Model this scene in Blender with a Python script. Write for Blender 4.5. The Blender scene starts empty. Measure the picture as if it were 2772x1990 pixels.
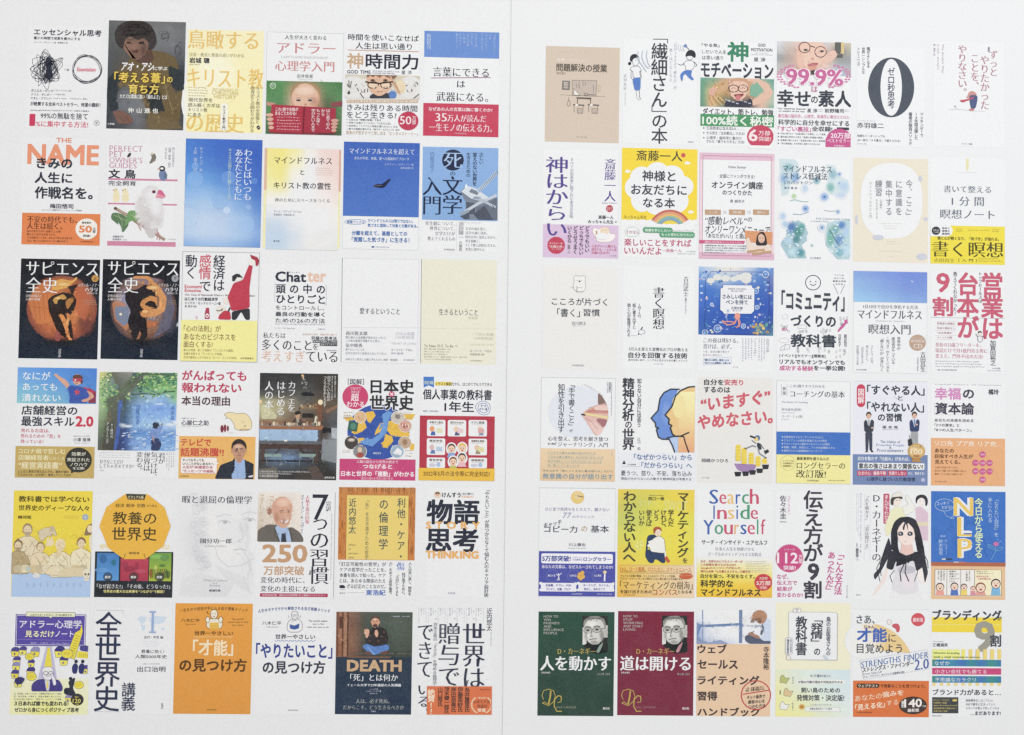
import bpy, math, random
import numpy as np
from mathutils import Vector, Matrix
S=bpy.context.scene
# ---------- camera ----------
PW,PH=2772.0,1990.0            # photograph size, used as the unit of the page layout
MM=0.42/2772                   # metres per layout unit on the paper
FOC=2100.0
DIST=FOC*MM
cp=Vector((-0.027*DIST,-0.026*DIST,DIST))
fw=(-cp).normalized(); roll=0.0
rt=fw.cross(Vector((0,1,0))).normalized(); up=rt.cross(fw)
cam=bpy.data.cameras.new('camera'); co=bpy.data.objects.new('camera',cam); S.collection.objects.link(co)
co.matrix_world=Matrix(((rt.x,up.x,-fw.x,cp.x),(rt.y,up.y,-fw.y,cp.y),(rt.z,up.z,-fw.z,cp.z),(0,0,0,1)))
cam.sensor_width=36; cam.lens=36*FOC/PW; cam.clip_start=.01; cam.clip_end=20
S.camera=co
# ---------- light ----------
W=bpy.data.worlds.new('World'); S.world=W; W.use_nodes=True
W.node_tree.nodes['Background'].inputs[0].default_value=(1,.98,.965,1)
W.node_tree.nodes['Background'].inputs[1].default_value=.595
def area(name,loc,size,power,col):
    l=bpy.data.lights.new(name,'AREA'); l.size=size; l.energy=power; l.color=col
    o=bpy.data.objects.new(name,l); S.collection.objects.link(o); o.location=loc
    o.rotation_euler=(-Vector(loc)).to_track_quat('-Z','Y').to_euler(); return o
area('ceiling_lamp',(.27,.38,.90),.5,4.9,(.965,.99,1)); area('warm_room_lamp',(-.75,.25,.7),.3,.42,(1,.80,.55))
S.view_settings.view_transform='Standard'; S.view_settings.look='None'; S.view_settings.gamma=1; S.view_settings.exposure=0
S.cycles.transparent_max_bounces=16; S.cycles.max_bounces=4; S.cycles.filter_width=1.45
# ---------- materials ----------
def lin(v): return v/12.92 if v<=.04045 else ((v+.055)/1.055)**2.4
PAPER='ecedef'
def hexc(h,a=1.0):
    if len(h)==3: h=''.join(c*2 for c in h)
    r,g,b=[int(h[i:i+2],16) for i in (0,2,4)]
    if min(r,g,b)>=0xee and max(r,g,b)-min(r,g,b)<6: r,g,b=0xee,0xef,0xf1
    r,g,b=[lin(q/255)*.985 for q in (r,g,b)]; y=.25*r+.65*g+.1*b; k=.07
    return (r+(y-r)*k,g+(y-g)*k,b+(y-b)*k,a)
def ink_material(name,soft):
    m=bpy.data.materials.new(name); m.use_nodes=True; nt=m.node_tree; N=nt.nodes; Lk=nt.links; bs=N['Principled BSDF']
    at=N.new('ShaderNodeAttribute'); at.attribute_name='ink'
    tc=N.new('ShaderNodeTexCoord'); no=N.new('ShaderNodeTexNoise'); no.inputs['Scale'].default_value=1900; no.inputs['Detail'].default_value=2
    n2=N.new('ShaderNodeTexNoise'); n2.inputs['Scale'].default_value=130; n2.inputs['Detail'].default_value=3
    Lk.new(tc.outputs['Object'],no.inputs['Vector']); Lk.new(tc.outputs['Object'],n2.inputs['Vector'])
    # ink coverage: paper tooth lets a little of the white show through
    mr=N.new('ShaderNodeMapRange'); mr.inputs[1].default_value=.3; mr.inputs[2].default_value=.7; mr.inputs[3].default_value=-.012; mr.inputs[4].default_value=.02
    Lk.new(no.outputs[0],mr.inputs[0])
    mr2=N.new('ShaderNodeMapRange'); mr2.inputs[1].default_value=.3; mr2.inputs[2].default_value=.7; mr2.inputs[3].default_value=-.004; mr2.inputs[4].default_value=.012
    Lk.new(n2.outputs[0],mr2.inputs[0])
    ad=N.new('ShaderNodeMath'); Lk.new(mr.outputs[0],ad.inputs[0]); Lk.new(mr2.outputs[0],ad.inputs[1])
    mx=N.new('ShaderNodeMix'); mx.data_type='RGBA'; mx.clamp_factor=False
    Lk.new(ad.outputs[0],mx.inputs[0]); Lk.new(at.outputs['Color'],mx.inputs[6]); mx.inputs[7].default_value=(.84,.85,.87,1)
    m3=N.new('ShaderNodeMapRange'); m3.inputs[1].default_value=.3; m3.inputs[2].default_value=.7; m3.inputs[3].default_value=.955; m3.inputs[4].default_value=1.04; Lk.new(no.outputs[0],m3.inputs[0])
    vm=N.new('ShaderNodeVectorMath'); vm.operation='SCALE'; Lk.new(mx.outputs[2],vm.inputs[0]); Lk.new(m3.outputs[0],vm.inputs['Scale'])
    Lk.new(vm.outputs[0],bs.inputs['Base Color']); bs.inputs['Roughness'].default_value=.62; bs.inputs['Specular IOR Level'].default_value=.12
    if soft: Lk.new(at.outputs['Alpha'],bs.inputs['Alpha'])
    return m
MI=ink_material('printed_ink',False)
def paper_material():
    m=bpy.data.materials.new('copy_paper'); m.use_nodes=True; nt=m.node_tree; N=nt.nodes; Lk=nt.links; bs=N['Principled BSDF']
    tc=N.new('ShaderNodeTexCoord'); no=N.new('ShaderNodeTexNoise'); no.inputs['Scale'].default_value=1700; no.inputs['Detail'].default_value=3
    Lk.new(tc.outputs['Object'],no.inputs['Vector']); cr=N.new('ShaderNodeValToRGB'); e=cr.color_ramp.elements
    c=hexc('ecedef'); e[0].position=.3; e[0].color=(c[0]*.955,c[1]*.955,c[2]*.955,1); e[1].position=.7; e[1].color=(c[0]*1.035,c[1]*1.035,c[2]*1.035,1)
    Lk.new(no.outputs[0],cr.inputs[0]); Lk.new(cr.outputs[0],bs.inputs['Base Color'])
    n2=N.new('ShaderNodeTexNoise'); n2.inputs['Scale'].default_value=900; n2.inputs['Detail'].default_value=4; Lk.new(tc.outputs['Object'],n2.inputs['Vector'])
    bp=N.new('ShaderNodeBump'); bp.inputs['Strength'].default_value=.18; bp.inputs['Distance'].default_value=.0003; Lk.new(n2.outputs[0],bp.inputs['Height']); Lk.new(bp.outputs[0],bs.inputs['Normal'])
    bs.inputs['Roughness'].default_value=.8; bs.inputs['Specular IOR Level'].default_value=.15
    return m
MP=paper_material()
# ---------- layout units -> metres on the table ----------
def p2w(p,z0=0.0):
    p=np.asarray(p,dtype=float); dx=(p[:,0]-PW/2)/FOC; dy=-(p[:,1]-PH/2)/FOC
    d=np.outer(dx,rt)+np.outer(dy,up)+np.array(fw)[None,:]
    t=(z0-cp.z)/d[:,2]
    return np.array(cp)[None,:2]+d[:,:2]*t[:,None]
def slopes(u,v):
    return ((.026-.0118*v/1000) if u<1370 else (.028-.0122*v/1000)), ((-.031+.0000165*u) if u<1370 else (-.012+.0000112*(u-1475)))
# ---------- description of the print ----------
COV=[]; cur=None; OX=OY=0; SC=1.0; K='2f3342'; K2='424752'
TH=.00009
def C(x,y,w):
    global OX,OY,SC
    OX,OY,SC=x,y,w/2268.0
def U(x,y): return (OX+x*SC,OY+y*SC)
def add(name,pts,tris,cols,soft=False,deferred=None):
    cur['prims'].append(dict(name=name,p=np.array(pts,float) if pts is not None else None,t=tris,c=cols,soft=soft,d=deferred))
def B(label,x,y,w,h,c,c2=None,line=None):
    global cur
    global CLR
    CLR=None; cur=dict(label=label,prims=[],rect=(x,y,w,h)); COV.append(cur)
    R(x,y,w,h,c,'_base',c2)
    if line: L([loc(x,y,0,0),loc(x,y,w,0),loc(x,y,w,h),loc(x,y,0,h),loc(x,y,0,0)],3,line,'outline')
def loc(x,y,dx,dy):
    u,v=U(x,y); a,b=slopes(u,v); return (x+dx+b*dy,y+dy+a*dx)
def R(x,y,w,h,c,n='block',c2=None,a=1):
    q=[loc(x,y,0,0),loc(x,y,w,0),loc(x,y,w,h),loc(x,y,0,h)]
    k=hexc(c,a); k2=hexc(c2,a) if c2 else k
    add(n,[U(*p) for p in q],[(0,3,2,1)],[k,k,k2,k2],a<1)
def P(pts,c,n='drawing',ol=None,a=1):
    k=hexc(c,a); pts=[p for p in pts]
    if n in SMOOTH and 4<len(pts)<40 and not getattr(P,'raw',0):
        for lim in (11,5):
            o=[]
            for i in range(len(pts)):
                a_,b_=pts[i],pts[(i+1)%len(pts)]; f=min(.25,lim/(math.hypot(b_[0]-a_[0],b_[1]-a_[1])+1e-6))
                o+=[(a_[0]+(b_[0]-a_[0])*f,a_[1]+(b_[1]-a_[1])*f),(b_[0]+(a_[0]-b_[0])*f,b_[1]+(a_[1]-b_[1])*f)]
            pts=o
    pts=clip(pts)
    if len(pts)<3: return
    add(n,[U(*p) for p in pts],[tuple(range(len(pts)))],[k]*len(pts),a<1)
    if ol: L(list(pts)+[pts[0]],3,ol,n)
SMOOTH=set('bird man child figure hand face hair leaf creature woman girl youth person octopus arm blouse kimono shirt jacket tree barista cape cloud elephant food house profile skirt trousers woman cartoon bear building_ sofa drawing globe sleeve dress tongue boy diner skull eraser'.split())
CLR=None
def CL(x=None,y=0,w=0,h=0):
    global CLR
    CLR=None if x is None else (x,y,w,h)
def clip(pts):
    x,y,w,h=CLR or cur['rect']
    q=[loc(x,y,0,0),loc(x,y,w,0),loc(x,y,w,h),loc(x,y,0,h)]
    for i in range(4):
        a,b=q[i],q[(i+1)%4]; out=[]
        f=lambda p:(b[0]-a[0])*(p[1]-a[1])-(b[1]-a[1])*(p[0]-a[0])
        if all(f(p)>=0 for p in pts): continue
        for j in range(len(pts)):
            p,r=pts[j],pts[(j+1)%len(pts)]; fp,fr=f(p),f(r)
            if fp>=0: out.append(p)
            if (fp>=0)!=(fr>=0): t=fp/(fp-fr); out.append((p[0]+(r[0]-p[0])*t,p[1]+(r[1]-p[1])*t))
        pts=out
        if len(pts)<3: return []
    return pts
def TEX(x,y,w,h,n,s,k=.16,nm='photo'):
    r=random.Random(int(x+y*3+n))
    for i in range(n):
        cx,cy=x+r.uniform(s,w-s),y+r.uniform(s,h-s); sx,sy=s*r.uniform(.4,1.2),s*r.uniform(.3,.9); t0=r.uniform(0,3.14); f=k*r.uniform(.6,1.3)*r.choice([-1.5,-1.2,1.6,2.2]); c=(f,f,f,.5); z=(0.0,0.0,0.0,.5)
        p=[U(cx,cy)]+[U(cx+sx*math.cos(a)*math.cos(t0)-sy*math.sin(a)*math.sin(t0),cy+sx*math.cos(a)*math.sin(t0)+sy*math.sin(a)*math.cos(t0)) for a in [q*6.2832/6 for q in range(6)]]
        add(nm,p,[(0,1+q,1+(q+1)%6) for q in range(6)],[c]+[z]*6,True)
GRP=P
def E(cx,cy,rx,ry,c,n='drawing',a=1):
    m=10 if max(rx,ry)<15 else 20 if max(rx,ry)<80 else 40
    P([(cx+rx*math.cos(i*6.28318/m),cy+ry*math.sin(i*6.28318/m)) for i in range(m)],c,n,a=a)
def RGB(cx,cy,rx,ry,cs,n='drawing'):
    m=36; pts=[U(cx,cy)]; cols=[hexc(cs[0])]; tr=[]; rings=[.35,.7,1.0]; q=[cs[0],cs[1],cs[2]]
    for k,f in enumerate(rings):
        for i in range(m): pts.append(U(cx+rx*f*math.cos(i*6.28318/m),cy+ry*f*math.sin(i*6.28318/m))); cols.append(hexc(q[k]))
    for i in range(m):
        j=(i+1)%m; tr.append((0,1+i,1+j))
        for k in range(2): tr.append((1+k*m+i,1+(k+1)*m+i,1+(k+1)*m+j,1+k*m+j))
    add(n,pts,tr,cols)
def S_(cx,cy,rx,ry,c,n='drawing'):
    m=24; pts=[U(cx,cy)]; cols=[hexc(c,.95)]; tr=[]
    for f,a in ((.45,.8),(.75,.35),(1,0.0)):
        for i in range(m): pts.append(U(cx+rx*f*math.cos(i*6.28318/m),cy+ry*f*math.sin(i*6.28318/m))); cols.append(hexc(c,a))
    for i in range(m):
        j=(i+1)%m; tr.append((0,1+i,1+j))
        for k in range(2): tr.append((1+k*m+i,1+(k+1)*m+i,1+(k+1)*m+j,1+k*m+j))
    add(n,pts,tr,cols,True)
def L(pts,w,c,n='drawing'):
    k=hexc(c); V_=[];T_=[]; q=[np.array(p,float) for p in pts]; cl=len(q)>2 and np.allclose(q[0],q[-1])
    for i,p in enumerate(q):
        a=q[i-1] if i>0 else (q[-2] if cl else None); b=q[i+1] if i<len(q)-1 else (q[1] if cl else None)
        d1=(p-a) if a is not None else (b-p); d2=(b-p) if b is not None else (p-a)
        d1=d1/(np.hypot(*d1)+1e-9); d2=d2/(np.hypot(*d2)+1e-9); t=d1+d2; l=np.hypot(*t)
        if l<.3: t=d1; l=1
        t=t/l; nn=np.array([-t[1],t[0]]); s=w/2/max(.45,abs(float(np.dot(nn,np.array([-d1[1],d1[0]])))))
        V_+= [U(*(p+nn*s)),U(*(p-nn*s))]
    for i in range(len(q)-1): T_.append((2*i,2*i+1,2*i+3,2*i+2))
    add(n,V_,T_,[k]*len(V_))
def EL(cx,cy,rx,ry,w,c,n='drawing'):
    m=28; L([(cx+rx*math.cos(i*6.28318530/m),cy+ry*math.sin(i*6.28318530/m)) for i in range(m)]+[(cx+rx,cy)],w,c,n)
def RING(cx,cy,rx,ry,c,w,seed):
    r=random.Random(seed*7+int(cx)); ph=[r.uniform(0,6.28) for _ in range(3)]; am=.05 if seed else 0; m=40
    f=lambda t:1+am*(math.sin(2*t+ph[0])+.7*math.sin(3*t+ph[1])+.4*math.sin(5*t+ph[2]))
    p=[(cx+rx*f(i*6.2831853/m)*math.cos(i*6.2831853/m),cy+ry*f(i*6.2831853/m)*math.sin(i*6.2831853/m)) for i in range(m)]
    L(p+[p[0]],w,c,'ring' if w>3 else 'drawing')
def SCR(cx,cy,rx,ry,c,w,n):
    r=random.Random(int(cx+cy)); P_=[]
    for i in range(n+3):
        t=i*2.4+r.uniform(-.5,.5); f=r.uniform(.45,1); P_.append(np.array((cx+rx*f*math.cos(t),cy+ry*f*math.sin(t))))
    o=[]
    for i in range(1,n+1):
        for k in range(6):
            t=k/6; a,b,c_,d=P_[i-1],P_[i],P_[i+1],P_[min(i+2,n+2)]
            o.append(tuple(.5*((2*b)+(-a+c_)*t+(2*a-5*b+4*c_-d)*t*t+(-a+3*b-3*c_+d)*t**3)))
    L(o,w,c,'scribble')
def STAR(cx,cy,rx,ry,n,c,nm): P([(cx+rx*(1 if i%2 else .93)*math.cos(i*math.pi/n),cy+ry*(1 if i%2 else .93)*math.sin(i*math.pi/n)) for i in range(2*n)],c,nm)
def RR(x,y,w,h,r,c,n='label',ol=None):
    p=[]
    for cx,cy,a0 in ((w-r,r,-90),(w-r,h-r,0),(r,h-r,90),(r,r,180)):
        for k in range(5): t=math.radians(a0+k*22.5); p.append(loc(x,y,cx+r*math.cos(t),cy+r*math.sin(t)))
    P(p,c,n,ol)
def WAVY(x,y,w,h,c,lw): L([loc(x,y,w*i/40,h*(i%4 in(1,2))) for i in range(41)],lw,c)
def LAUREL(cx,cy,rx,ry,c):
    for s in (-1,1):
        for i in range(11):
            t=math.radians(-50+i*11); x=cx+s*rx*math.cos(t); y=cy+ry*math.sin(t)
            for q in (-1,1): E(x+q*rx*.045,y,rx*.035+2,ry*.07,c,'laurel')
def H(x,y,w,h,n,c):
    r=random.Random(int(x*3+y)); rh=h/n
    for i in range(n):
        px=0; we=w*r.uniform(.82,1) if n>1 else w
        while px<we-2:
            ww=min(r.uniform(.35,.8)*rh,we-px); yy=y+i*rh+r.uniform(.12,.3)*rh
            q=[loc(x,y,px,yy-y),loc(x,y,px+ww,yy-y),loc(x,y,px+ww,yy-y+rh*r.uniform(.12,.4)),loc(x,y,px,yy-y+rh*.3)]
            k=hexc(c); add('small_print',[U(*p) for p in q],[(0,3,2,1)],[k]*4); px+=ww+r.uniform(.12,.4)*rh
def HV(x,y,w,h,n,c):
    r=random.Random(int(x*3+y)); rw=w/n
    for i in range(n):
        py=0; he=h*r.uniform(.7,1) if n>1 else h
        while py<he-2:
            hh=min(r.uniform(.3,.6)*rw,he-py); k=hexc(c)
            q=[loc(x,y,i*rw+.15*rw,py),loc(x,y,i*rw+rw*r.uniform(.5,.75),py),loc(x,y,i*rw+.65*rw,py+hh),loc(x,y,i*rw+.2*rw,py+hh)]
            add('small_print',[U(*p) for p in q],[(0,3,2,1)],[k]*4); py+=hh+r.uniform(.15,.45)*rw
def GR(x,y,w,h,rows,n='photo'):
    g=[[hexc(c) for c in r.split()] for r in rows]; nr,nc=len(g),len(g[0]); G=np.array(g); f=3
    R_,C_=(nr-1)*f+1,(nc-1)*f+1; pts=[];cols=[];tr=[]
    sm=lambda t:t*t*(3-2*t)
    for i in range(R_):
        a=min(i//f,nr-2); s=sm((i-a*f)/f)
        for j in range(C_):
            b=min(j//f,nc-2); t=sm((j-b*f)/f)
            cc=(G[a,b]*(1-t)+G[a,b+1]*t)*(1-s)+(G[a+1,b]*(1-t)+G[a+1,b+1]*t)*s
            pts.append(U(*loc(x,y,w*j/(C_-1),h*i/(R_-1)))); cols.append(tuple(cc))
    for i in range(R_-1):
        for j in range(C_-1): k=i*C_+j; tr.append((k,k+C_,k+C_+1,k+1))
    add(n,pts,tr,cols)
def GRN(x,y,w,h,c,n,s):
    r=random.Random(int(x+y))
    for i in range(n):
        a,b=x+r.uniform(0,w),y+r.uniform(0,h); L([(a,b),(a+r.uniform(-s,s)*1.6,b+r.uniform(-s,s)*2)],3,r.choice([c,'3f7a48','88b47c','4c8a54']),'grass_print')
def FACE(cx,cy,rx,ry,skin,hair,g=0,short=0,b=None):
    E(cx,cy-ry*.35,rx*1.12,ry*.85,hair,'hair'); E(cx-rx,cy+ry*.05,rx*.16,ry*.2,skin,'face'); E(cx+rx,cy+ry*.05,rx*.16,ry*.2,skin,'face')
    P([(cx+rx*math.cos(t*.3142)*(1 if math.sin(t*.3142)<.3 else .93),cy+ry*(math.sin(t*.3142) if math.sin(t*.3142)>0 else .72*math.sin(t*.3142))) for t in range(20)],skin,'face')
    S_(cx-rx*.1,cy-ry*.4,rx*.6,ry*.25,'e4c0a8','face')
    for s in (-1,1):
        L([(cx+s*rx*.2,cy-ry*.2),(cx+s*rx*.62,cy-ry*.22)],ry*.06,hair,'face'); E(cx+s*rx*.4,cy-ry*.05,rx*.14,ry*.05,'3a2e2c','face')
        if g: EL(cx+s*rx*.42,cy-ry*.02,rx*.34,ry*.17,3,'8a7a70','glasses')
    L([(cx,cy),(cx-rx*.08,cy+ry*.28),(cx+rx*.12,cy+ry*.3)],ry*.05,'9c6c58','face'); L([(cx-rx*.3,cy+ry*.52),(cx+rx*.3,cy+ry*.52)],ry*.07,'8a5048','face')
    if b: E(cx,cy+ry*.62,rx*.55,ry*.28,b,'beard'); E(cx,cy+ry*.5,rx*.22,ry*.05,'a06058','beard')
KN={'t':'title','s':'subtitle','a':'author_name','c':'small_print'}
def T(k,s,x,y,w,h,c,b=0,sk=0,ro=0,y2=0,g=None,vert=0):
    if vert: return V(k,s,x,y,w,h,c,b)
    if g: add(KN[k],None,None,hexc(g),False,dict(s=s,x=x,y=y,w=w,h=h,b='g',m='h',sk=sk,ro=ro,g=3))
    add(KN[k],None,None,hexc(c),False,dict(s=s,x=x,y=y+y2,w=w,h=h,b=b,m='h',sk=sk,ro=ro,g=0))
def V(k,s,x,y,w,h,c,b=0,sl=0):
    m='v' if (max(map(ord,s))>0x2fff or len(s)<3) else 'r'
    if len(s)==1: m='h'
    add(KN[k],None,None,hexc(c),False,dict(s=s,x=x,y=y,w=w,h=h,b=b,m=m,sk=0,ro=0,g=0,sl=sl))
def ARC(k,s,x,y,w,h,sag,c,b=0,up=1):
    n=len(s)
    for i,ch in enumerate(s):
        t=(i+.5)/n*2-1; yy=y+(sag*t*t if up==1 else 105*((t+1)/2)**1.5)
        add(KN[k],None,None,hexc(c),False,dict(s=ch,x=x+w*i/n,y=yy,w=w/n*.92,h=h,b=b,m='e',sk=0,ro=0,g=0))

_add=add
def add(name,pts,tris,cols,soft=False,deferred=None):
    if deferred is not None: deferred['O']=(OX,OY); deferred['SC']=SC
    _add(name,pts,tris,cols,soft,deferred)
    if name=='_base': cur['u']=float(pts[0][0])
C(60,40,660)
B('white cover of a black scribble tangle with an arrow to a loose ring of loops',58,95,690,960,'f3f3f6')
T('t','エッセンシャル思考',110,128,630,62,K,2);T('s','最少の時間で成果を最大にする',110,202,430,28,K,1);T('a','グレッグ・マキューン 著  高橋璃子 訳',110,248,315,15,'778')
SCR(235,505,170,195,K,3.5,46);P([(225,400),(250,395),(275,420),(268,500),(285,560),(262,610),(235,600),(215,560),(228,500),(215,450)],'2b3040');SCR(245,505,80,150,K,4,20)
for i in range(5): RING(605,508,138-i*4,130-i*3,K,3.5,i)
T('c','→',392,500,50,26,K);T('s','Essentialism',515,492,172,34,'d8506a',1)
T('a','ダニエル・ピンク',84,692,205,26,K,1);T('c','（「モチベーション3.0」著者）',295,698,165,14,'889')
T('a','クリス・ギレボー',84,729,192,24,K,1);T('c','（「1万円起業」著者）',290,734,110,14,'889')
T('a','アダム・グラント',80,764,188,24,K,1);T('c','（「GIVE & TAKE」「ORIGINALS」著者）',272,770,335,14,'889')
T('s','が絶賛する全米ベストセラー、待望の翻訳！',78,808,650,38,K,2)
T('c','apple,google,facebook,Twitterのアドバイザーを務める著者の',76,878,550,18,'667',1)
T('t','99%の無駄を捨て',172,908,440,60,K,1);T('t','1',70,922,54,112,'c83a5c',1);T('t','%に集中する方法!',130,985,485,58,'d04768',1)
E(693,1007,27,27,'889');E(693,1007,23,23,'f3f3f6');T('c','Ψ',680,992,26,28,'778',1)
B('dark grey cover of a grinning messy-haired youth in a tan jacket behind yellow titles',808,52,716,1006,'5d5f62')
GR(808,52,716,1006,['66686a 6a6a6a 6d6d6e 707172 6f7071 6c6d6e','5d5f60 626364 666767 77787a 77787b 707274','55585b 5c5d5e 646566 707174 72747a 6a6c70','525558 575655 66605a 6e6e6c 5f6265 585b5f','4d5156 5b5347 6a5c44 62584a 44494f 3c4249','494c51 565352 66625e 6a6257 474a4e 33393f','484c52 63656a 7a7c80 63604f 55503f 3c3f42','42474d 70737a 7b7e84 6a624f 5c5340 47464a','363b42 5a5c62 6f7177 50483a 5b513c 4b4c50','3c4046 474a50 66686e 5d523d 52493a 4c4d52'])
TEX(815,60,700,990,50,70,.07)
P([(850,560),(1010,410),(1180,330),(1330,350),(1430,400),(1500,640),(1460,1040),(1200,1060),(1130,800),(980,640),(880,700)],'6b5a3c')
P([(800,600),(870,520),(930,560),(880,760),(900,880),(820,900),(785,760)],'2f373c');P([(1360,480),(1490,520),(1510,700),(1430,720),(1370,620)],'2f373b')
P([(1130,700),(1250,620),(1330,900),(1200,900)],'2c3134');P([(1150,960),(1380,950),(1500,1060),(1180,1070)],'6f5f43');L([(1330,650),(1360,760),(1400,900)],10,'8a7850')
P([(840,900),(930,890),(1010,940),(1040,1000),(990,1020),(890,1010)],'7a5a50');L([(900,950),(960,1000)],4,'4a3531');L([(950,940),(1010,1000)],4,'4a3531')
P([(1060,420),(1140,330),(1200,300),(1230,420),(1160,470),(1060,440)],'5d463d')
P([(930,230),(950,330),(1010,400),(1080,425),(1150,370),(1200,250),(1180,150),(1000,160)],'7b5d50');P([(1000,260),(1030,420),(1080,425),(1010,400),(950,330),(930,240)],'8a6a5b')
P([(870,250),(860,170),(890,110),(950,70),(1040,52),(1130,60),(1200,100),(1240,170),(1255,260),(1220,320),(1170,330),(1180,260),(1130,215),(1080,240),(1000,200),(960,230),(940,320),(900,300)],'3a3433')
SCR(1060,150,180,95,'2a2626',3,34);SCR(1330,190,70,60,'55585c',3,12);SCR(1450,330,50,90,'5a5d60',3,8)
P([(965,262),(1000,252),(1030,268),(1000,280)],'2c2422');P([(1085,258),(1130,248),(1140,268),(1095,276)],'2c2422');P([(1010,325),(1090,322),(1070,358),(1030,350)],'4f2f2c');L([(1040,290),(1022,312)],4,'5f463d')
TEX(850,430,640,600,90,34,.2);TEX(880,60,340,130,40,22,.14);S_(1040,300,60,50,'8e6c5c');S_(1130,330,30,60,'5d463d')
T('t','アオ・アシ',920,440,300,80,'f2f2ee',3,sk=.18);T('t','に学ぶ',1222,482,132,36,'e8e8e4',2)
T('t','「考える葦」',862,532,470,100,'e8c94e',2,g='5a4a20');T('t','の',1350,580,52,52,'e8c94e',2);T('t','育ち方',992,645,285,92,'ecd060',2,g='5a4a20')
T('s','カオスな環境に強い「頭のよさ」とは',912,738,440,44,'e6e6e2',2);T('a','仲 山 進 也',988,866,280,48,'e8e8e4',2);T('c','小学館',795,1006,66,20,'ddd',2)
B('pale yellow cover with huge yellow title characters in three lines',1545,135,705,950,'f6efc4',c2='f9f1b4')
S_(1800,560,250,300,'f9f6dc');S_(1600,800,120,240,'f9f6dc')
T('t','鳥瞰する',1545,142,655,170,'ecc46c','m');T('t','キリスト教',1540,490,705,185,'eac368','m');T('t','の歴史',1530,915,535,172,'ebc66a','m')
T('s','宗派・教派と教義の違いがわかる',1558,352,505,36,'a0946a','m');T('a','岩城 聰',1557,398,188,52,K,3);T('c','Iwaki Akira',1557,456,95,12,'887')
H(1548,668,195,100,4,'bfb48c');T('s','Introduction in',1772,676,235,28,'d9cb8e','m');T('s','CHRISTIAN',1765,706,245,36,'d4c482','m');T('s','HISTORY',1788,746,205,34,'d4c482','m')
T('s','現代世界を',1547,772,226,40,'77735f',1);T('s','読み解くカギは',1545,820,296,40,'77735f',1);T('s','キリスト教',1545,866,178,36,'77735f',1);T('s','にある',1545,912,120,36,'77735f',1)
V('c','キリスト教の全体像と',2178,670,38,345,'8f8a6c','m');V('c','世界史との関わりがわかる',2128,665,38,430,'8f8a6c','m')
RR(1848,822,70,260,34,'f6f4e6','label');V('s','キリスト教史入門',1868,845,28,225,K,1);E(2198,1050,18,20,K);L([(2184,1062),(2214,1040)],4,'f4eec0')
C(700,60,680)
B('cover of a child peeking over a large red book on green grass below thin pink characters',78,88,690,920,'f1f1f3',line='c9cbd0')
GR(73,528,684,480,['4f8650 5b925c 8a8a68 7e8a60 5b8a5a 4e7c52','558a55 5a8f5a c9a284 c4997e 62885c 558555','5d9060 5a8a5a e0b79d d9ae95 5b6a4a 5a8a5a','568a55 5c7a52 d8a98f c99a82 50584a 5f8558','4a7a4c 905a50 a06a60 8a5a50 70504a 557a50','3f7048 843a42 8a3a44 8a3a44 603a40 3f6a44'],n='photo')
GRN(73,528,684,200,'6fa36a',160,6);GRN(73,720,50,270,'6fa36a',25,6);GRN(690,720,60,200,'5d8a58',25,6)
P([(300,740),(290,640),(310,570),(370,545),(480,545),(545,580),(565,660),(555,760)],'a88a66','hair');E(425,690,130,130,'c99f84');E(420,680,118,125,'dfb8a0');S_(420,620,110,50,'ead0bc');S_(500,720,50,60,'c0907a')
for q in (362,466): E(q,706,24,11,'f0e0d8');E(q,707,22,9,'5b4a48');E(q,708,8,8,'2c2a33');L([(q-24,690),(q,684),(q+24,690)],4,'a88068')
E(425,745,14,10,'c08a74');P([(75,720),(160,735),(110,760),(75,750)],'c99080');P([(755,710),(650,730),(660,770),(757,760)],'8a4a50')
P([(120,745),(405,762),(425,995),(400,1005),(95,995)],'b03448','book');P([(410,762),(700,780),(692,1005),(400,1000)],'a83246','book');L([(414,765),(402,1003)],14,'7a2434','book')
for i in range(4): E(100+i*5,840+i*38,34-i*3,16,'dcae9c','hand');E(690-i*3,890+i*30,36-i*4,15,'d2a090','hand')
T('s','人生が大きく変わる',238,115,375,40,K,'m');T('t','アドラー',168,185,528,92,'cc8484','m');T('t','心理学入門',150,345,535,94,'cc8484','m')
T('c','A GUIDE TO ALFRED ADLER\'S PSYCHOLOGY',202,303,425,20,'bbb');T('a','岩井俊憲',346,470,146,32,K,'m');T('c','Toshinori Iwai',350,508,135,12,'bbb')
T('s','これ1冊で全貌が',155,770,205,34,'f0dfe0',2);T('s','まるごとわかる!',152,806,190,34,'f0dfe0',2);H(168,850,220,135,5,'d9a0a8')
V('s','はじめての人',612,785,36,185,'f0e0e2',1);V('s','から',566,785,36,66,'f0e0e2',1);V('s','もっと深く',522,785,36,150,'f0e0e2',1);V('s','学びたい人まで',478,785,36,208,'f0e0e2',1)
E(130,575,28,28,'cfe0cc');E(130,575,22,22,'5c8f5c');T('c','Ψ',116,560,28,30,'cfe0cc',1)
B('cover of a boy lowering black glasses before clock faces under a tan and black title',790,100,665,915,'f2f2f4')
T('s','時間を使いこなせば',808,105,640,58,K,1);T('s','人生は思い通り',875,182,510,60,K,1);R(805,248,640,8,'c8a890')
T('t','神',798,278,148,140,'c9a986',2);T('t','時間力',968,282,475,138,K,2);T('s','GOD TIME',798,432,215,32,K,2)
T('c','LIFE IS WHAT YOU WANT IT TO BE',1030,436,240,14,'667',1);T('c','IF YOU USE YOUR TIME WELL.',1030,454,205,14,'667',1);T('a','星 渉',1290,436,94,36,K,1)
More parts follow.
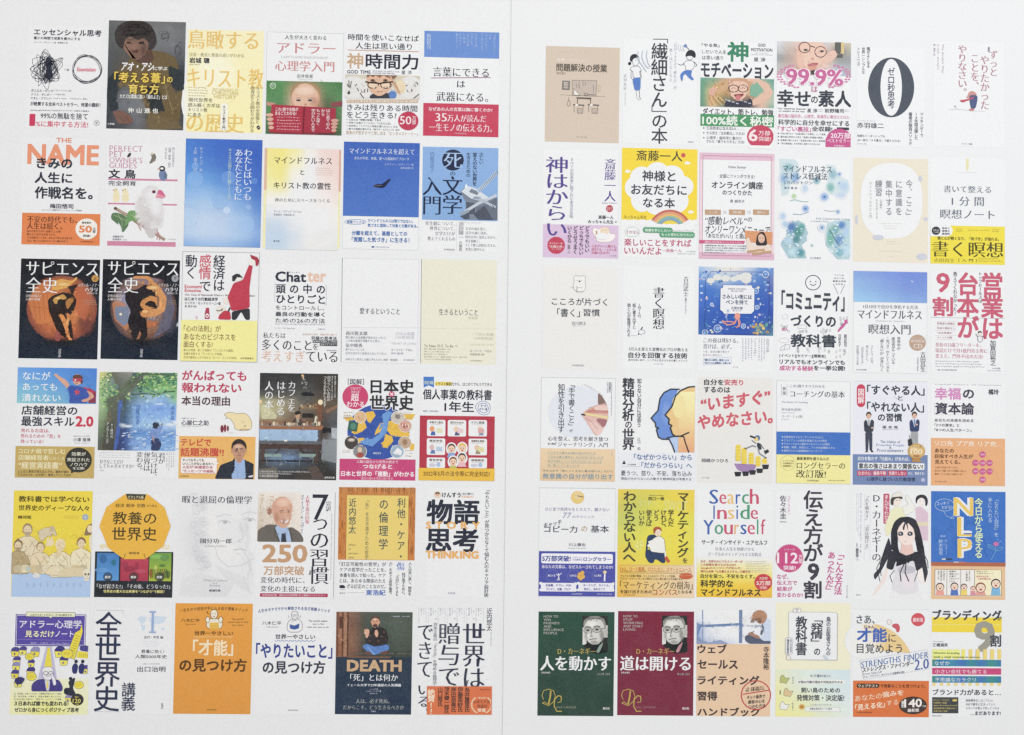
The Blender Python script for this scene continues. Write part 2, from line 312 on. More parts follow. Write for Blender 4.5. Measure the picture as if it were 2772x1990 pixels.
GR(783,472,672,218,['cfc6b4 d4cbb9 cdbda4 d2c0a2 d6cab4 cfc3ac','dcd8d0 dedad2 d8d0c4 d8ccba e0d8cc d8d0c4','e0dedb e2e0dc e0dcd6 e0d8cc e6e0d6 dcd8d2','d2d0ce e0dedc d4d0cc dcd8d2 dfdcd8 d0cecb'],n='photo')
CL(783,472,672,218)
for cx,cy,rr in((850,590,110),(1370,590,110),(960,600,80)): E(cx,cy,rr,100 if rr>90 else 85,'e4e2e0','clock')
for a_ in((815,530,820,640),(800,560,812,585),(838,535,828,590),(870,580,888,560),(890,600,905,625),(915,640,950,690),(925,610,935,640),(1325,580,1345,572),(1395,545,1410,580),(1430,545,1440,570),(1340,610,1352,640),(1380,605,1385,630),(1400,690,1450,650),(985,600,985,635),(960,605,958,640)): L([a_[:2],a_[2:]],8,'4a4440','clock')
E(815,640,14,14,'4a4644');P([(1000,690),(1010,655),(1070,640),(1190,640),(1230,690)],'3a3a44');P([(1170,640),(1215,615),(1250,640),(1240,690),(1185,690)],'5f86c8')
P([(1230,550),(1290,520),(1330,560),(1320,640),(1260,650),(1225,600)],'ecd9b8');P([(1205,540),(1235,540),(1280,640),(1262,650)],'c9a080')
P([(978,472),(975,560),(1010,630),(1070,668),(1110,668),(1170,630),(1215,560),(1222,472)],'e0b79c','face');S_(1100,580,90,50,'ecc8ae')
P([(972,474),(985,510),(1010,478),(1030,505),(1060,478),(1090,508),(1130,478),(1170,510),(1190,480),(1220,520),(1262,474)],'8a6650')
for q in (1035,1150): E(q,570,52,34,'3a3028');E(q,570,43,26,'ecd2b6');E(q-5,526,22,8,'5a4238');E(q-5,526,8,7,'2e2a30')
L([(965,540),(1000,548),(1090,556),(1215,540)],12,'3a3028');L([(1070,628),(1120,630)],5,'a87468')
CL()
TEX(785,480,660,205,50,22,.06)
for i,c_ in enumerate('社会 仕事 家族 人間関係 勉強 恋愛 お金 健康'.split()): R(796+i*81,700,76,30,'c9ac8c');T('c',c_,802+i*81,704,62,22,'f1ebe4',1)
T('s','きみは残りある時間',798,738,636,60,K,1);T('s','をどう生きる?',796,805,450,58,K,1)
for i,t_ in enumerate(['> 人生とは「時間の投資」である','> 学校では教えてくれない「人生の公式」','> 科学的に「トラブルに時間を奪われない」方法','> 誰でも時間を増やせる「神ワザ・4ステップ」ほか']): T('c',t_,795,870+i*28,[310,400,460,480][i],20,K,1)
T('s','将来の不安をすべて消し去る「エンタメストーリー」',790,980,648,34,'b89a78',1)
STAR(1352,893,95,88,32,'c23a58','badge');T('s','50',1276,848,104,76,'f3e6ea',1);T('s','万部',1388,850,34,74,'f3e6ea',1,vert=1)
B('white cover split between a blue top strip and a crimson lower band with black words between',1500,78,672,955,'f2f2f4')
R(1498,78,676,236,'6c93d6','panel');V('c','梅田悟司',1520,105,36,140,'cfdcf4','m')
for i,(x_,h_) in enumerate([(2120,190),(2082,80),(2045,160),(2008,180),(1952,130),(1915,110),(1880,120),(1848,100),(1812,120),(1780,140)]): V('c',['「言葉にできない」','ことは、','「考えていない」','のと同じである。','自分の頭','の中にあ','る内なる言葉','に意識','を向けて','鍛えること'][i],x_,98,22,h_,'a9c2ec','m')
T('t','言葉にできる',1575,405,505,84,K,'m');L([(1558,505),(2094,500)],7,'b08a9c');T('t','は',1792,530,74,60,K,'m');T('t','武器になる。',1606,630,468,82,K,'m')
R(1488,730,680,295,'cc4560','band');T('s','なぜあの人の言葉は胸に響くのか?',1536,765,575,36,'f5e2e6',2);L([(1532,803),(2110,806)],1.5,'e4a0ae')
T('t','35',1596,822,105,74,'f8ebee','m');T('t','万人が読んだ',1705,834,350,64,'f8ebee','m');T('t','一生モノの伝える力。',1540,912,568,72,'f8ebee','m');T('c','日本経済新聞出版',1770,998,106,14,'e8b8c2')
C(40,360,680)
B('white cover with giant orange Latin capitals behind black words above an orange band',70,40,700,970,'f3f3f4')
T('t','THE',375,44,140,42,'dc8f72',3);T('t','NAME',118,98,645,182,'e29270',4)
T('t','きみの',200,222,322,98,K,3);T('t','人生に',182,352,340,100,K,3);T('t','作戦名を。',182,482,525,110,K,3);T('a','梅田悟司',318,638,212,44,K,2)
T('c','コピーライター/武蔵野大学アントレプレナーシップ学部教授',242,688,365,14,'667')
R(68,720,706,285,'dd8049','band');T('s','不安の時代でも、',115,748,450,60,'5a3326','m');T('s','人生は続く。',112,808,320,60,'5a3326','m')
for i,t_ in enumerate(['自分の生きざまを“言葉”にした時、','飾らない生き方が見つかる。','その言葉はいつでも、あなたの中にある自らを','みる、新しい人生のステージへ踏み出そう。']): T('c',t_,112,876+i*29,[310,260,410,375][i],20,'69402c',1)
STAR(652,868,106,98,30,'f3efe8','badge');T('s','50',582,836,118,64,'dd8049',3);T('s','万部',708,856,24,48,'444',2,vert=1);T('c','著者累計',608,802,86,18,'444',2);T('c','突破!',618,918,68,22,'444',2);T('c','日本経済新聞出版',596,975,112,12,'6f4430')
B('pet bird guide cover with a big white finch on a leafy branch and pink lettering',838,95,620,925,'f3f2f4')
T('t','PERFECT',856,112,300,54,'c895ac','m');T('t','PET',856,166,122,50,'c895ac','m');T('t','OWNER\'S',854,218,300,50,'c895ac','m');T('t','GUIDES',852,270,250,46,'c895ac','m')
T('t','文 鳥',848,326,245,84,K,3);R(845,408,625,16,'cc86a2','perch');T('t','完全飼育',846,430,250,44,'445',1)
R(840,630,246,14,'cc86a2','perch');R(1326,640,138,14,'cc86a2','perch');R(835,975,618,42,'cc86a2','band')
V('c','飼い方の基本から',1422,130,24,178,'778','m');V('c','品種・繁殖・病気',1388,130,24,182,'778','m');V('c','までわかる',1354,130,24,106,'778','m')
def bird(x,y,s,bd,hd,bk,wg=None):
    P([(x-.35*s,y-.1*s),(x-.2*s,y-.45*s),(x+.05*s,y-.5*s),(x+.3*s,y-.1*s),(x+.32*s,y+.3*s),(x+.1*s,y+.55*s),(x-.15*s,y+.5*s),(x-.35*s,y+.2*s)],bd,'bird')
    E(x-.08*s,y-.48*s,.25*s,.22*s,hd,'bird');P([(x-.3*s,y-.56*s),(x-.5*s,y-.42*s),(x-.26*s,y-.4*s)],bk,'bird');E(x-.12*s,y-.52*s,.045*s,.05*s,'333','bird')
    if wg: P([(x+.1*s,y-.2*s),(x+.34*s,y),(x+.3*s,y+.4*s),(x+.05*s,y+.2*s)],wg,'bird')
bird(1340,375,110,'7284a8','2e3038','d09a9a','60708f');E(1330,322,16,10,'eee','bird')
P([(1222,190),(1245,176),(1270,190),(1280,225),(1262,258),(1228,278),(1210,275),(1232,240),(1238,215)],'7a756a','bird');P([(1215,195),(1240,176),(1262,186),(1240,200)],'cfcab6','bird');L([(1240,262),(1275,250)],4,'c89','bird')
P([(1012,215),(1030,182),(1048,178),(1052,195),(1040,216),(1020,222)],'3a3a42','bird')
for q in (915,998): P([(q-25,540),(q-20,505),(q+5,495),(q+20,520),(q+35,570),(q+30,620),(q-20,625),(q-32,590)],'efe3bc','bird');E(q-4,512,18,15,'e9dcb4','bird');P([(q-25,510),(q-30,522),(q-10,522)],'c98f80','bird');E(q,512,4,5,'554','bird');L([(q-15,625),(q-25,636)],5,'dba','bird')
L([(905,680),(1010,740),(1120,820),(1240,890),(1355,965)],26,'9a8070','branch');L([(905,675),(1060,770),(1240,880),(1350,955)],8,'c4ad98','branch');E(910,682,16,14,'6e5c50','branch')
P([(868,775),(875,725),(920,718),(980,738),(1025,775),(1030,830),(985,895),(968,895),(962,850),(930,795),(940,835),(900,800)],'5b7a58','leaf');P([(1010,745),(1030,705),(1085,698),(1130,740),(1135,785),(1100,800),(1050,790),(1010,830),(985,850),(1005,790)],'6f9a60','leaf')
for l in ([(890,740),(960,770),(1010,800)],[(930,730),(970,800),(970,880)],[(1040,730),(1080,760),(1120,780)],[(1070,705),(1075,770)]): L(l,4,'a8c090','leaf')
P([(1160,850),(1290,860),(1260,945),(1215,950),(1190,910)],'c9c4c4','bird');P([(1085,690),(1100,620),(1150,540),(1165,505),(1200,478),(1240,474),(1290,490),(1310,530),(1330,610),(1345,700),(1340,800),(1300,860),(1230,868),(1150,830),(1100,760)],'dcd9db','bird')
S_(1200,760,120,100,'cdcaca','bird');S_(1230,560,70,60,'f2f0f1','bird');S_(1270,660,60,120,'f1eff0','bird');S_(1130,640,40,80,'d4d1d2','bird');S_(1300,800,40,60,'cfcccf','bird');S_(1180,830,60,30,'c4c0c2','bird');TEX(1110,500,210,340,50,18,.06,'bird')
P([(1300,512),(1330,520),(1366,575),(1330,592),(1272,585),(1290,545)],'d0688a','bird');P([(1290,550),(1366,578),(1330,592),(1272,588)],'dd94a6','bird');E(1258,532,20,16,'e2a0b0','bird');E(1258,533,15,12,'3b3440','bird')
for l in ([(1130,820),(1120,840),(1140,880)],[(1160,830),(1160,850)],[(1285,870),(1290,900),(1285,965)],[(1290,900),(1330,960)],[(1300,900),(1310,970)]): L(l,8,'b58a88','bird')
T('a','伊藤美代子',884,926,100,20,'667');T('a','牧野幡子',884,952,80,18,'667');T('c','・監修',968,960,45,10,'889');T('c','STUDIO',1380,955,75,12,'a99')
B('blue sky cover with soft light circles and vertical white title',1548,52,688,968,'3f6fc4',line='3a5a9a')
GR(1548,52,688,968,['4b7fd0 4273cb 3d6cc8 3b68c4 3a66c2','4c84d4 4577cd 3f6dc7 3b67c2 3962bd','5591da 5187d4 4a79ca 426fc6 3c66c0','6aa2df 69a0de 5b8fd6 4a79ca 3f6bc3','8cb6e6 92bbe8 7ba9e0 5c8dd4 4674c8','a3c5ec b0cdee a6c4ea 86aee0 5a88d0','b6d0ef c2d7f1 bcd2ef a3c3e8 769fda','b9d2f0 c3d8f2 bfd5f1 abcaec 86abdf','86aee2 97bae6 97bae6 86acdf 6b97d8'],n='sky_print')
for cx,cy,rr,c_ in((1630,420,75,'8db8ea'),(1930,410,65,'74a0de'),(1570,760,85,'bdd6f3'),(2090,830,80,'9fc2ea'),(1915,700,33,'d2e3f6'),(2112,672,26,'a4c3ec'),(2165,435,30,'6a96dc'),(1630,300,34,'86b0e6'),(1850,620,70,'8fb6e4')): E(cx,cy,rr,rr,c_,'sky_print',a=.55)
V('t','わたしはいつも',2072,145,75,465,'e6eefa','m');V('t','あなたとともに',1990,145,72,465,'e6eefa','m');L([(1982,135),(1972,605)],1.5,'a9c4ee');V('s','キイエスの語りかけに聴く366日',1930,140,32,460,'bcd6cf',1);V('a','サラ・ヤング 著',1670,130,32,220,'c5d8f2','m');V('a','土屋 敦子 訳',1618,130,34,220,'c5d8f2','m');T('c','WHISPERS',1830,980,100,8,'cfe0f4')
C(700,370,680)
B('pale cover of blurred yellow, pink and blue patches with a black two-line title',60,103,682,912,'f1efec')
R(56,103,22,380,'ddb8a0','strip');R(726,118,20,378,'d8ac9a','strip');R(50,483,16,520,'f3eeb0','strip');R(716,496,20,520,'f3eeb0','strip')
GR(80,105,650,910,['f3e690 f3e88a f3ebac f0eee9 efd8d2 efd6d0','f3e894 f2e788 f3efc2 f3f1ee f1dcd6 efd6cf','f3eca0 f2e890 f3f1e6 f3f1ef f1e0da efd9d2','f3efb4 f2eaa8 f3f2f0 f3f2f0 f2e6e2 f1ddd7','f2f1ea f2f1ec f3f2f0 f3f2f1 f2ecea f1e5e0','e6e9ef ecedf1 f2f2f2 f2f2f1 f2f1ee f1eeea','cbdbea cedcec e6e9ee f0f0f0 eeeeee edecea','c3d6ea c3d6ea d8e1ec ededee e9e9e9 e6e7e6','c6d8ea c8d9ec dfe5ec e9e9e9 e5e5e4 e2e3e2'],n='soft_background')
T('t','マインドフルネス',142,182,522,60,K,'m');T('t','と',378,300,38,46,K,1);T('t','キリスト教の霊性',138,408,518,62,K,1);T('s','神のためにスペースをつくる',148,554,495,34,'667','m');H(515,278,160,80,4,'d8bcb8')
T('a','ティム・ステッド',138,664,165,22,'889');T('a','Tim Stead',312,670,75,16,'99a');T('a','柳田敏洋  伊藤由里 訳',138,696,188,18,'889');T('c','教文館',135,935,55,16,'667',1)
B('blue sky cover with a lone soaring bird of prey above white lower panel',772,46,682,965,'f2f2f5',line='d5d7de')
R(772,46,684,668,'3f66bd','sky_print',c2='4f78c8');P([(1030,442),(1080,428),(1110,432),(1145,408),(1170,385),(1196,380),(1185,405),(1160,430),(1150,450),(1120,466),(1085,462),(1050,458)],'232a48','bird');L([(1040,448),(1110,440)],4,'8a7a5a','bird')
T('t','マインドフルネスを超えて',820,102,588,52,'e3e9f4','m');T('s','永久の平安、幸福、愛への直接的アプローチ',864,180,498,28,'cfdaf0',1);T('a','ステファン・ボディアン 著',1138,240,262,20,'b5c6ea','m');T('a','高尾美博 訳',1282,275,118,18,'b5c6ea','m')
EL(875,770,97,22,3,'4a78bc');T('s','覚醒ブックス',798,756,158,26,'4a78bc',1);T('s','マインドフルネスは悟りではない。',986,742,408,32,'4a78bc',2);T('s','気づきに固執して対象と分離がある。',986,784,452,32,'4a78bc',2)
T('s','分離を超えて、基盤としての',842,848,500,42,'3f6eb4',2);T('s','「覚醒した気づき」に生きる！',842,904,520,46,'3f6eb4',2);T('c','ナチュラルスピリット',1055,990,122,16,'3f5f98',1);E(1033,996,14,8,'3f5f98')
B('cover of a stone stair landing against pale blue with a dark disc round the first title character',1485,90,680,940,'f2f2f4')
R(1483,90,682,660,'8db2e4','sky_print',c2='86aede')
P([(1820,500),(1880,440),(2050,540),(2155,560),(2160,755),(1870,750),(1870,590)],'7c8798','building');P([(1870,590),(1955,600),(1955,700),(1880,700)],'565d6c','building');P([(2030,620),(2155,545),(2158,755),(1985,752),(1960,640)],'6a7383','building')
P([(1940,700),(2040,625),(2120,755),(1985,752)],'4e5564','building')
P([(1890,445),(1965,470),(2075,548),(2040,590),(1920,560),(1830,495)],'d6dde6','building');P([(1920,470),(1990,500),(1975,530),(1900,500)],'7b8696','building');P([(1950,540),(2010,545),(1990,570),(1930,560)],'8fa0b4','building')
L([(1860,680),(1990,600),(2150,530)],26,'c3ccd8','building');L([(1990,560),(2140,640)],24,'b4becb','building');L([(1820,700),(1900,670)],26,'9aa6b5','building');P([(1818,720),(1900,690),(1905,740),(1860,748)],'525968','building')
L([(1975,500),(2060,420),(2155,320)],36,'b9cbe0','building')
for i in range(14): L([(1985+i*12.5,475-i*12.5),(2000+i*12.5,498-i*12.5)],5,'6c7f9a','building')
P([(1865,440),(1875,425),(1885,440),(1882,470),(1862,470)],'e6edf4','building');L([(2110,620),(2130,650)],6,'333a4a')
E(1755,212,98,95,'26304c','disc');T('t','死',1672,145,168,135,'a9c8ee','m');T('t','の',1728,316,50,36,'27304a','m');V('t','文学',1665,358,175,340,'1f2a48','m');V('t','入門',1483,358,170,345,'1f2a48','m')
V('s','正しい',1992,145,40,105,'27304a',1);V('s','答えのない世界を',1934,145,40,300,'27304a',1);V('s','生きるための',1876,145,40,222,'27304a',1);V('a','内藤理恵子',1550,135,38,185,'5878a8','m')
for i,(t_,x_) in enumerate([('死生観について、',1505),('世界について、',1545),('文学だけが',1592),('教えてくれるもの',1526)]): T('s',t_,x_,764+i*46,1775-x_,36,'667','m')
L([(1790,770),(1787,1030)],1.5,'aab');V('a','須田剛一',1808,768,42,160,'3a3d4c','m');V('a','氏推薦',1810,945,30,88,'3a3d4c','m');T('c','ゲーム・クリエーター',1856,770,155,14,'889')
for i,(t_,w_) in enumerate([('文学の海を漂い、',190),('活字の波に溺れ、',200),('時代の声に窒息しながら、',280),('死を紐解く。',130),('そして僕らは明日に生きる。',275),('本書に刮目せよ。',180)]): T('c',t_,1868,818+i*37,w_,27,'4a4d5a','m')
T('c','日本実業出版社',1672,1010,100,18,'667',1)
C(40,680,680)
for t2,bx in ((0,58),(1,797)):
    B(['black cover with an orange globe and crouching gold figure, first of two dark volumes','black cover with a blue and orange globe and curled arms, second of two dark volumes'][t2],bx,66+t2*6,[714,696][t2],900,'1d1e23',c2='1a2636')
    d=[0,738][t2]
    RGB(425+d,520,[318,300][t2],300,[['cc8048','b86840','85493a'],['8c8288','946850','54403e']][t2],'globe')
    S_([240,1000][t2],470,120,160,['dc9654','8c90ac'][t2],'globe');S_([610,1330][t2],420,110,130,['c07450','8c6454'][t2],'globe');S_([430,1170][t2],820,220,50,'1c1d22','globe');S_([640,1380][t2],660,100,120,['6c3a34','484858'][t2],'globe');S_([420,1160][t2],270,200,40,['a8623c','a07880'][t2],'globe')
    TEX([120,870][t2],240,[600,570][t2],560,110,26,.22,'globe')
    if not t2:
        P([(120,470),(180,330),(300,260),(330,500),(320,650),(200,660)],'cf7c42','globe',a=.7);P([(540,330),(640,330),(690,460),(640,640),(560,560),(550,420)],'b86040','globe',a=.7)
        for i in range(5): L([(130+i*40,430-i*20),(150+i*42,640-i*6)],3,'9a5534','globe')
        L([(110,500),(330,520)],3,'a05c38','globe');L([(560,600),(700,640)],3,'8a4c34','globe')
        P([(340,280),(420,250),(520,270),(560,230),(570,250),(480,330),(400,350),(330,360)],'d6a050','figure');P([(300,440),(350,400),(440,370),(530,390),(560,440),(545,520),(500,580),(520,690),(530,800),(470,790),(390,740),(350,640),(310,540)],'2c2120','figure')
        P([(345,430),(440,385),(480,430),(430,440),(400,470),(360,480)],'c09048','figure');P([(460,450),(525,410),(540,440),(480,530),(465,500)],'a8743c','figure');P([(400,575),(440,570),(475,640),(500,780),(530,800),(490,808),(460,720),(430,640)],'d88c50','figure');P([(460,560),(500,570),(515,610),(490,640)],'c67c48','figure')
        P([(360,740),(395,715),(420,770),(410,815),(365,810)],'94504c','figure');P([(480,320),(570,300),(540,360),(520,400)],'2a2020','figure');E(420,470,34,40,'1f1a1e','figure')
    else:
        P([(880,470),(920,440),(1000,470),(1050,640),(1010,720),(900,620)],'c08058','globe',a=.75);P([(905,500),(1020,500),(1040,640),(980,680),(910,600)],'78829a','globe');P([(1300,330),(1400,330),(1450,520),(1400,700),(1250,790),(1340,600)],'66667c','globe',a=.7)
        P([(1020,240),(1180,225),(1320,260),(1250,300),(1100,300),(1000,300)],'8c7a84','globe',a=.8);P([(1190,620),(1300,640),(1260,690),(1180,695)],'b06a44','globe')
        P([(1000,350),(1100,350),(1180,300),(1260,350),(1290,500),(1250,580),(1190,600),(1200,780),(1130,810),(1070,800),(1020,640),(1050,540),(1000,450)],'241f24','figure')
        P([(1060,250),(1080,225),(1210,225),(1320,330),(1375,420),(1360,540),(1280,590),(1150,600),(1130,560),(1240,520),(1300,520),(1310,430),(1240,300),(1190,250)],'cf9058','figure');P([(1130,490),(1150,440),(1230,400),(1290,420),(1290,500),(1180,540)],'c88a50','figure');P([(1170,480),(1220,445),(1270,460),(1290,515),(1200,500)],'2a1e20','figure')
        for i in range(9): L([(870+i*10,540+i*26),(900+i*11,530+i*25)],3,'5c648a','globe')
        E(958,570,13,13,'e8d8c4','globe');P([(1130,720),(1145,740),(1130,790),(1100,800)],'9a6a50','figure')
    TEX([310,1000][t2],250,[260,370][t2],540,90,20,.28,'figure')
    S_([440,1250][t2],[300,330][t2],60,20,'ecc888','figure');S_([395,1180][t2],[425,545][t2],34,16,'e8bc78','figure');S_([480,1320][t2],[640,480][t2],16,50,'e8a868','figure')
    T('t','サピエンス',105+d,88-t2*2,652-t2*14,128,'eeeef0','m');T('t','全史',105+d,236,[285,278][t2],138,'eeeef0','m')
    E(726+d-16*t2,247,32,32,['c0904c','9a9ca4'][t2],'badge');T('s','上下'[t2],711+d-16*t2,232,30,30,'2a2020',2);T('a','ユヴァル・ノア・',574+d-14*t2,290,185,32,'e8e8ea','m');T('a','ハラリ',636+d-14*t2,330,112,34,'e8e8ea',2);T('c','柴田裕之 訳',652+d-14*t2,372,95,16,'ccc')
    T('s','文明の構造と',104+d-4,390,150,26,'d8d0cc','m');T('s','人類の幸福',104+d-4,422,130,24,'d8d0cc','m');H(620+d-16*t2,440,128,48,3,'a08a78');V('c','河出文庫',400+d-6,882,26,76,'d8dae0','m')
B('white cover of a man in a long red coat waving a hat above a yellow panel',1518,4,692,988,'f2f2f4',line='85878e')
V('t','経済は',1798,36,102,325,K,1);V('t','感情',1670,32,104,220,'cf5a6a',1);V('t','で',1672,275,98,86,K,1);V('t','動く',1545,34,102,215,K,1)
T('t','Economi',1535,302,155,32,'d06070',2);T('t','Emotiva',1535,340,148,28,'d06070',2);T('c','Che Cosa Si Nasconde Dietro i Nostri Conti Quotidiani',1535,384,632,20,'6a4a50',1)
T('s','はじめての行動経済学',1535,415,300,32,K,2);T('a','マッテオ・モッテルリーニ=著',1535,455,325,26,'445',1);T('a','泉 典子=訳',1535,488,108,20,'556')
P([(1960,545),(1960,622),(1998,622),(2045,545),(2085,622),(2125,622),(2122,515)],'34363c','man');P([(1955,540),(1940,470),(1920,420),(1975,290),(2060,262),(2085,200),(2118,120),(2150,128),(2135,220),(2120,330),(2122,512),(2040,530)],'bf3c50','man')
P([(2110,120),(2118,70),(2150,60),(2180,85),(2175,120),(2145,135)],'f0ece6','man');P([(2125,32),(2190,55),(2210,85),(2200,125),(2180,138),(2172,85),(2140,70)],'a83a4c','hat');E(2010,240,44,30,'f0ece6','man');P([(1965,270),(1965,225),(2000,205),(2030,208),(2060,240),(2010,235),(1985,272)],'33343c','hat');L([(2020,238),(2040,230),(2055,245)],5,'333','man')
P([(1880,420),(1920,420),(1935,450),(1925,485),(1895,475),(1878,445)],'e6dcd4','man');E(1860,530,42,44,'ece4dc','boy');P([(1840,590),(1890,535),(1945,545),(1955,620),(1838,616)],'c03a4c','boy');L([(1822,535),(1850,540),(1880,520),(1868,540)],6,'333','boy');L([(1850,570),(1870,575)],4,'444','boy');L([(1930,545),(1945,510)],14,'33353c','boy')
P([(1728,512),(1755,512),(1758,560),(1760,612),(1716,612),(1716,560)],'b04458','bottle');E(1738,582,16,20,'f0e8e8','bottle');E(1738,584,7,9,'c05060','bottle');R(1635,585,16,28,'dcb8bc','bottle')
R(1503,620,688,370,'f4ef9a','panel');T('s','「心の法則」が',1528,668,335,58,'8a6a4a',1);T('s','あなたのビジネスを',1528,742,468,58,'8a6a4a',1);T('s','面白くする!',1526,812,262,56,'8a6a4a',1)
for i,t_ in enumerate(['進むも地獄、退くも地獄の「コンコルドの誤謬」','会議を支配する「アンカリング効果」','交渉は最後の１分で決まる「ピーク・エンドの法則」']): T('c',t_,1525,880+i*33,[452,352,480][i],24,'a3906a',1)
T('c','紀伊國屋書店',2040,958,118,18,'8a7f60')
C(690,680,680)
B('white cover with half black half peach Latin title over bold black lines',62,110,690,895,'f2f2f3')
T('t','Chat',185,182,280,94,'333848',3);T('t','ter',476,188,168,90,'e4bfa8',3);T('c','チャッター',308,184,98,14,'667',1)
T('t','頭 の 中 の',192,295,443,86,K,2);T('t','ひとりごと',194,388,442,82,K,2);L([(192,288),(182,288),(180,455),(186,455)],2,'889');L([(636,308),(646,308),(645,482),(624,482)],2,'889')
T('s','をコントロールし、',188,490,440,38,'3a3d4a',1);T('s','最良の行動を導く',186,546,446,42,K,2);T('s','ための26の方法',186,602,448,44,K,1);T('c','Chatter: The Voice in Our Head, Why It Matters, and How to Harness It',180,650,455,16,'99a');T('a','イーサン・クロス Ethan Kross',180,688,182,14,'778',1);T('c','鬼澤忍 訳',570,698,62,12,'778')
T('s','私たちは',75,735,203,50,'3a3d4a','m');T('c','自然科学心理学・神経科学に基づく',432,742,310,18,'c9a898',1);T('s','究極の思考法',510,768,230,34,K,2);R(522,804,222,24,'34363f','strip');R(586,832,158,24,'34363f','strip');T('c','世界40カ国以上で刊行',528,808,212,16,'eee',1);T('c','全米ベストセラー!',592,836,148,16,'eee',1)
T('t','多くのこと',64,795,450,98,'33363f','m');T('t','を',524,835,50,58,'33363f','m');T('c','東洋経済新報社',648,890,92,12,'778');T('t','考えすぎ',60,895,395,102,'dcb49c','m');T('t','ている',462,905,286,95,'33363f','m')
B('plain white cover with one small black line of type and a tall dark left edge',792,64,688,938,'f0f1f2',line='dcdde0')
L([(790,62),(778,1002)],3.5,'6a6c74','spine_line');T('t','愛するということ',948,512,362,56,'4a4c58','m');L([(782,690),(1478,692)],1.5,'cccdd2');T('a','谷川俊太郎',822,722,194,36,'556','m');T('c','読む者の人生経験が深まるにつれて、',820,766,368,24,'999ba2');T('c','この本は真価を発揮すると思う。',820,796,315,24,'999ba2')
T('a','弘中綾香',820,832,152,34,'667','m');T('c','愛するということを、',820,876,175,22,'999ba2');T('c','生まれながらに出来る人なんていない。',820,908,372,24,'999ba2');T('c','30年ぶりに訳文に大幅に手を入れた 改訳・新装版！',818,965,475,22,'999ba2');T('c','紀伊國屋書店',1340,975,105,14,'aab')
T('s','フロム生誕',1272,728,170,26,'bbbcc2');T('s','120年記念',1272,764,170,26,'bbbcc2');L([(1268,756),(1448,758)],1.5,'bbc');T('s','THE ART OF LOVING',1232,824,225,18,'c4c5ca');T('a','エーリッヒ・フロム',1232,880,190,22,'778','m');T('a','鈴木 晶=訳',1232,912,110,20,'99a','m')
B('plain pale yellow cover with one small black line of type',1505,70,680,945,'ebe9d6')
L([(1505,68),(1495,1012)],3.5,'6f706a','spine_line');T('t','生きるということ',1662,520,352,56,'55564f','m');T('s','新装版',1925,590,86,26,'c9c8ae');L([(1500,698),(2180,702)],1.2,'dddcc0');T('s','フロム生誕',1985,738,170,24,'c4c3aa');T('s','120年記念',1985,774,165,24,'c4c3aa')
T('s','To Have から To Be へ',1528,838,305,30,'77786c','m');for_=[T('c',t_,1528,876+i*23,[250,240,215,385,245][i],15,'aeae98') for i,t_ in enumerate(['教室、恋愛、読書、社会的役割で、愛で―','持つことが幸せなのか？','真の生き方について解き明かす。','真の幸福について、重要な示唆にみちた、晩年の記','フロムによる不朽の名著の新訳版'])]
T('s','TO HAVE OR TO BE?',1945,836,210,16,'d2d1b8');T('a','エーリッヒ・フロム',1942,890,195,22,'77786c','m');T('a','佐野哲郎=訳',1942,922,130,20,'99988a','m');T('c','紀伊國屋書店',1942,982,110,14,'b4b49e')
C(30,980,680)
B('cover of a masked caped child punching skyward above red and gold business lettering',62,48,712,992,'f2f1f3')
GR(62,48,714,322,['6a9fe0 5f97dd 548dd8 4e86d4 4a80d0','70a8dd 6aa2dc 5e97d8 568ed4 4f85d0','7cb8d4 78b2d6 6ca6d4 6098d2 578dcf','86c3cc 80bdd0 76b0d0 6aa2d0 6096ce'],n='photo')
P([(700,230),(770,270),(770,372),(700,372)],'8a3a50','cape');P([(620,220),(700,235),(768,275),(740,280),(640,250)],'b8405a','cape')
P([(385,115),(400,100),(440,130),(500,165),(530,200),(520,245),(480,210),(410,140)],'d2a28e','child');P([(510,230),(540,210),(620,220),(690,250),(730,300),(700,330),(680,330),(690,372),(525,372),(530,300)],'3c58a8','child')
P([(680,255),(740,280),(755,320),(680,362),(640,360),(640,340),(690,330),(715,305)],'cf9c88','child');E(600,160,42,50,'d6a890','child');P([(558,150),(560,120),(610,112),(645,125),(652,170),(640,205),(628,190),(630,150)],'6a4638','child');P([(556,150),(600,145),(640,150),(636,172),(600,178),(560,172)],'b8405a','mask');E(582,162,9,6,'eee','mask');L([(575,190),(600,192)],5,'8a4a48','child')
P([(595,240),(605,262),(630,262),(612,278),(620,298),(598,285),(578,298),(584,276),(570,260),(590,260)],'c24a60','child')
TEX(480,110,280,250,40,18,.08)
T('t','なにが',108,86,250,74,'eef3f8',1);T('t','あっても',108,190,310,66,'eef3f8',1);T('t','潰れない',98,285,352,72,'eef3f8',1)
T('t','店舗経営の',96,392,505,84,K,2);T('t','最強スキル',94,488,480,90,K,2);T('t','2.0',584,488,162,96,'c83a52',4)
for i,(t_,w_) in enumerate([('売れるお店は、',262),('売れるための「型」を',362),('持っている!',205)]): T('s',t_,90-i*2,600+i*49,w_,36,'c04a60',1)
T('c','Ozawa Co., Ltd. CEO',562,662,150,14,'778');T('a','小澤 隆博',562,684,155,34,'334',1);T('c','Ozawa Takahiro',575,726,130,10,'99a')
R(42,758,714,285,'bfa55f','band');T('s','コロナ禍で苦しむ',68,780,425,46,'e8dcae',2);T('s','店舗経営者',66,838,275,46,'e8dcae',2);T('s','におくる',345,856,138,28,'e8dcae',1);T('s','“経営実践書”',68,900,392,62,'f0e6bc',2)
T('s','どんなに景気が落ち込んでも、競争が激化',64,975,460,26,'54492c',1);T('s','するなかでも、生き残り、繁栄していくための',62,1006,480,24,'54492c',1)
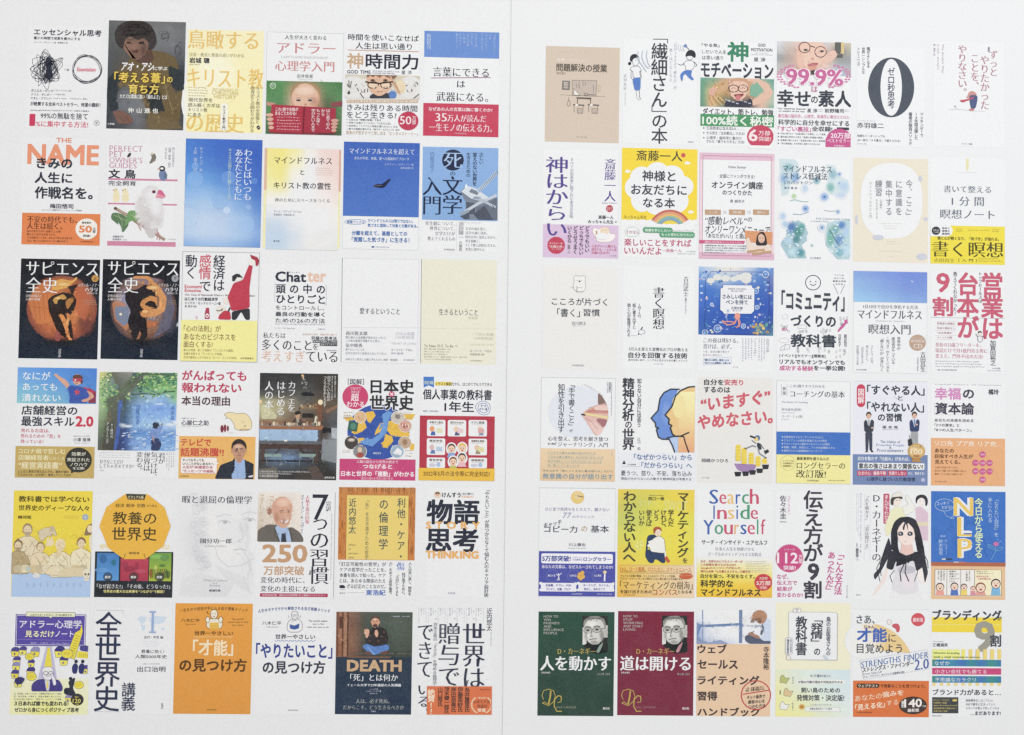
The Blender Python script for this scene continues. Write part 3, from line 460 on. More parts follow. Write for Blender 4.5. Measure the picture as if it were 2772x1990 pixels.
E(610,885,120,112,'35342f','bubble');P([(545,960),(542,1005),(580,990)],'35342f','bubble')
T('s','効果が',548,812,130,36,'e9e4d0',1);T('s','実証された',508,864,205,34,'e9e4d0',1);T('s','ノウハウ',532,908,158,34,'e9e4d0',1);T('s','を公開!',560,948,105,24,'e9e4d0',1)
B('painted cover of a child under a giant green tree looking at a blue sea',805,88,696,950,'f2f2f4')
GR(800,90,702,706,['d6d088 8f9a6a 5a6f6a 4a6560 4a7560 4f8068 467860','b4c480 7a8c8a 6a7a8c 47605a 578a68 6aa070 5a9a70','88b078 6a8a78 5a6a70 6a8a78 7ab080 8ac080 7aae74','9cbc88 6a8a6a 5a6a62 7a9ab0 a0c0d8 8ab0dc 90c090','a0bc90 74906a 4a5f66 86aede 82a8e2 7aa0e0 84ace0','90a880 6a7f5a 48607a 86b2e2 8ab0e4 86aee4 8ab4e6','7f9070 5a6852 48608a 9ac0ea a8c8ec b0ccec b4d0ee','6a7a62 4f5848 40548a 6a98d4 6490ce 6a96d0 6c98d2','5f6a60 484a40 3c508c 88aee0 7aa4da 80aade 7aa4da','5a6258 403f38 38477a 7aa2d8 a0c0e6 84acdc 90b4e0'],n='painting')
import random as _r
_r.seed(4)
for i in range(380):
    x_=_r.uniform(805,1500);y_=_r.uniform(95,330)if x_>1000 else _r.uniform(95,420)
    if x_>1080 and y_>240 and _r.random()<.8: y_-=120
    E(x_,max(98,y_),_r.uniform(6,16),_r.uniform(4,9),_r.choice(['7aa860','9cc474','b8d088','5a8a5c','44705a','c8d49a','3c6458','e0e0a4' if x_<880 else '86b46c']),'foliage')
P([(900,92),(1110,92),(1080,180),(1150,120),(1220,92),(1250,100),(1120,220),(1040,310),(1010,400),(985,560),(960,700),(945,796),(800,796),(850,640),(880,440),(860,330),(960,300),(990,230),(930,160)],'5a5a50','tree',a=.75)
P([(965,380),(1010,330),(990,480),(985,640),(955,796),(925,796),(960,560)],'4a6cc0','tree',a=.7);P([(840,700),(870,500),(900,420),(905,560),(880,796),(800,796)],'7a6c58','tree',a=.5);P([(820,796),(850,560),(930,530),(930,796)],'3a3a36','tree',a=.6)
L([(1060,300),(1200,285),(1330,295),(1400,270),(1480,265)],9,'4a5c58','branch');L([(1150,130),(1230,240),(1330,290)],6,'4a6058','branch');L([(1060,170),(1180,120),(1330,110),(1480,120)],10,'5c6c5c','branch')
for i in range(70): 
    x_=_r.uniform(1000,1490);y_=_r.uniform(620,790);L([(x_,y_),(x_+_r.uniform(15,50),y_-4)],5,_r.choice(['d8e6f4','b4cdea','4f7cc0','eaf0f8','6f9ad4']),'sea')
for c_ in ((1010,570,40,18),(1060,580,50,16),(1440,565,60,18),(1480,545,30,20),(1340,380,60,8)): S_(c_[0],c_[1],c_[2],c_[3],'e4edf6')
P([(1262,800),(1268,740),(1255,735),(1275,690),(1335,685),(1360,740),(1340,800)],'38436a','child');P([(1270,690),(1262,640),(1275,605),(1310,600),(1365,570),(1372,580),(1345,640),(1338,690)],'7a94cc','child');P([(1265,650),(1300,690),(1290,720),(1320,745),(1325,760),(1280,710)],'a09098','child')
P([(1285,590),(1278,560),(1295,542),(1325,545),(1342,555),(1335,585),(1315,605),(1295,600)],'2f3a4a','child');L([(1335,560),(1372,562)],10,'9a7a78','child')
TEX(805,95,690,690,260,24,.2,'painting')
V('t','冒険の書',1130,388,38,175,'4a6cb4','m');V('a','孫泰蔵',1444,392,34,134,'4a70b8','m');V('s','AI時代の',902,550,24,138,'cfd2d0',1);V('s','アンラーニング',862,545,26,190,'cfd2d0',1)
V('t','君が',1330,818,62,102,'3a3c48','m');V('t','気づけば、',1264,812,62,245,'3a3c48','m');V('t','世界は',1198,814,62,172,'3a3c48','m');V('t','変わる。',1132,812,60,188,'3a3c48','m')
T('s','好きなことだけ',802,880,212,38,'4a4c58','m');T('s','してちゃダメですか?',802,920,305,38,'4a4c58','m');H(795,812,320,62,3,'bbbcc2');HV(1400,815,80,180,4,'b4b5bc');T('c','日経BP',800,972,44,14,'aab')
B('white cover with crimson title, a sleepy cream creature and a bespectacled man on orange',1520,68,690,985,'f3f2f4')
T('t','がんばっても',1545,72,582,92,'bc4560',3);T('t','報われない',1542,184,540,92,'bc4560',3);T('t','本当の理由',1540,306,438,86,'5a4248',3);T('c','心理カウンセラー',1538,502,134,14,'556',1);T('a','心屋仁之助',1538,524,246,48,'445',2);T('c','Kokoroya Jinnosuke',1538,576,176,12,'9aa')
P([(1920,480),(1945,458),(1990,452),(2040,468),(2100,460),(2140,478),(2175,540),(2172,600),(2140,618),(2080,620),(2020,610),(2010,550),(1970,505),(1930,510),(1950,492)],'f0dfae','creature',ol='6a5548')
L([(2085,540),(2100,545)],4,'6a5548','creature');L([(2100,575),(2115,582),(2120,570)],4,'6a5548','creature');L([(2060,615),(2100,605),(2150,612)],4,'6a5548','creature')
E(1921,602,40,38,'ece0de','ball');E(1905,604,14,34,'7c3444','ball');E(1932,598,13,34,'8a3c4c','ball');E(1958,600,9,26,'7c3444','ball');E(1985,640,30,8,'dcdcdf','ball')
R(1518,668,690,385,'e6b060','band',c2='ecc070');T('t','テレビで',1532,690,275,68,'c85042',3);T('t','話題沸騰!!',1530,772,392,78,'c85042',3)
RR(1532,858,330,148,18,'f5eeea','bubble',ol='c8645a');P([(1855,905),(1880,912),(1850,930)],'f5eeea','bubble')
T('s','やってもやっても',1550,872,192,26,'444',2);T('s','いいことがないあなたへ',1550,904,282,26,'444',2);T('s','人生が180度変わる',1548,934,272,28,'b04058',2);T('s','“たった一つ”の秘訣。',1548,970,290,28,'b04058',2);T('c','PHP研究所',1522,1022,82,18,'6a4a30')
P([(1838,1055),(1890,930),(2000,890),(2110,880),(2205,930),(2208,1058)],'2f3440','man');P([(2010,905),(2050,870),(2110,880),(2120,1056),(1990,1056)],'9ab4dc','man');P([(2000,890),(2020,860),(2020,960),(1985,1050)],'2a2e3a','man');L([(2050,920),(2045,1050)],4,'7c96c4','man')
FACE(2058,800,62,88,'c49478','3a3030',g=1,short=1);P([(2030,855),(2090,855),(2085,900),(2055,915),(2030,890)],'b98a70','man');TEX(1850,700,350,350,40,20,.06,'man');P([(2140,1030),(2190,1020),(2180,1040),(2150,1042)],'dde','man')
C(690,990,680)
B('dark cafe photograph cover with a barista at a lit counter above a pale blue bench',47,65,705,960,'3a3a38')
GR(47,65,705,960,['34363a 34363a 34363a 35373b 3a3834 3c3834','38383a 3c3c3c 3e3c3c 3e3e3c 403a34 3c3832','3c3c3c 46464a 4a4a4c 4a4c4c 3e3a36 443a32','5a5e58 565652 5c5a56 5c5a54 4f4640 4a443e','a4a080 a8a284 8a8474 5e5c58 6a5a48 5c5044','c0b88e b8b088 8a7c68 70685c 6a5444 5e5c56','a8a684 a49c80 7a6a58 6a5e54 564840 5a5c60','8a6850 906c50 84604a 7c5a44 4c4440 50545a','8ca4bc 9cb8d4 9ab8d6 90b0ce 54443c 6a7078','8ea8c0 a8c4e0 a4c2e2 98b8dc 50423c 8a8f94','6a7880 7890a4 7c94a8 6c8296 4a4240 9aa0a4','54504a 5a6470 606a78 4a4440 44403c 80868c','40403c 7088a8 7490b4 50586a 3c3a38 6a6e74','3c3c3a 54606c 505a68 44484e 383836 505458','4a4844 3e3e40 3c3c3e 4a4440 363432 3c3a38','48443e 3a3a3a 3c3a3c 4c4642 343230 363432'],n='photo')
P([(60,480),(60,350),(110,360),(200,450),(190,480)],'c8c4a0','wall');R(565,330,42,240,'7a5240','post');E(592,330,22,24,'e8dcb8','lamp');E(52,325,12,20,'e8c890','lamp');E(430,95,14,16,'e0b880','lamp')
P([(330,535),(345,490),(370,470),(410,475),(430,500),(440,540)],'4a3c38','barista');E(387,450,22,28,'c8a080','barista');P([(360,445),(362,420),(385,408),(412,415),(416,440),(400,435),(370,450)],'2a2626','barista');P([(375,475),(392,475),(385,540),(370,540)],'d8d0c0','barista')
R(275,515,90,20,'c4b49a','cup');R(430,430,100,40,'2e2a28','machine');R(440,345,130,10,'8a6a4c','shelf');R(400,375,170,10,'a07c54','shelf')
for i in range(6): R(415+i*26,358,16,16,['c8bca0','a08060','6a5a50'][i%3],'jar')
P([(530,540),(545,460),(560,450),(565,545)],'d8d4c0','book');L([(398,385),(398,415)],3,'222','lamp');P([(405,265),(430,240),(500,238),(545,262),(530,275),(420,275)],'23262a','sofa')
R(45,542,565,30,'9c6c4e','counter');R(48,575,520,100,'a2bedd','bench',c2='9cb6d2');R(40,675,600,34,'63666a','bench');R(45,705,560,45,'4c3c38','bench');R(265,668,28,16,'e4e0d4')
for x_ in (60,545): R(x_,750,28,130,'55433c','bench')
R(60,850,520,14,'2c2c2e','bench');L([(180,795),(225,755)],9,'453a36','bench');L([(450,795),(405,755)],9,'453a36','bench');R(88,795,155,28,'8aa09c','stool');R(392,795,158,28,'8aa09c','stool')
for x_ in (105,225,408,530): L([(x_,820),(x_+(8 if x_%2 else -8),905)],5,'8a8f90','stool')
P([(610,665),(740,670),(735,880),(600,850)],'8e959a','cabinet',a=.8);P([(690,560),(745,565),(745,660),(692,655)],'c4ccd4','cabinet',a=.6);P([(610,560),(690,560),(690,610),(610,610)],'26262a','cabinet')
P([(640,400),(750,350),(750,380),(650,430)],'8a6a54','roof');P([(480,920),(560,900),(640,1024),(520,1024)],'584c46','floor');P([(40,930),(200,915),(205,1024),(40,1024)],'6a645c','floor')
SCR(450,160,40,50,'c8c8c4',2,6);TEX(52,80,690,930,220,26,.16)
for i in range(16): R(60+i*34,506+(i%3)*6,10+(i%4)*4,34-(i%3)*6,['c8b090','8a6a50','4a4038','d8ccb0'][i%4],'jar')
V('t','カフェを',300,140,72,275,'f2f2ee','m');V('t','はじめる',200,140,78,310,'f2f2ee','m');V('t','人の本',92,140,78,250,'f2f2ee','m')
V('s','自分らしいお店の',655,92,30,230,'e6e6e2','m');V('s','つくり方をおしえます',620,92,30,280,'e6e6e2','m');V('c','東京で開業したカフェ８店、',718,92,16,210,'ccc');V('c','地方ではじめたカフェ５軒が',692,92,16,220,'ccc')
for i,t_ in enumerate(['① 各店の店主が考える「カフェをはじめるのに大切な３つのこと」','② カフェをはじめる＆続けるためのＱ＆Ａ','③ 夫婦と開業資金の公開']): T('c',t_,40,945+i*21,[455,290,170][i],17,'ddd',1)
T('c','成美堂出版',630,1000,92,18,'eee',1)
B('cover of a blue and yellow world map with round pictures over a magenta band',770,90,680,938,'f3f3f4')
E(1115,600,280,250,'3858a8','globe')
for p_ in ([(1000,420),(1070,410),(1090,450),(1040,520),(1015,500)],[(930,520),(990,490),(1010,560),(960,600),(900,620),(870,600)],[(930,655),(980,650),(990,690),(940,700)],[(1180,510),(1250,490),(1350,540),(1400,620),(1380,650),(1290,640),(1230,630),(1190,580)],[(1130,520),(1190,510),(1180,580),(1110,610),(1080,630),(1090,590)],[(1180,615),(1240,640),(1250,680),(1200,740),(1160,740),(1140,700),(1165,680)],[(1395,690),(1445,710),(1435,765),(1400,760)]): P(p_,'ecc048','land')
P([(800,470),(880,460),(900,490),(830,500)],'ecc048','land');P([(1330,440),(1450,435),(1420,490),(1340,480)],'ecc048','land');P([(1150,440),(1200,410),(1240,420),(1210,490),(1190,600),(1150,650),(1060,730),(960,700),(950,680),(1060,660),(1120,620),(1160,540)],'6c9cd8','land')
for x_,y_,rr,c_ in ((952,465,54,'dcb890'),(1290,468,58,'c8c0b4'),(1358,545,56,'d4a898'),(872,695,62,'4a4644'),(948,775,60,'8a8c90'),(1355,695,56,'c0a890'),(1285,775,58,'9ab0c8')): E(x_,y_,rr+4,rr+2,'f0ece6','medallion');E(x_,y_,rr,rr-2,c_,'medallion')
P([(850,495),(935,515),(920,600),(838,580)],'3c6a58','medallion');E(888,548,26,30,'5a8a78','medallion');S_(872,670,40,20,'e8d8c8','medallion');P([(1245,790),(1290,740),(1330,770),(1320,810),(1270,800)],'f0f0f0','medallion');E(948,760,20,26,'d8c0a8','medallion');P([(915,800),(950,780),(985,800),(970,828),(930,828)],'a85048','medallion');L([(935,455),(950,490)],3,'a06a50','medallion');L([(965,450),(962,495)],3,'a06a50','medallion');E(1290,460,24,22,'8a8078','medallion');E(1355,690,22,26,'a07c60','medallion')
for i in range(8): L([(1320+i*9,520+(i%3)*12),(1330+i*9,540+(i%4)*10)],8,['b8605a','e8e0d4','8a5048'][i%3],'medallion')
E(907,282,117,112,'cb4672','badge');T('s','つなげて',858,192,100,26,'f4dfe6',1);T('s','みれば',868,222,78,26,'f4dfe6',1);T('s','超',868,250,72,70,'f6e6ec',2);T('s','わかる',830,322,158,50,'f6e6ec',2)
T('s','［図解］',840,118,145,52,K,1);T('t','日本史',1045,122,395,130,'34363c',4,g='f3f3f4');T('t','世界史',1038,265,395,135,'34363c',4,g='f3f3f4');E(1236,257,26,26,'cb4672','badge');T('s','×',1220,242,32,30,'f4e4ea',2)
for x_,y_ in ((802,415),(800,455),(1340,415),(1348,460),(792,762),(1356,760)): H(x_,y_,78,[28,28,28,28,70,70][(x_*7+y_)%6],3,'a88a60')
TEX(850,400,560,420,90,20,.12,'globe')
T('a','森村宗冬',1068,780,72,20,'e0e6f0')
R(765,840,686,190,'c8467a','band');S_(1100,930,200,70,'d06088','band');T('s','人類の誕生から世界大戦まで',918,852,375,28,'f0dce4',1);T('s','つなげると',975,888,265,42,'f6eef0',3);T('s','日本と世界の「連動」がわかる',778,948,660,50,'f6eef0',3);T('c','歴史の流れを写真と図で見る',960,1006,285,22,'eccdd8',1)
B('cover of cartoon panels on red with a yellow bottom band and blue ribbon at top',1500,95,665,935,'f3f3f4')
P([(1522,100),(1617,100),(1617,198),(1570,178),(1524,198)],'4a7cc8','ribbon');T('s','改訂4版',1530,135,82,34,'dfe9c8',1);R(1628,145,150,34,'f0d860','strip');T('s','イラスト解説だから、はじめてでもスグできる',1630,148,510,32,'4a4640',1)
T('t','個人事業の教科書',1518,210,622,95,K,2);T('t','1年生',1712,322,268,96,K,2);T('a','税理士 宇田川敏正',1518,402,142,16,'667')
RING(2062,382,66,62,'4a68a8',4,3);RING(2062,382,46,44,'4a68a8',4,5);T('s','オール',2040,350,48,24,'3c5698',2);T('s','カラー版',2028,380,70,24,'3c5698',2)
R(1490,450,676,475,'b83a4c','panel')
for i,(x_,y_,h_) in enumerate([(1555,488,148),(1742,490,148),(1930,490,148),(1553,655,150),(1930,658,150),(1552,828,96),(1930,830,96)]):
    RR(x_,y_,166,h_,14,'f1eeee','cartoon_panel');T('s',['手続きと届出','成功のための','ラクに経理','確定申告','消費税を節税','青色申告','価格設定'][i],x_+22,y_+12,120,22,'5a4a30',2);H(x_+30,y_+38,100,12,1,'a99c90')
    if h_>100: E(x_+45+(i%3)*30,y_+82,22,24,['e8a070','e8c8a8','e8c8a8','d8b8b8','e4c4a4'][i],'cartoon_panel');P([(x_+30+(i%3)*30,y_+140),(x_+40+(i%3)*30,y_+106),(x_+70+(i%3)*30,y_+106),(x_+76+(i%3)*30,y_+140)],['4a6ab0','5a5a80','8a9ab0','6a80b0','a09080'][i],'cartoon_panel');P([(x_+85,y_+75),(x_+140,y_+80),(x_+138,y_+120),(x_+85,y_+118)],['dcdcb8','e4c8cc','dcaaa8','b4c8dc','dcd8a0'][i],'cartoon_panel')
    else: E(x_+50,y_+70,30,16,'c8ccd8','cartoon_panel');E(x_+105,y_+65,18,20,'a8c0e0','cartoon_panel')
for x_,y_,hc,bc in ((1775,750,'5a463c','8aa8d8'),(1872,745,'ecc040','b8cce8'),(1790,868,'8a5a40','b8c060'),(1870,835,'4a3c38','e8b8c0')):
    E(x_,y_,50,58,'f3f0ee','cartoon_child');P([(x_-40,y_+78),(x_-25,y_+35),(x_+25,y_+35),(x_+40,y_+78)],bc,'cartoon_child');E(x_,y_-6,36,40,hc,'cartoon_child');E(x_,y_+4,32,34,'efcfb4','cartoon_child');E(x_-12,y_,4,5,'433','cartoon_child');E(x_+12,y_,4,5,'433','cartoon_child');E(x_,y_+18,9,7,'c05a58','cartoon_child')
R(1480,922,684,112,'eec03c','band');T('s','2022年5月の法令等に完全対応!',1520,948,600,48,'6a4a34',1)
C(20,1300,680)
B('yellow over pale blue cover with sketched robed diners along a table and a skull',60,92,712,960,'f1d93c')
R(44,755,712,297,'a8c1e2','tablecloth')
def robe(x,y,s,c1,c2,hr,bd=0,hc='8a7658'):
    P([(x-.5*s,y+1.5*s),(x-.62*s,y+.9*s),(x-.5*s,y+.45*s),(x-.15*s,y+.28*s),(x+.15*s,y+.28*s),(x+.5*s,y+.5*s),(x+.62*s,y+.95*s),(x+.55*s,y+1.5*s)],c1,'diner',ol='8a7a5c');L([(x-.3*s,y+.5*s),(x,y+.9*s),(x+.1*s,y+1.3*s)],4,'a8946c','diner');L([(x+.3*s,y+.5*s),(x+.1*s,y+.8*s),(x-.2*s,y+1.1*s)],4,c2,'diner');L([(x+.1*s,y+.45*s),(x+.35*s,y+.8*s),(x+.2*s,y+1.3*s)],3,'a8946c','diner')
    E(x,y-.03*s,.24*s,.3*s,hr,'diner');E(x,y+.04*s,.19*s,.26*s,'dcc8a4','diner');
    if bd: P([(x-.18*s,y+.08*s),(x+.18*s,y+.08*s),(x+.1*s,y+.32*s),(x-.1*s,y+.32*s)],hc,'diner',a=.55);
    L([(x-.1*s,y-.02*s),(x-.03*s,y-.02*s)],4,'6a5c48','diner');L([(x+.05*s,y-.02*s),(x+.12*s,y-.02*s)],4,'6a5c48','diner');L([(x-.05*s,y+.17*s),(x+.06*s,y+.17*s)],3,'8a6a54','diner')
robe(183,450,190,'dccfae','a8987a','a08a64',1);robe(98,590,170,'b29e78','8a7656','8a7454',1)
P([(285,520),(275,470),(310,440),(370,425),(420,425),(440,470),(445,510),(425,500),(415,480),(395,515),(380,500),(340,520),(335,545),(300,545)],'cfc2a4','elephant',ol='8a7a5c');E(405,440,24,28,'bfb08e','elephant');P([(345,570),(370,500),(385,550),(405,495),(412,550),(425,540),(415,590),(350,600)],'e0d0ac','diner')
robe(300,605,160,'dcccaa','b8a680','9a8058');robe(480,590,190,'e0d6b4','b4a47c','e4d4ac');P([(440,650),(480,600),(500,650),(470,700),(440,690)],'d8c49c','diner');robe(670,570,170,'e4d8b8','b8a884','8a6a50');
P([(690,500),(715,420),(750,390),(770,395),(768,490),(730,500)],'8a7458','diner');E(745,440,24,34,'e4d0ac','diner');P([(740,520),(772,480),(770,640),(745,620)],'efe6cc','diner')
for i in range(11): P([(50+i*65,790),(80+i*65,760),(140+i*65,770),(130+i*65,830),(70+i*65,840)],['c0b494','d8ccac','cbb88c'][i%3],'food',a=.9) if i<10 else None
P([(340,850),(390,770),(520,775),(480,860),(400,855)],'dccfae','food',ol='8a7a5c');P([(460,870),(500,790),(690,790),(700,870)],'d4c6a2','food');E(265,862,36,22,'cfd2d4','plate');L([(190,800),(192,880)],4,'c8ccc8','glass');E(192,800,22,24,'b8c0b8','glass');L([(175,884),(210,884)],4,'c8ccc8','glass')
E(722,840,38,42,'ece4cc','skull');R(698,862,44,46,'ece4cc','skull');E(707,848,10,12,'7a6c58','skull');E(736,848,10,12,'7a6c58','skull');P([(718,870),(726,870),(722,858)],'7a6c58','skull');L([(702,888),(740,888)],3,'7a6c58','skull')
TEX(60,400,690,470,160,20,.14,'diner')
for i in range(9): S_(180+i*60,945,14,30,'98b0d0','tablecloth')
T('t','教科書では学べない',104,140,638,56,'4c4218',2);T('t','世界史のディープな人々',102,222,638,52,'4c4218',2);T('a','鶴岡聡',96,318,122,30,'4c4218',2);H(508,318,145,34,4,'b8a440');E(704,334,30,28,'9aa8b4','emblem');L([(680,334),(728,334)],3,'eef','emblem');L([(704,310),(704,358)],3,'eef','emblem')
B('cover with a yellow decagon over blue, red and green picture tiles on black',800,120,690,935,'f3f2f3')
R(793,643,706,412,'2c3036','panel');R(812,655,200,250,'3f78b4','tile',c2='5a98d4');R(1024,705,252,203,'b84458','tile',c2='a83a50');R(1285,655,198,255,'6a9a48','tile',c2='a8b838')
for x_,y_,w_,h_,c_ in ((865,710,30,60,'2e5c90'),(960,745,22,40,'2c6a70'),(940,690,40,30,'4f88c4'),(850,810,60,30,'6aa0d8'),(1100,800,50,40,'8a3048'),(1170,780,20,60,'943450'),(1210,820,50,30,'c05468'),(1060,760,30,40,'9a3a50'),(1350,690,60,30,'8ac060'),(1420,700,40,40,'5a8a50'),(1300,840,18,60,'8a4030'),(1340,800,14,50,'c8d070'),(1440,850,45,50,'3a4a3c'),(1400,770,30,20,'3c6a3c')): E(x_,y_,w_,h_/1.5,c_,'tile',a=.7)
for i in range(9): L([(1295+i*20,890),(1300+i*17,800)],7,['8a4838','6a7a30','3a5030'][i%3],'tile')
for x_,t_ in ((908,'経済'),(1142,'戦争'),(1376,'宗教')): E(x_,872,42,42,'33383c','badge',a=.75);T('s',t_,x_-25,862,50,24,'f0f0ec',2)
T('s','NEW VISUAL WORLD HISTORY CHRONICLE',835,578,630,42,'e9d08a',2)
P([(1062,128),(1270,128),(1420,245),(1476,415),(1412,590),(1250,712),(1055,712),(912,610),(832,415),(898,240)],'efb93c','decagon');L([(1070,660),(1050,712)],5,'6a5430','decagon');L([(1235,660),(1252,712)],5,'6a5430','decagon')
for l in ([(835,415),(885,418)],[(1420,420),(1474,418)],[(905,240),(945,262)],[(1375,268),(1418,245)]): L(l,3,'f8e0a0','decagon')
P([(1072,123),(1254,127),(1240,176),(1090,174)],'3a3a34','label');T('s','ビジュアル版',1095,138,138,28,'efe0b0',2);T('s','経済 戦争 宗教',980,210,270,34,'6a5a30',1);T('s','から見る',1262,220,90,22,'6a5a30',1)
T('t','教養の',955,282,395,115,'4c4226',1);T('t','世界史',948,422,405,122,'4c4226',1);T('a','鶴岡聡/著',1102,646,92,22,'6a5a30',1)
T('s','「なぜ起きた?」「その後、どうなった?」',810,935,660,42,'e8e8e4','m');T('s','世界史の重大な出来事を“つながり”で解説！',868,988,550,28,'e8d888',2)
B('very pale grey cover with an engraved curly-haired face and black serif title',1545,92,690,965,'ebebed')
S_(1950,500,300,380,'e6e6e8');S_(1700,560,150,320,'dadadd');S_(2140,420,60,120,'dadadd');S_(2100,150,150,60,'dcdcdf')
_r.seed(8)
for i in range(90):
    t_=_r.uniform(0,1);x_=1560+t_*140+_r.uniform(0,130)+(1-t_)*90;y_=130+t_*700
    RING(min(1880,x_),y_,_r.uniform(14,40),_r.uniform(10,30),'cccdd2',2,i)
for i in range(26): L([(1880+i*9,300+i*2),(1900+i*8,420+i*6),(1890+i*9,520+i*4)],1.6,'dfdfe2')
for i in range(34): L([(2150+_r.uniform(-40,60),200+i*20),(2170+_r.uniform(-40,50),290+i*22)],2.4,'d6d6da')
for i in range(34): L([(1545+i*13,1050),(1580+i*14,830+abs(i-12)*5)],2.6,'cdcdd1')
for i in range(16): L([(1870+i*16,760+i*6),(1990+i*14,900+i*8)],1.6,'d9d9dc')
for x_,y_ in ((1965,375),(2190,355)): L([(x_-60,y_+5),(x_-20,y_-14),(x_+30,y_-6),(x_+50,y_+10)],5,'b8b8be');E(x_,y_+6,20,11,'b4b4ba');L([(x_-80,y_-45),(x_,y_-70),(x_+60,y_-55)],7,'cfcfd4')
L([(2100,380),(2130,520),(2080,550),(2110,560)],5,'c8c8cc');L([(2040,630),(2100,620),(2160,634)],6,'bfbfc4');L([(2060,660),(2110,668)],4,'ccccd0');L([(1880,600),(1900,700),(1990,780),(2110,770),(2230,700)],4,'ccccd0')
T('t','暇と退屈の倫理学',1580,138,630,68,'4a4d58','m');T('a','國分功一郎',1745,525,280,44,'3a3d48','m');T('c','Kokubun Koichiro',1785,584,195,16,'b8b8bc');T('s','Ethics of Leisure',1775,893,212,18,'b4b4ba','m');T('s','and',1853,920,42,14,'b4b4ba','m');T('s','Boredom',1828,940,98,18,'b4b4ba','m');T('a','新潮文庫',1825,985,100,20,'445',2)
C(680,1300,680)
B('cover with a smiling bald man in a grey suit and a big tan number under vertical title',55,108,700,945,'f3f2f3')
GR(62,108,392,445,['e4dcd2 e8dfd6 e9e0d8 ece3db efe8e0','dcd2c6 e4d8cc e8ddd2 ece2d8 efe6de','d4c8ba dcd0c2 e6dace eadfd4 efe5dc','ccbfb0 d8cabc e2d6c8 e9ded2 eee4da','c8bcb0 d4c6b8 dccfc2 e8dccf ece2d8'],n='photo')
for x_,t_ in ((168,'THE SEVEN H'),(82,'HIGHLY EFFE')): V('s',t_,x_,130,36,425,'c8b49a','m')
P([(55,555),(60,450),(140,400),(215,400),(300,450),(365,420),(440,470),(470,520),(474,558)],'6c6660','man');P([(210,430),(250,400),(340,420),(370,558),(250,558)],'a8bcdc','man');P([(275,480),(310,480),(320,558),(270,558)],'3a4048','tie');L([(210,430),(255,556)],14,'57524e','man');L([(345,430),(372,556)],14,'57524e','man')
E(165,280,22,34,'a87868','man')
P([(185,240),(205,180),(260,150),(320,150),(360,185),(375,240),(365,320),(350,390),(310,430),(270,432),(225,390),(195,320)],'d2a48c','face');S_(290,200,80,50,'e8c4b0','face');S_(230,340,35,70,'b88870','face');S_(320,330,30,40,'deb49c','face')
L([(255,278),(295,270)],6,'8a6456');L([(325,268),(352,272)],6,'8a6456');E(278,288,12,5,'4a3634');E(340,286,10,5,'4a3634');L([(315,290),(330,330),(310,338)],6,'b07c68');P([(255,350),(300,368),(350,350),(330,388),(285,392)],'f0e8e2','face',ol='9a5c50')
TEX(65,115,385,430,60,24,.05,'man')
T('t','250',100,578,410,165,'c39a74',3);T('t','万部突破',112,772,368,84,'c39a74',2);T('s','変化の時代に、',85,872,400,56,K,'m');T('s','変化の主役になる',85,952,492,54,K,'m')
V('t','7',555,128,145,235,'2c2e3c',0);V('t','つ',560,352,128,96,'2c2e3c','m');V('t','の習慣',530,458,176,480,'2c2e3c','m');V('s','完訳',675,190,46,90,'445','m');V('s','人格主義の回復',492,135,36,258,'c23a4e','m');V('a','スティーブン・R・コヴィー',448,130,32,355,'556','m')
R(80,1020,612,32,'b03c5c','band');T('s','世界4000万部、国内250万部突破 史上最強のベストセラー',100,1026,570,20,'ecd4da',1);L([(760,110),(742,1065)],5,'a4a5aa','spine_line');HV(718,300,24,600,1,'c4c4c8')
B('cover of a yellow paper square on orange wood grain above quoted black lines',790,60,690,985,'f3f3f4')
R(793,62,692,655,'c98646','wood_print',c2='c9803f')
_r.seed(3)
for i in range(110):
    x_=_r.uniform(800,1475);L([(x_,66),(x_+_r.uniform(-12,12),_r.uniform(90,130))],_r.uniform(2,6),_r.choice(['a8652e','8a5228','dca068','b47038']),'wood_print')
for i in range(110):
    x_=_r.choice([_r.uniform(785,850),_r.uniform(1418,1470)]);y_=_r.uniform(130,640);L([(x_,y_),(x_+_r.uniform(-6,6),y_+_r.uniform(30,90))],_r.uniform(2,5),_r.choice(['b87038','dc9c60','c07a40','9c5c30']),'wood_print')
R(866,134,556,580,'e6cc70','paper_square')
V('t','利他・ケア・',1322,155,72,580,'55625a',1);V('t','の倫理学',1158,155,82,480,'55625a',1);V('a','近内悠太',886,160,64,325,'55625a',1);V('s','「私」を生き直すための哲学',1034,155,34,562,'8a8458',1)
for i,t_ in enumerate(['ethics','of','altruism','care']): T('c',t_,878,572+i*39,[65,22,88,48][i],18,'8f8450',1)
for i,(t_,w_) in enumerate([('「訂正可能性の哲学」が',420),('ケアの哲学だったことを、',418),('本書を読んで知った。ケア',416),('とは、あらゆる関係のたえ',416),('ざる訂正のことなのだ。',350)]): T('s',t_,798+(66 if i==4 else 0),738+i*50,w_,38,'3e414e',1)
T('a','東浩紀',1036,988,178,52,'4068b8',2);L([(868,1015),(1028,1016)],2,'889');V('s','傷',1312,740,74,72,'5a7ec4','m');V('s','人と出会い直し、関係を',1420,738,30,305,K,1);V('s','結び直すために。',1362,835,30,215,K,1);V('s','「大切にしてるも',1304,838,30,210,K,1);V('s','の」をめぐる哲学論考。',1246,738,30,312,K,1)
P([(795,950),(830,945),(850,960),(845,975),(800,975)],'334','emblem');T('c','晶文社',798,1012,54,14,'667');H(798,982,54,14,1,'889')
B('white cover with giant black four-character title and orange Latin words between',1590,65,585,985,'f3f3f4')
E(1682,132,32,30,'e2b888','badge');E(1682,132,27,26,'f1e8dc','badge');E(1682,130,16,18,'e0b090','badge');P([(1662,130),(1664,112),(1682,106),(1700,112),(1702,130),(1682,118)],'444','badge')
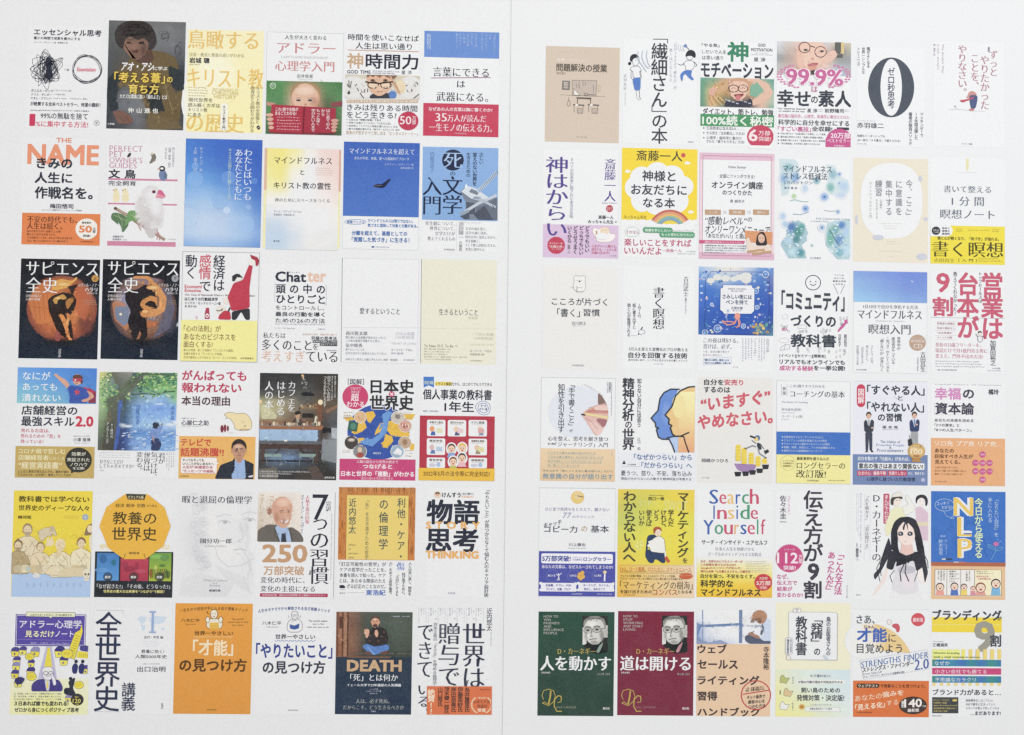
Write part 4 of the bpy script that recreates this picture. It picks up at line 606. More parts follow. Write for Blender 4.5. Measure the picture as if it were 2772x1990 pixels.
T('t','けんすう',1722,110,170,46,K,3);T('a','(古川健介)',1900,112,106,24,K,1);T('s','KENSUU',1900,140,106,18,'e0a860',3)
T('t','物語',1585,172,480,226,K,3);T('t','思考',1578,428,475,218,K,3);T('s','S T O R Y',1578,372,488,66,'e8b065',4);T('s','THINKING',1575,636,480,70,'e8b065',5);V('s','「やりたいこと」が見つからなくて悩む人のキャリア設計術',2112,66,40,990,'3e414e',1);T('c','幻冬舎',1778,1010,65,20,'889','m')
C(10,1630,680)
B('cover of purple sign with crowded yellow and purple cartoon town round a seated old man',72,60,702,960,'f0f0f0')
GR(62,690,706,325,['e4e6cc e0e4bc e2e4c8','e2e4bc dde2b0 e0e2c0','e6e6a8 e8e694 dfe2b4','e4e6b4 eeea80 dde0b8'],n='panel')
R(110,108,636,288,'55489c','sign');R(118,114,622,272,'efeef2','sign');R(122,120,612,262,'574a9e','sign');L([(122,335),(735,350)],2,'a8a0d0','sign')
P([(205,88),(648,95),(644,135),(438,133),(428,148),(412,133),(203,128)],'e9ecc8','label',ol='4a4a60');T('s','人生がうまくいかない、が100%解決する',240,106,375,18,'444',1)
T('t','アドラー心理学',145,160,560,74,'e4e2f0',2);T('t','見るだけ',196,258,262,58,'f3efb8',2);T('t','ノート',466,258,168,56,'e4e2f0',2);T('a','監修｜小倉広｜Hiroshi Ogura',245,360,350,18,'b8b0dc')
P([(600,395),(645,275),(690,250),(706,195),(716,260),(710,290),(640,520),(590,500)],'ecdc3c','tower',ol='55508c')
for i in range(9): L([(650-i*7,300+i*22),(690-i*7,312+i*22)],5,'a89c30','tower')
P([(690,395),(740,388),(775,400),(772,450),(685,435)],'4c4488','house');P([(670,440),(772,455),(770,510),(655,500)],'ecdc3c','house')
for i in range(5): L([(690+i*17,465),(688+i*17,495)],4,'a89c30','house')
for x_,y_,s_ in ((100,440,1.1),(170,430,1),(280,440,1.2),(115,520,1),(110,570,1),(100,640,1),(240,620,1.1),(130,720,1),(500,440,1.3),(540,520,1.1),(245,545,.9),(580,860,.8),(740,600,1)):
    P([(x_-38*s_,y_),(x_-10*s_,y_-34*s_),(x_+38*s_,y_-30*s_),(x_+44*s_,y_+4*s_),(x_,y_+8*s_)],_r.choice(['4c4488','3f3a7c','8c88b4']),'house');P([(x_-32*s_,y_+2),(x_+38*s_,y_+6*s_),(x_+30*s_,y_+44*s_),(x_-22*s_,y_+48*s_)],_r.choice(['ecdc3c','e6d848','efe25c']),'house',ol='6a6488');R(x_-8,y_+18,14,18,'6a6488','house')
for x_,y_,rx_ in ((235,492,40),(575,465,52),(252,672,46),(680,748,44)): E(x_,y_,rx_,rx_*.8,'ecdc3c','bubble');EL(x_,y_,rx_,rx_*.8,3,'6a6488','bubble');H(x_-rx_*.6,y_-14,rx_*1.2,30,3,'a89c40')
P([(385,400),(435,400),(480,690),(310,690)],'b8b4d0','road');P([(398,410),(418,410),(440,600),(365,600)],'ecdc3c','road')
P([(352,640),(345,610),(365,585),(430,583),(452,610),(455,660),(430,700),(385,705),(358,680)],'ecebee','man',ol='55508c');EL(382,640,20,16,4,'444','man');EL(428,640,20,16,4,'444','man');P([(375,665),(400,655),(425,668),(400,674)],'b8b4bc','man')
P([(250,805),(255,740),(300,700),(370,690),(390,760),(420,695),(500,700),(535,760),(532,805)],'453e82','man');P([(370,700),(388,800),(412,800),(422,705),(395,720)],'c8c4d8','man');P([(390,720),(402,720),(405,780),(392,780)],'ecdc3c','man');P([(425,640),(440,640),(470,690),(480,745),(450,755),(440,700)],'ecebee','man',ol='55508c')
for x_,c_ in ((640,'35386c'),(700,'35386c')): E(x_+15,535,16,16,'2c3040','figure');P([(x_-20,645),(x_-25,580),(x_+5,545),(x_+35,570),(x_+20,650)],c_,'figure')
P([(580,720),(620,690),(650,680),(640,720),(625,780),(655,830),(640,850),(560,800),(600,770)],'30343f','figure');E(605,690,16,15,'2c3040','figure')
P([(545,780),(580,770),(640,800),(630,850),(545,830)],'2c3040','figure');P([(100,690),(150,670),(200,690),(165,740),(110,740)],'3a3868','figure')
E(665,880,58,54,'34343a','badge');T('s','120',625,872,72,38,'efe060',1);T('c','図解で',645,850,36,14,'efe060',1);T('c','万部',650,915,30,14,'efe060',1)
for i in range(3): T('c',['☑「目的論」を身につければ、人間関係の悩みはすべて解決','☑「自己受容」の勇気で、性格は簡単に変えられる！','☑ 自分も他人も幸せに！「勇気づけ」のテクニックを図解'][i],92,818+i*25,430,18,'556')
T('t','３日あれば誰でも変われる!',98,892,488,44,'3a3a40',4);T('t','ゼロから身につくポジティブ思考',98,950,582,44,'3a3a40',4)
B('white cover with huge vertical navy title beside a pale world map and roman numeral',820,45,700,960,'f2f2f4')
L([(835,72),(1078,76),(1077,106)],2,'889');L([(820,960),(818,988),(1058,992)],2,'889')
V('t','全世界史',838,92,225,890,'2f3550',1);V('t','講義',1070,728,120,250,'3a3f58',1)
for p_ in ([(1205,150),(1240,128),(1290,135),(1280,170),(1250,200),(1235,185)],[(1240,200),(1280,215),(1270,260),(1250,250)],[(1320,140),(1380,125),(1470,135),(1450,180),(1400,200),(1350,190),(1310,170)],[(1330,195),(1370,200),(1350,250),(1335,230)],[(1420,235),(1455,235),(1450,255),(1425,252)]): P(p_,'c6d4e6','map')
P([(1315,80),(1378,82),(1378,94),(1358,97),(1354,262),(1376,266),(1374,280),(1312,277),(1314,266),(1334,262),(1338,97),(1316,93)],'92a9d0','numeral')
T('s','古代・中世 編',1268,304,172,26,'445',1);H(1260,350,150,60,3,'dde');T('s','教養に効く!',1244,428,204,34,'3f414e',1);T('s','人類5000年史',1188,474,286,34,'3f414e',1);T('c','立命館アジア太平洋大学学長',1255,552,155,12,'99a');T('a','出口治明',1206,580,256,50,'3f414e',1);V('c','新潮社',1422,912,20,54,'778','m')
B('orange cover with a surprised small figure holding up both hands above black title',1552,10,698,998,'e29c3c',c2='d9943a')
ARC('s','一生ものの自信が手に入る自己理解メソッド',1590,40,620,30,22,'5a4020',1)
T('a','八木仁平',1600,148,172,32,'5a4020',1);T('c','Yagi Jimpei',1635,195,100,12,'7a5a30');T('c','The world\'s',2062,145,105,16,'7a5a30');T('c','easiest way to find',2025,172,180,18,'7a5a30');T('c','your talent',2062,200,105,18,'7a5a30')
P([(1865,150),(1940,150),(1975,170),(1975,220),(1950,240),(1850,240),(1830,215),(1835,170)],'f0e8d4','figure',ol='5a4426');P([(1862,185),(1940,185),(1945,245),(1858,243)],'e8bc50','figure');E(1901,108,32,42,'f3ead8','figure');EL(1901,108,32,42,4,'5a4426','figure');P([(1870,90),(1885,72),(1915,70),(1932,90)],'e8dcc0','figure');E(1890,105,4,4,'443','figure');E(1912,105,4,4,'443','figure');E(1901,128,6,7,'a86048','figure')
for x_ in (1842,1960): P([(x_-22,145),(x_-10,150),(x_-12,135),(x_,132),(x_+10,135),(x_+20,145),(x_+12,185),(x_-10,185)],'f3ead8','hand',ol='5a4426')
for i in range(4): L([(1862,195+i*13),(1942,196+i*13)],3,'c89838','figure')
L([(1835,82),(1848,110)],7,'5a4020','figure')
T('s','世界一やさしい',1722,260,350,40,'5a4020',2);WAVY(1715,308,358,8,'f0d49a',4);T('t','「才能」',1710,338,365,145,'f6e4c0',3);T('t','の見つけ方',1588,508,608,120,'5a3c1c',3);T('c','KADOKAWA',1835,966,88,12,'6a4a28')
C(680,1630,680)
B('white cover with a small reading figure and blue quoted title above black title',45,10,700,998,'f2f2f4')
ARC('s','人生のモヤモヤから解放される自己理解メソッド',62,40,655,30,28,'3a4c8c',2)
T('a','八木仁平',98,172,175,34,'3c4050',1);T('c','Yagi Jimpei',136,218,104,14,'889');T('c','The world\'s easiest',518,160,172,18,'445',1);T('c','way to find',552,190,106,18,'445',1);T('c','what you want to do',506,218,194,18,'445',1)
P([(330,180),(360,155),(425,150),(460,180),(462,245),(435,270),(345,272),(322,245)],'f3f3f5','figure',ol='334');P([(362,110),(375,82),(410,82),(426,105),(424,140),(400,155),(372,150)],'f3f3f5','figure',ol='334');P([(348,200),(392,212),(436,192),(432,235),(392,248),(352,238)],'3f5c9c','book');L([(335,120),(345,145)],3,'445');L([(450,120),(438,145)],3,'445');EL(385,120,9,9,2,'445','figure');EL(407,118,9,9,2,'445','figure');L([(365,180),(395,160),(410,170)],3,'334','figure')
T('s','世界一やさしい',218,290,360,44,'3a3d4c',2);WAVY(214,345,366,8,'4a68b0',4);T('t','「やりたいこと」',45,368,690,140,'3a4a90',3);T('t','の見つけ方',104,528,566,118,'3a3d4c',3);T('c','KADOKAWA',335,970,90,12,'556',1)
B('dark navy cover with a cross-legged man gesturing before a blackboard and tan capitals',770,87,688,925,'303c4a',c2='2a3a50')
GR(770,87,688,408,['a07058 8a6a58 50584f 4e5850 525c54 4e5850','a8785e 7c5a4c 4a534a 535e55 566158 50594f','a87a62 8a6450 4a534b 4f5a50 525e54 4c564c','9c6c54 8a6450 444c46 48524a 4a554c 464f46','94664e 7a5644 3e4640 424a44 424a44 3e4640'],n='photo')
R(770,90,22,400,'7a4f3e','bookcase');R(822,92,14,400,'6a4434','bookcase');R(840,90,40,400,'a87c62','bookcase');R(868,90,14,400,'5a4034','bookcase');P([(795,130),(830,132),(828,240),(795,238)],'5c3c30','bookcase');L([(880,462),(1450,466)],8,'6a625a','blackboard');T('c','opeyahmmutch',1280,122,150,14,'ccd')
P([(870,490),(1260,490),(1255,505),(868,502)],'7a5a48','desk')
P([(1000,395),(1060,370),(1120,400),(1220,378),(1250,400),(1240,435),(1180,450),(1110,480),(1050,450)],'5c84c4','man');L([(1050,400),(1110,470)],8,'8ab0e0','man');P([(1020,450),(1070,445),(1100,478),(1040,478)],'6a4c40','man');P([(1170,450),(1235,435),(1245,465),(1190,480)],'6a4c40','man')
P([(1035,370),(1030,320),(1060,290),(1085,240),(1115,225),(1170,225),(1215,245),(1238,310),(1230,370),(1210,385),(1110,400),(1050,375)],'343032','man')
for x_,y_ in ((1075,300),(1200,270),(1150,350),(1210,340),(1070,350),(1180,310)): E(x_,y_,12,8,'6a4a44','man')
P([(1015,255),(1030,245),(1060,240),(1070,260),(1065,290),(1050,325),(1030,320),(1035,290)],'d8a890','hand');P([(1115,255),(1135,245),(1150,275),(1145,310),(1130,318),(1115,290)],'d8a890','hand')
FACE(1122,178,38,52,'cf9c80','5a4a44',b='4a3c38',short=1)
TEX(775,95,670,400,160,18,.2)
T('t','DEATH',865,520,495,105,'c8a680',5);T('t','「死」とは何か',895,648,430,64,'eceef0','m');T('s','イェール大学で23年連続の人気講義',864,735,490,26,'d8dce0',2);T('a','シェリー・ケーガン 著',1040,795,132,16,'ccd');T('c','柴田裕之 訳',1072,818,68,12,'bbc');T('c','イェール大学教授',1065,780,80,10,'bbc')
T('s','人は、必ず死ぬ。',945,872,305,42,'a4a8a4','m');T('s','だからこそ、どう生きるべきか',830,930,548,38,'a4a8a4','m');T('c','文響社',1080,980,46,12,'ccd')
B('white cover with thin three-column vertical title over an orange corner band of names',1510,50,665,965,'f2f2f4')
for i in range(5): L([(1520+i*20,700+i*40),(2160,330+i*120)],1.2,'d4d5da')
for i in range(28): V('c',['ウィトゲンシュタイン','言語ゲーム','モラル','トーマス・クーン','アノマリー','資本主義','サンタクロース','利他'][i%8],1508+i*21.5,52,15,[145,70,60,130][i%4],'b0b2ba')
V('t','世界は',1912,188,200,590,'34384c','m');V('t','贈与で',1695,188,195,575,'34384c','m');V('t','できて',1500,185,145,500,'34384c','m');V('t','いる。',1500,735,130,320,'34384c','m');V('a','近内悠太',2126,55,50,205,'3a3d4c',1);V('s','資本主義の「すきま」を埋める倫理学',1645,185,36,565,'74767f','m');HV(2158,270,20,125,1,'b0b2ba')
R(1588,758,586,256,'d97348','band')
V('s','糸井重里氏',1928,766,46,225,'3f3634',2);V('s','伊藤亜紗氏',1866,766,46,225,'3f3634',2);V('s','岸田奈美氏',1806,766,46,225,'3f3634',2);V('s','茂木健一郎氏',1744,764,46,240,'3f3634',2);V('s','山口周氏',1684,766,46,175,'3f3634',2);V('s','絶賛!!',1596,785,62,225,'f6e8cc',2)
T('c','NewsPicks',2068,778,92,18,'8a4a34');T('c','第29回',2050,854,68,18,'f6e0c0',1);T('s','山本七平賞',2008,880,148,34,'5a3a2c','m');T('s','奨励賞',2040,922,92,32,'5a3a2c','m');T('s','受賞',2044,958,74,32,'f6e8cc',2);LAUREL(2080,925,90,80,'f3dcb8')
C(1450,90,680)
B('plain tan cover with a small line drawing of a classroom blackboard and two desks',92,115,668,862,'d8c7b6')
T('c','マッキンゼーが教える 子どもにもわかる',210,158,360,16,'e2d4c6',1);T('s','世界一やさしい',188,225,265,32,'efe6da',2);T('t','問題解決の授業',188,272,458,72,'5f564e',2);T('a','渡辺健介',188,350,90,22,'a99c8c',1)
P([(330,425),(552,430),(545,570),(330,562)],'c8b9ae','drawing',ol='6f665e');P([(240,428),(312,430),(308,515),(236,512)],'8a8580','drawing');R(256,442,36,56,'ddd2c6')
for i in range(3): L([(256,456+i*14),(292,457+i*14)],2,'8a8580');L([(265+i*10,442),(265+i*10,498)],2,'8a8580')
L([(222,556),(330,562)],2,'8a8078');L([(545,570),(625,572)],2,'8a8078');P([(345,500),(345,560),(400,563)],'ede8e0','drawing',ol='5f564e');L([(440,545),(440,562),(470,565),(470,548),(440,545)],3,'5f564e');L([(470,555),(540,558)],4,'6f665e')
for l in ([(370,455),(365,470),(372,495)],[(395,440),(388,470),(400,500)],[(430,435),(425,460),(432,475)],[(520,465),(525,540)],[(450,440),(448,470)]): L(l,3,'857b74')
for l in ([(370,582),(502,586)],[(378,582),(376,640)],[(495,586),(494,645)]): L(l,6,'5f5954')
L([(370,585),(502,592)],12,'5f5954')
for x_ in (340,472): L([(x_,645),(x_+100,652)],10,'6a645f');L([(x_+5,650),(x_+8,715)],3,'6a645f');L([(x_+90,655),(x_+84,725)],3,'6a645f');P([(x_+20,640),(x_+45,642),(x_+38,662),(x_+16,658)],'f0ece4','drawing');R(x_+35,680,50,40,'c2b4a6');L([(x_+35,680),(x_+85,682),(x_+85,725),(x_+38,722),(x_+35,680)],2,'7a726a')
L([(300,578),(298,605),(285,635),(292,660),(310,655),(312,630),(300,605)],4,'7a726a');P([(566,475),(582,476),(580,525),(566,524)],'e2d2b4','drawing',ol='a09080');T('c','ダイヤモンド社',368,930,95,14,'9a8c7e',1)
B('white cover with two blue-skirted line figures either side of a tall vertical title',795,45,660,945,'f3f4f4')
L([(1060,54),(1192,56),(1191,92)],7,'3f424c','title');V('t','繊細さん',1048,90,142,580,'3f424c',1);L([(1050,662),(1050,706),(1182,708)],7,'3f424c','title');V('t','の本',1048,722,142,272,'3f424c',1);V('s','「気がつきすぎて疲れる」が',1248,60,28,450,'a9b4c4','m');V('s','驚くほどなくなる',1208,135,28,305,'a9b4c4','m');V('a','武田友紀',796,365,26,150,'99a0aa','m');HV(802,525,18,130,1,'c4c8cc');T('c','飛鳥新社',1372,975,56,14,'99a')
P([(868,210),(905,190),(932,210),(935,270),(905,300),(880,290)],'f4f2f0','woman',ol='3f424c');P([(848,240),(855,205),(885,186),(920,195),(928,225),(895,222),(868,250),(866,268)],'33363e','woman');E(848,275,14,15,'33363e','woman');E(905,245,3,4,'333','woman')
P([(865,305),(930,295),(960,345),(935,340),(948,405),(880,405),(878,345),(850,330)],'f6f6f6','woman',ol='3f424c');L([(862,345),(860,400),(885,430)],3,'3f424c','woman');L([(945,345),(955,400),(940,420)],3,'3f424c','woman')
P([(885,405),(948,400),(945,515),(895,520),(875,430)],'5c84cc','skirt');L([(905,520),(915,590),(940,605)],3,'3f424c','woman');L([(935,515),(938,580),(950,600)],3,'3f424c','woman')
for i in range(3): L([(925+i*40,165-i*4),(915+i*42,215),(930+i*42,255+i*10),(965+i*34,300+i*4),(1000+i*22,350-i*26)],5,'a8b6cc','sound_wave')
P([(1352,200),(1365,165),(1395,148),(1430,158),(1448,190),(1440,230),(1425,215),(1355,215)],'33363e','girl');P([(1362,205),(1420,205),(1415,235),(1385,245),(1365,232)],'f6f4f2','girl',ol='3f424c');L([(1355,118),(1385,150)],6,'3f424c','girl');E(1352,115,15,14,'6c8cc0','girl')
P([(1355,250),(1410,245),(1440,280),(1415,335),(1350,335),(1355,290),(1325,285)],'f6f6f6','girl',ol='3f424c');L([(1345,275),(1310,290),(1285,278)],4,'3f424c','girl');L([(1430,258),(1455,290),(1440,305)],4,'3f424c','girl')
P([(1345,335),(1415,335),(1400,385),(1432,415),(1415,430),(1370,395),(1355,365),(1330,385),(1328,430),(1310,425),(1303,372)],'5c84cc','trousers');L([(1308,432),(1330,432)],3,'333','girl')
for i in range(3): L([(1290+i*22,105+i*3),(1285+i*22,140),(1305+i*18,170-i*4)],4,'a8b6cc','sound_wave')
B('cover of a laughing child in round glasses under green and black motivation title',1490,75,662,940,'f3f3f4')
T('s','「やる気」',1500,90,160,34,'3f424c',2);T('s','しだいで人生',1502,148,220,36,'3f424c',1);T('s','は思い通り',1502,202,192,36,'3f424c',1);T('t','神',1730,75,192,182,'3f8a6a',3);T('s','GOD',2008,94,68,28,'445',2);T('s','MOTIVATION',1945,134,192,30,'445',2);T('c','Life is as you want,',1982,174,115,12,'889');T('c','depending on your motivation!',1945,188,195,12,'889');T('a','星 渉',1970,218,105,38,'445',2);T('t','モチベーション',1492,262,655,138,K2,4)
GR(1488,400,664,262,['6ca892 84ac94 c8a890 e0b8a0 d8a888 90b0a0 5ea090','62a08a a8ae84 d0ac88 e0b49c d4a07c e0c0a0 7ab0a0','5c9c86 d8c88c c09868 e0b8a0 d8b090 d8c0a4 a0c0b0','5a9a84 d4bc80 7a8068 806c60 7a6a60 e0bca4 b8c4b0','4e907a d0b890 808878 54505a 585460 dcb8a4 78b0a0'],n='photo')
P([(1870,408),(2010,412),(2100,455),(2148,540),(2090,615),(1960,655),(1900,640),(1960,600),(2070,545),(2050,490),(1990,440),(1900,430)],'e4bea8','arm');P([(2000,440),(2060,520),(1990,580),(1930,560),(1940,470)],'84b49c','photo');P([(1600,470),(1660,440),(1740,420),(1720,520),(1650,540),(1640,600),(1600,655),(1560,655),(1570,570)],'d4ac84','hair')
for i in range(9): L([(1740-i*8,420+i*4),(1640-i*6,500),(1560+i*14,580),(1600+i*20,650)],5,['b88a58','ecd49c','c89c68'][i%3],'hair')
P([(1560,510),(1620,480),(1640,520),(1600,545),(1620,570),(1560,560)],'e0b09c','hand');P([(1700,662),(1720,600),(1760,620),(1900,615),(1950,580),(1960,660)],'3e4250','dress')
for i in range(14): E(1715+(i*37)%235,598+(i*13)%40,7,6,'c0c4d0','dress')
P([(1738,440),(1750,415),(1890,420),(1920,450),(1915,520),(1890,580),(1840,615),(1800,605),(1760,560)],'ecc4b0','face');P([(1735,470),(1760,412),(1830,405),(1900,412),(1925,470),(1890,440),(1790,430)],'cfa484','hair')
for x_ in (1785,1870): EL(x_,502,44,32,7,'4a3c3a','glasses');L([(x_-22,502),(x_,494),(x_+18,502)],4,'8a6458')
L([(1828,496),(1838,496)],6,'4a3c3a','glasses');P([(1780,555),(1840,552),(1885,545),(1860,585),(1810,585)],'8a4a48','face');E(1828,585,26,24,'d08084','tongue')
TEX(1492,405,650,250,60,20,.06)
T('s','ダイエット、筋トレ、勉強',1508,675,638,55,'3f424c',2);R(1488,728,664,108,'4f9a68','band');T('t','100%続く秘密',1504,738,640,92,'eef2ec',2)
for i,(t_,w_) in enumerate([('三日坊主にならない!',265),('やる気を「全自動化」できる!',345),('心理学・脳科学に裏付け',318)]): T('s',t_,1542,840+i*44,w_,30,'4a4d58',1);P([(1512,848+i*44),(1530,856+i*44),(1512,864+i*44)],'4a8a68','bullet')
L([(1542,912),(1888,916)],1.2,'999');L([(1542,868),(1888,874)],1.2,'999');T('s','された「誰でもできる」方法!',1542,962,342,28,'4a4d58',1)
E(2028,935,120,105,'cb4a66','badge');T('s','6',1922,868,82,108,'f4e4e6',2);T('s','万部',2010,880,108,44,'f4e4e6',1);T('s','突破!',2012,932,112,44,'f4e4e6',1);R(1920,1012,220,30,'f3f4f4','background')
C(2080,90,680)
B('cover of a pouting child in tilted glasses with pink laurel percentage and huge black title',78,72,668,955,'f3f3f4')
GR(78,72,668,300,['d8dce4 d4ccc8 e8c8b8 e8ccbc d0ccd0 d8ccb0 ccc4b4','c8ccd0 c8b8b0 e8c4b4 ecccbc d8c4bc 8a8880 b8b4a8','9ca4a8 bca8a0 e4bcac ecccbc e8c8b8 a0a09c a0a4a8','c0c0c0 c8b4ac e0b4a4 e8c0b0 e4c8c0 b4bcc8 b4b4b8','c8c8c8 d0c4c0 d4a898 b8a09c d0d0dc b8c8e0 b8b8bc'],n='photo')
R(600,82,70,140,'686864','photo');R(655,85,28,100,'e0c890','photo')
P([(250,150),(275,110),(310,180),(330,300),(280,330),(260,280)],'e8c0ae','hand');P([(450,250),(540,170),(600,150),(625,200),(590,240),(500,290),(440,300)],'e8c4b4','hand')
P([(285,110),(330,85),(480,85),(530,140),(520,210),(460,280),(440,330),(380,345),(330,320),(310,250),(290,180)],'ecc8b6','face');P([(380,335),(440,325),(430,372),(385,372)],'4a4a50','collar')
for x_,y_,rx_ in ((325,125,50),(470,165,52)): EL(x_,y_+5,rx_,48,7,'6a4c4c','glasses');E(x_+10,y_+28 if x_<400 else y_,20,10,'6a6468','eye');E(x_+10,y_+28 if x_<400 else y_,7,8,'3a4250','eye')
L([(375,115),(420,130)],8,'6a4c4c','glasses');P([(350,285),(400,268),(448,268),(445,290),(400,298),(360,300)],'c07078','mouth');E(398,232,16,12,'d8a498','nose');P([(350,300),(440,295),(430,330),(380,340)],'dca090','face')
TEX(85,80,650,285,50,22,.05);LAUREL(410,385,315,120,'d488b0');T('t','99.9%',155,318,520,148,'cc6ca0','m2',g='f3e8ee');T('t','は',388,480,55,52,'cc6ca0','m');T('t','幸せ',78,508,305,155,K2,3);T('t','の',385,570,62,62,K2,2);T('t','素人',450,514,298,150,K2,3)
T('c','Our happiness depends',85,672,250,18,'445',2);T('c','on wisdom all the way',92,695,235,18,'445',2);T('a','星 渉',350,680,92,36,'445',2);T('a','前野隆司',508,680,175,38,'445',2);H(452,686,42,26,2,'99a');H(692,690,40,26,2,'99a')
T('s','最先端の脳科学、心理学、幸福学に裏付けされた',88,728,642,32,'cc6ca0',1);L([(85,762),(732,770)],1.5,'caa');T('s','科学的に自分を幸せにする',88,776,642,52,K2,2);T('s','「すごい裏技」',85,838,300,48,'cc6ca0',2);T('s','全収録!',392,840,185,46,K2,2);R(618,850,110,24,'3f424c','strip')
for i,t_ in enumerate(['▶ 子供に教えたい「友達は数より多様性」という真意','▶ 最先端の研究から見る「結婚と幸福度の関係」','▶ 幸福度の高い人ほど「生産性が高くなる」新常識','▶「幸せ偏差値」を科学的に測定する方法 ほか']): T('c',t_,85,896+i*30,[430,410,425,385][i],18,'556',1)
P([(515,1028),(515,960),(545,900),(600,865),(660,862),(715,885),(745,915),(745,1030)],'cc5c94','badge');T('s','20万部',560,895,180,56,'f6e6ee',2);T('s','ベストセラー',530,955,205,32,'f6e6ee',1);T('c','多数重版!!',590,1010,95,14,'f6e6ee')
B('white cover dominated by a giant slate numeral zero enclosing vertical words',800,120,615,895,'f3f3f4')
E(1108,490,208,270,'535a66','numeral');E(1108,490,97,256,'f3f3f4','numeral');V('t','ゼロ秒思考',1076,310,64,368,'454c62',1)
V('s','頭がよくなる',888,125,28,188,'556',1);V('s','世界一シンプルな',844,128,28,240,'556',1);V('s','トレーニング',800,128,28,172,'556',1);T('c','ブレークスルーパートナーズ',800,784,165,12,'99a');T('a','赤羽雄二',800,806,242,50,'445',1)
V('s','マッキンゼーで',1368,715,32,225,'556',1);V('s','14年間活躍した',1318,715,32,248,'556',1);V('s','著者の独自メソッド',1266,715,32,298,'556',1);T('s','地頭もリーダーシップも',802,914,250,24,'667',1);T('s','A4一枚の「メモ書き」で鍛えられる!',802,952,388,24,'667',1);T('c','ダイヤモンド社',802,992,84,14,'889',1)
B('white cover with mauve slanting vertical title above a small crouching figure',1490,70,640,945,'f3f3f4')
V('t','ずっと',1995,155,75,235,'b88090','m');V('t','やりたかった',1912,200,82,490,'b88090','m');V('t','ことを、',1825,185,78,330,'b88090','m');V('t','やりなさい。',1710,105,82,465,'b88090','m');V('s','新版',1980,125,20,44,'778')
V('s','The Artist\'s Way',1562,98,22,265,'b0a0b4');V('a','ジュリア・キャメロン',1520,98,22,235,'b0a0b4');V('c','菅 靖彦=訳',1490,98,18,105,'b0a0b4');T('c','サンマーク出版',1748,992,92,16,'778')
P([(1800,560),(1810,530),(1840,520),(1870,535),(1885,560),(1850,560),(1830,580),(1780,590)],'cf9890','figure');P([(1815,560),(1885,560),(1888,600),(1870,680),(1830,690),(1815,620)],'56628c','figure');P([(1720,605),(1780,600),(1850,575),(1860,585),(1750,630)],'c4606c','figure');P([(1812,685),(1860,680),(1850,702),(1815,700)],'cf8080','figure')
L([(1630,690),(1700,685),(1800,700),(1955,705)],2,'c4c0c4');L([(1672,665),(1698,656)],4,'556');L([(1688,660),(1690,685)],2,'889')
C(1450,385,680)
B('white cover with violet brush-style vertical title over a pale mauve band',72,60,675,985,'f2f2f4')
R(68,740,680,298,'dcc3df','band')
V('t','神はからい',95,130,200,725,'5a4c96','m');V('a','斎藤一人',625,150,100,385,'6a5aa0','m');V('c','すべての出来事に隠された本当の意味',312,142,32,545,'889','m');T('c','Saito Hitori',600,540,132,16,'99a');E(667,600,32,32,'c04050','seal');T('c','ひとり',645,584,44,34,'eee',1)
T('a','斎藤一人',566,660,138,34,'3f414e',2);T('a','みっちゃん先生',472,700,232,34,'3f414e',2);T('c','著',716,712,16,18,'889')
for i,(t_,h_) in enumerate([('どうでもいい',240),('どっちでもいい',262),('どうせうまく',255),('いくから',155)]): V('s',t_,446-i*53,756,40,h_,'453c4e',2)
V('s','（斎藤一人）',288,912,26,105,'665',1);STAR(185,932,82,80,30,'c8435c','badge');T('c','考え方が一変!',122,904,124,18,'f0d8dc',1);T('s','「太陽の神」',120,930,130,24,'f0d8dc',2);T('c','カード付き',145,958,84,16,'f0d8dc',1)
P([(545,860),(520,830),(510,790),(540,765),(565,790),(600,768),(650,768),(670,800),(665,825),(725,830),(715,870),(680,900),(600,905),(550,895)],'f6f0f0','cartoon',ol='d8c0b0');E(623,800,40,34,'f2dcc4','cartoon');E(605,798,3,3,'444','cartoon');E(635,798,3,3,'444','cartoon');L([(550,800),(550,850)],12,'c89868','cartoon');E(600,850,60,30,'f6f2f2','cartoon')
T('s','人生がパッと開ける、',506,925,228,26,'c0506c',1);T('s','成功する、一人さん流',504,955,226,26,'c0506c',1);T('s','究極の生き方!',504,985,162,26,'c0506c',1);T('c','PHP文庫',665,1020,62,12,'99a')
B('yellow cover with a big white cloud framing black words and a rainbow below',782,50,680,985,'f4f3f2')
R(780,50,682,650,'f5d92e','sky_print')
for x_,y_,a_,b_ in ((1100,290,110,110),(960,330,110,110),(1230,310,110,100),(900,410,95,100),(1310,400,115,100),(960,520,100,110),(1270,530,110,110),(1110,560,130,100),(1110,420,230,180)): E(x_,y_,a_,b_,'f3f2f0','cloud')
for x_,y_ in ((832,265),(1370,190),(1400,632)): E(x_,y_,28,12,'f3f1ea','cloud');E(x_-4,y_-8,13,10,'f3f1ea','cloud')
for i in range(9): E(800+i*82,728,58,30,'f4f3f2','cloud')
for i,c_ in enumerate(['c86c5c','e0a080','e8b870','8ab8a8','88a4c4','c8c060']):
    rr=195-i*19;P([(1212+rr*math.cos(k*math.pi/18),805-rr*math.sin(k*math.pi/18)) for k in range(3,16)],c_,'rainbow')
P([(1212+95*math.cos(k*math.pi/18),805-95*math.sin(k*math.pi/18)) for k in range(3,16)],'f0d840','rainbow')
for x_ in (1040,1110,1160,1212,1265,1320,1390): E(x_,770,48,32,'f4f3f2','cloud')
T('a','斎藤一人',910,72,415,95,'4a4638',1);E(1333,118,20,20,'d05a5a','seal');T('t','神様と',962,255,302,98,K2,2);T('t','お友だちに',862,376,502,98,K2,2);T('t','なる本',970,500,288,92,K2,2);T('a','みっちゃん先生',796,658,205,34,'5a5030',1)
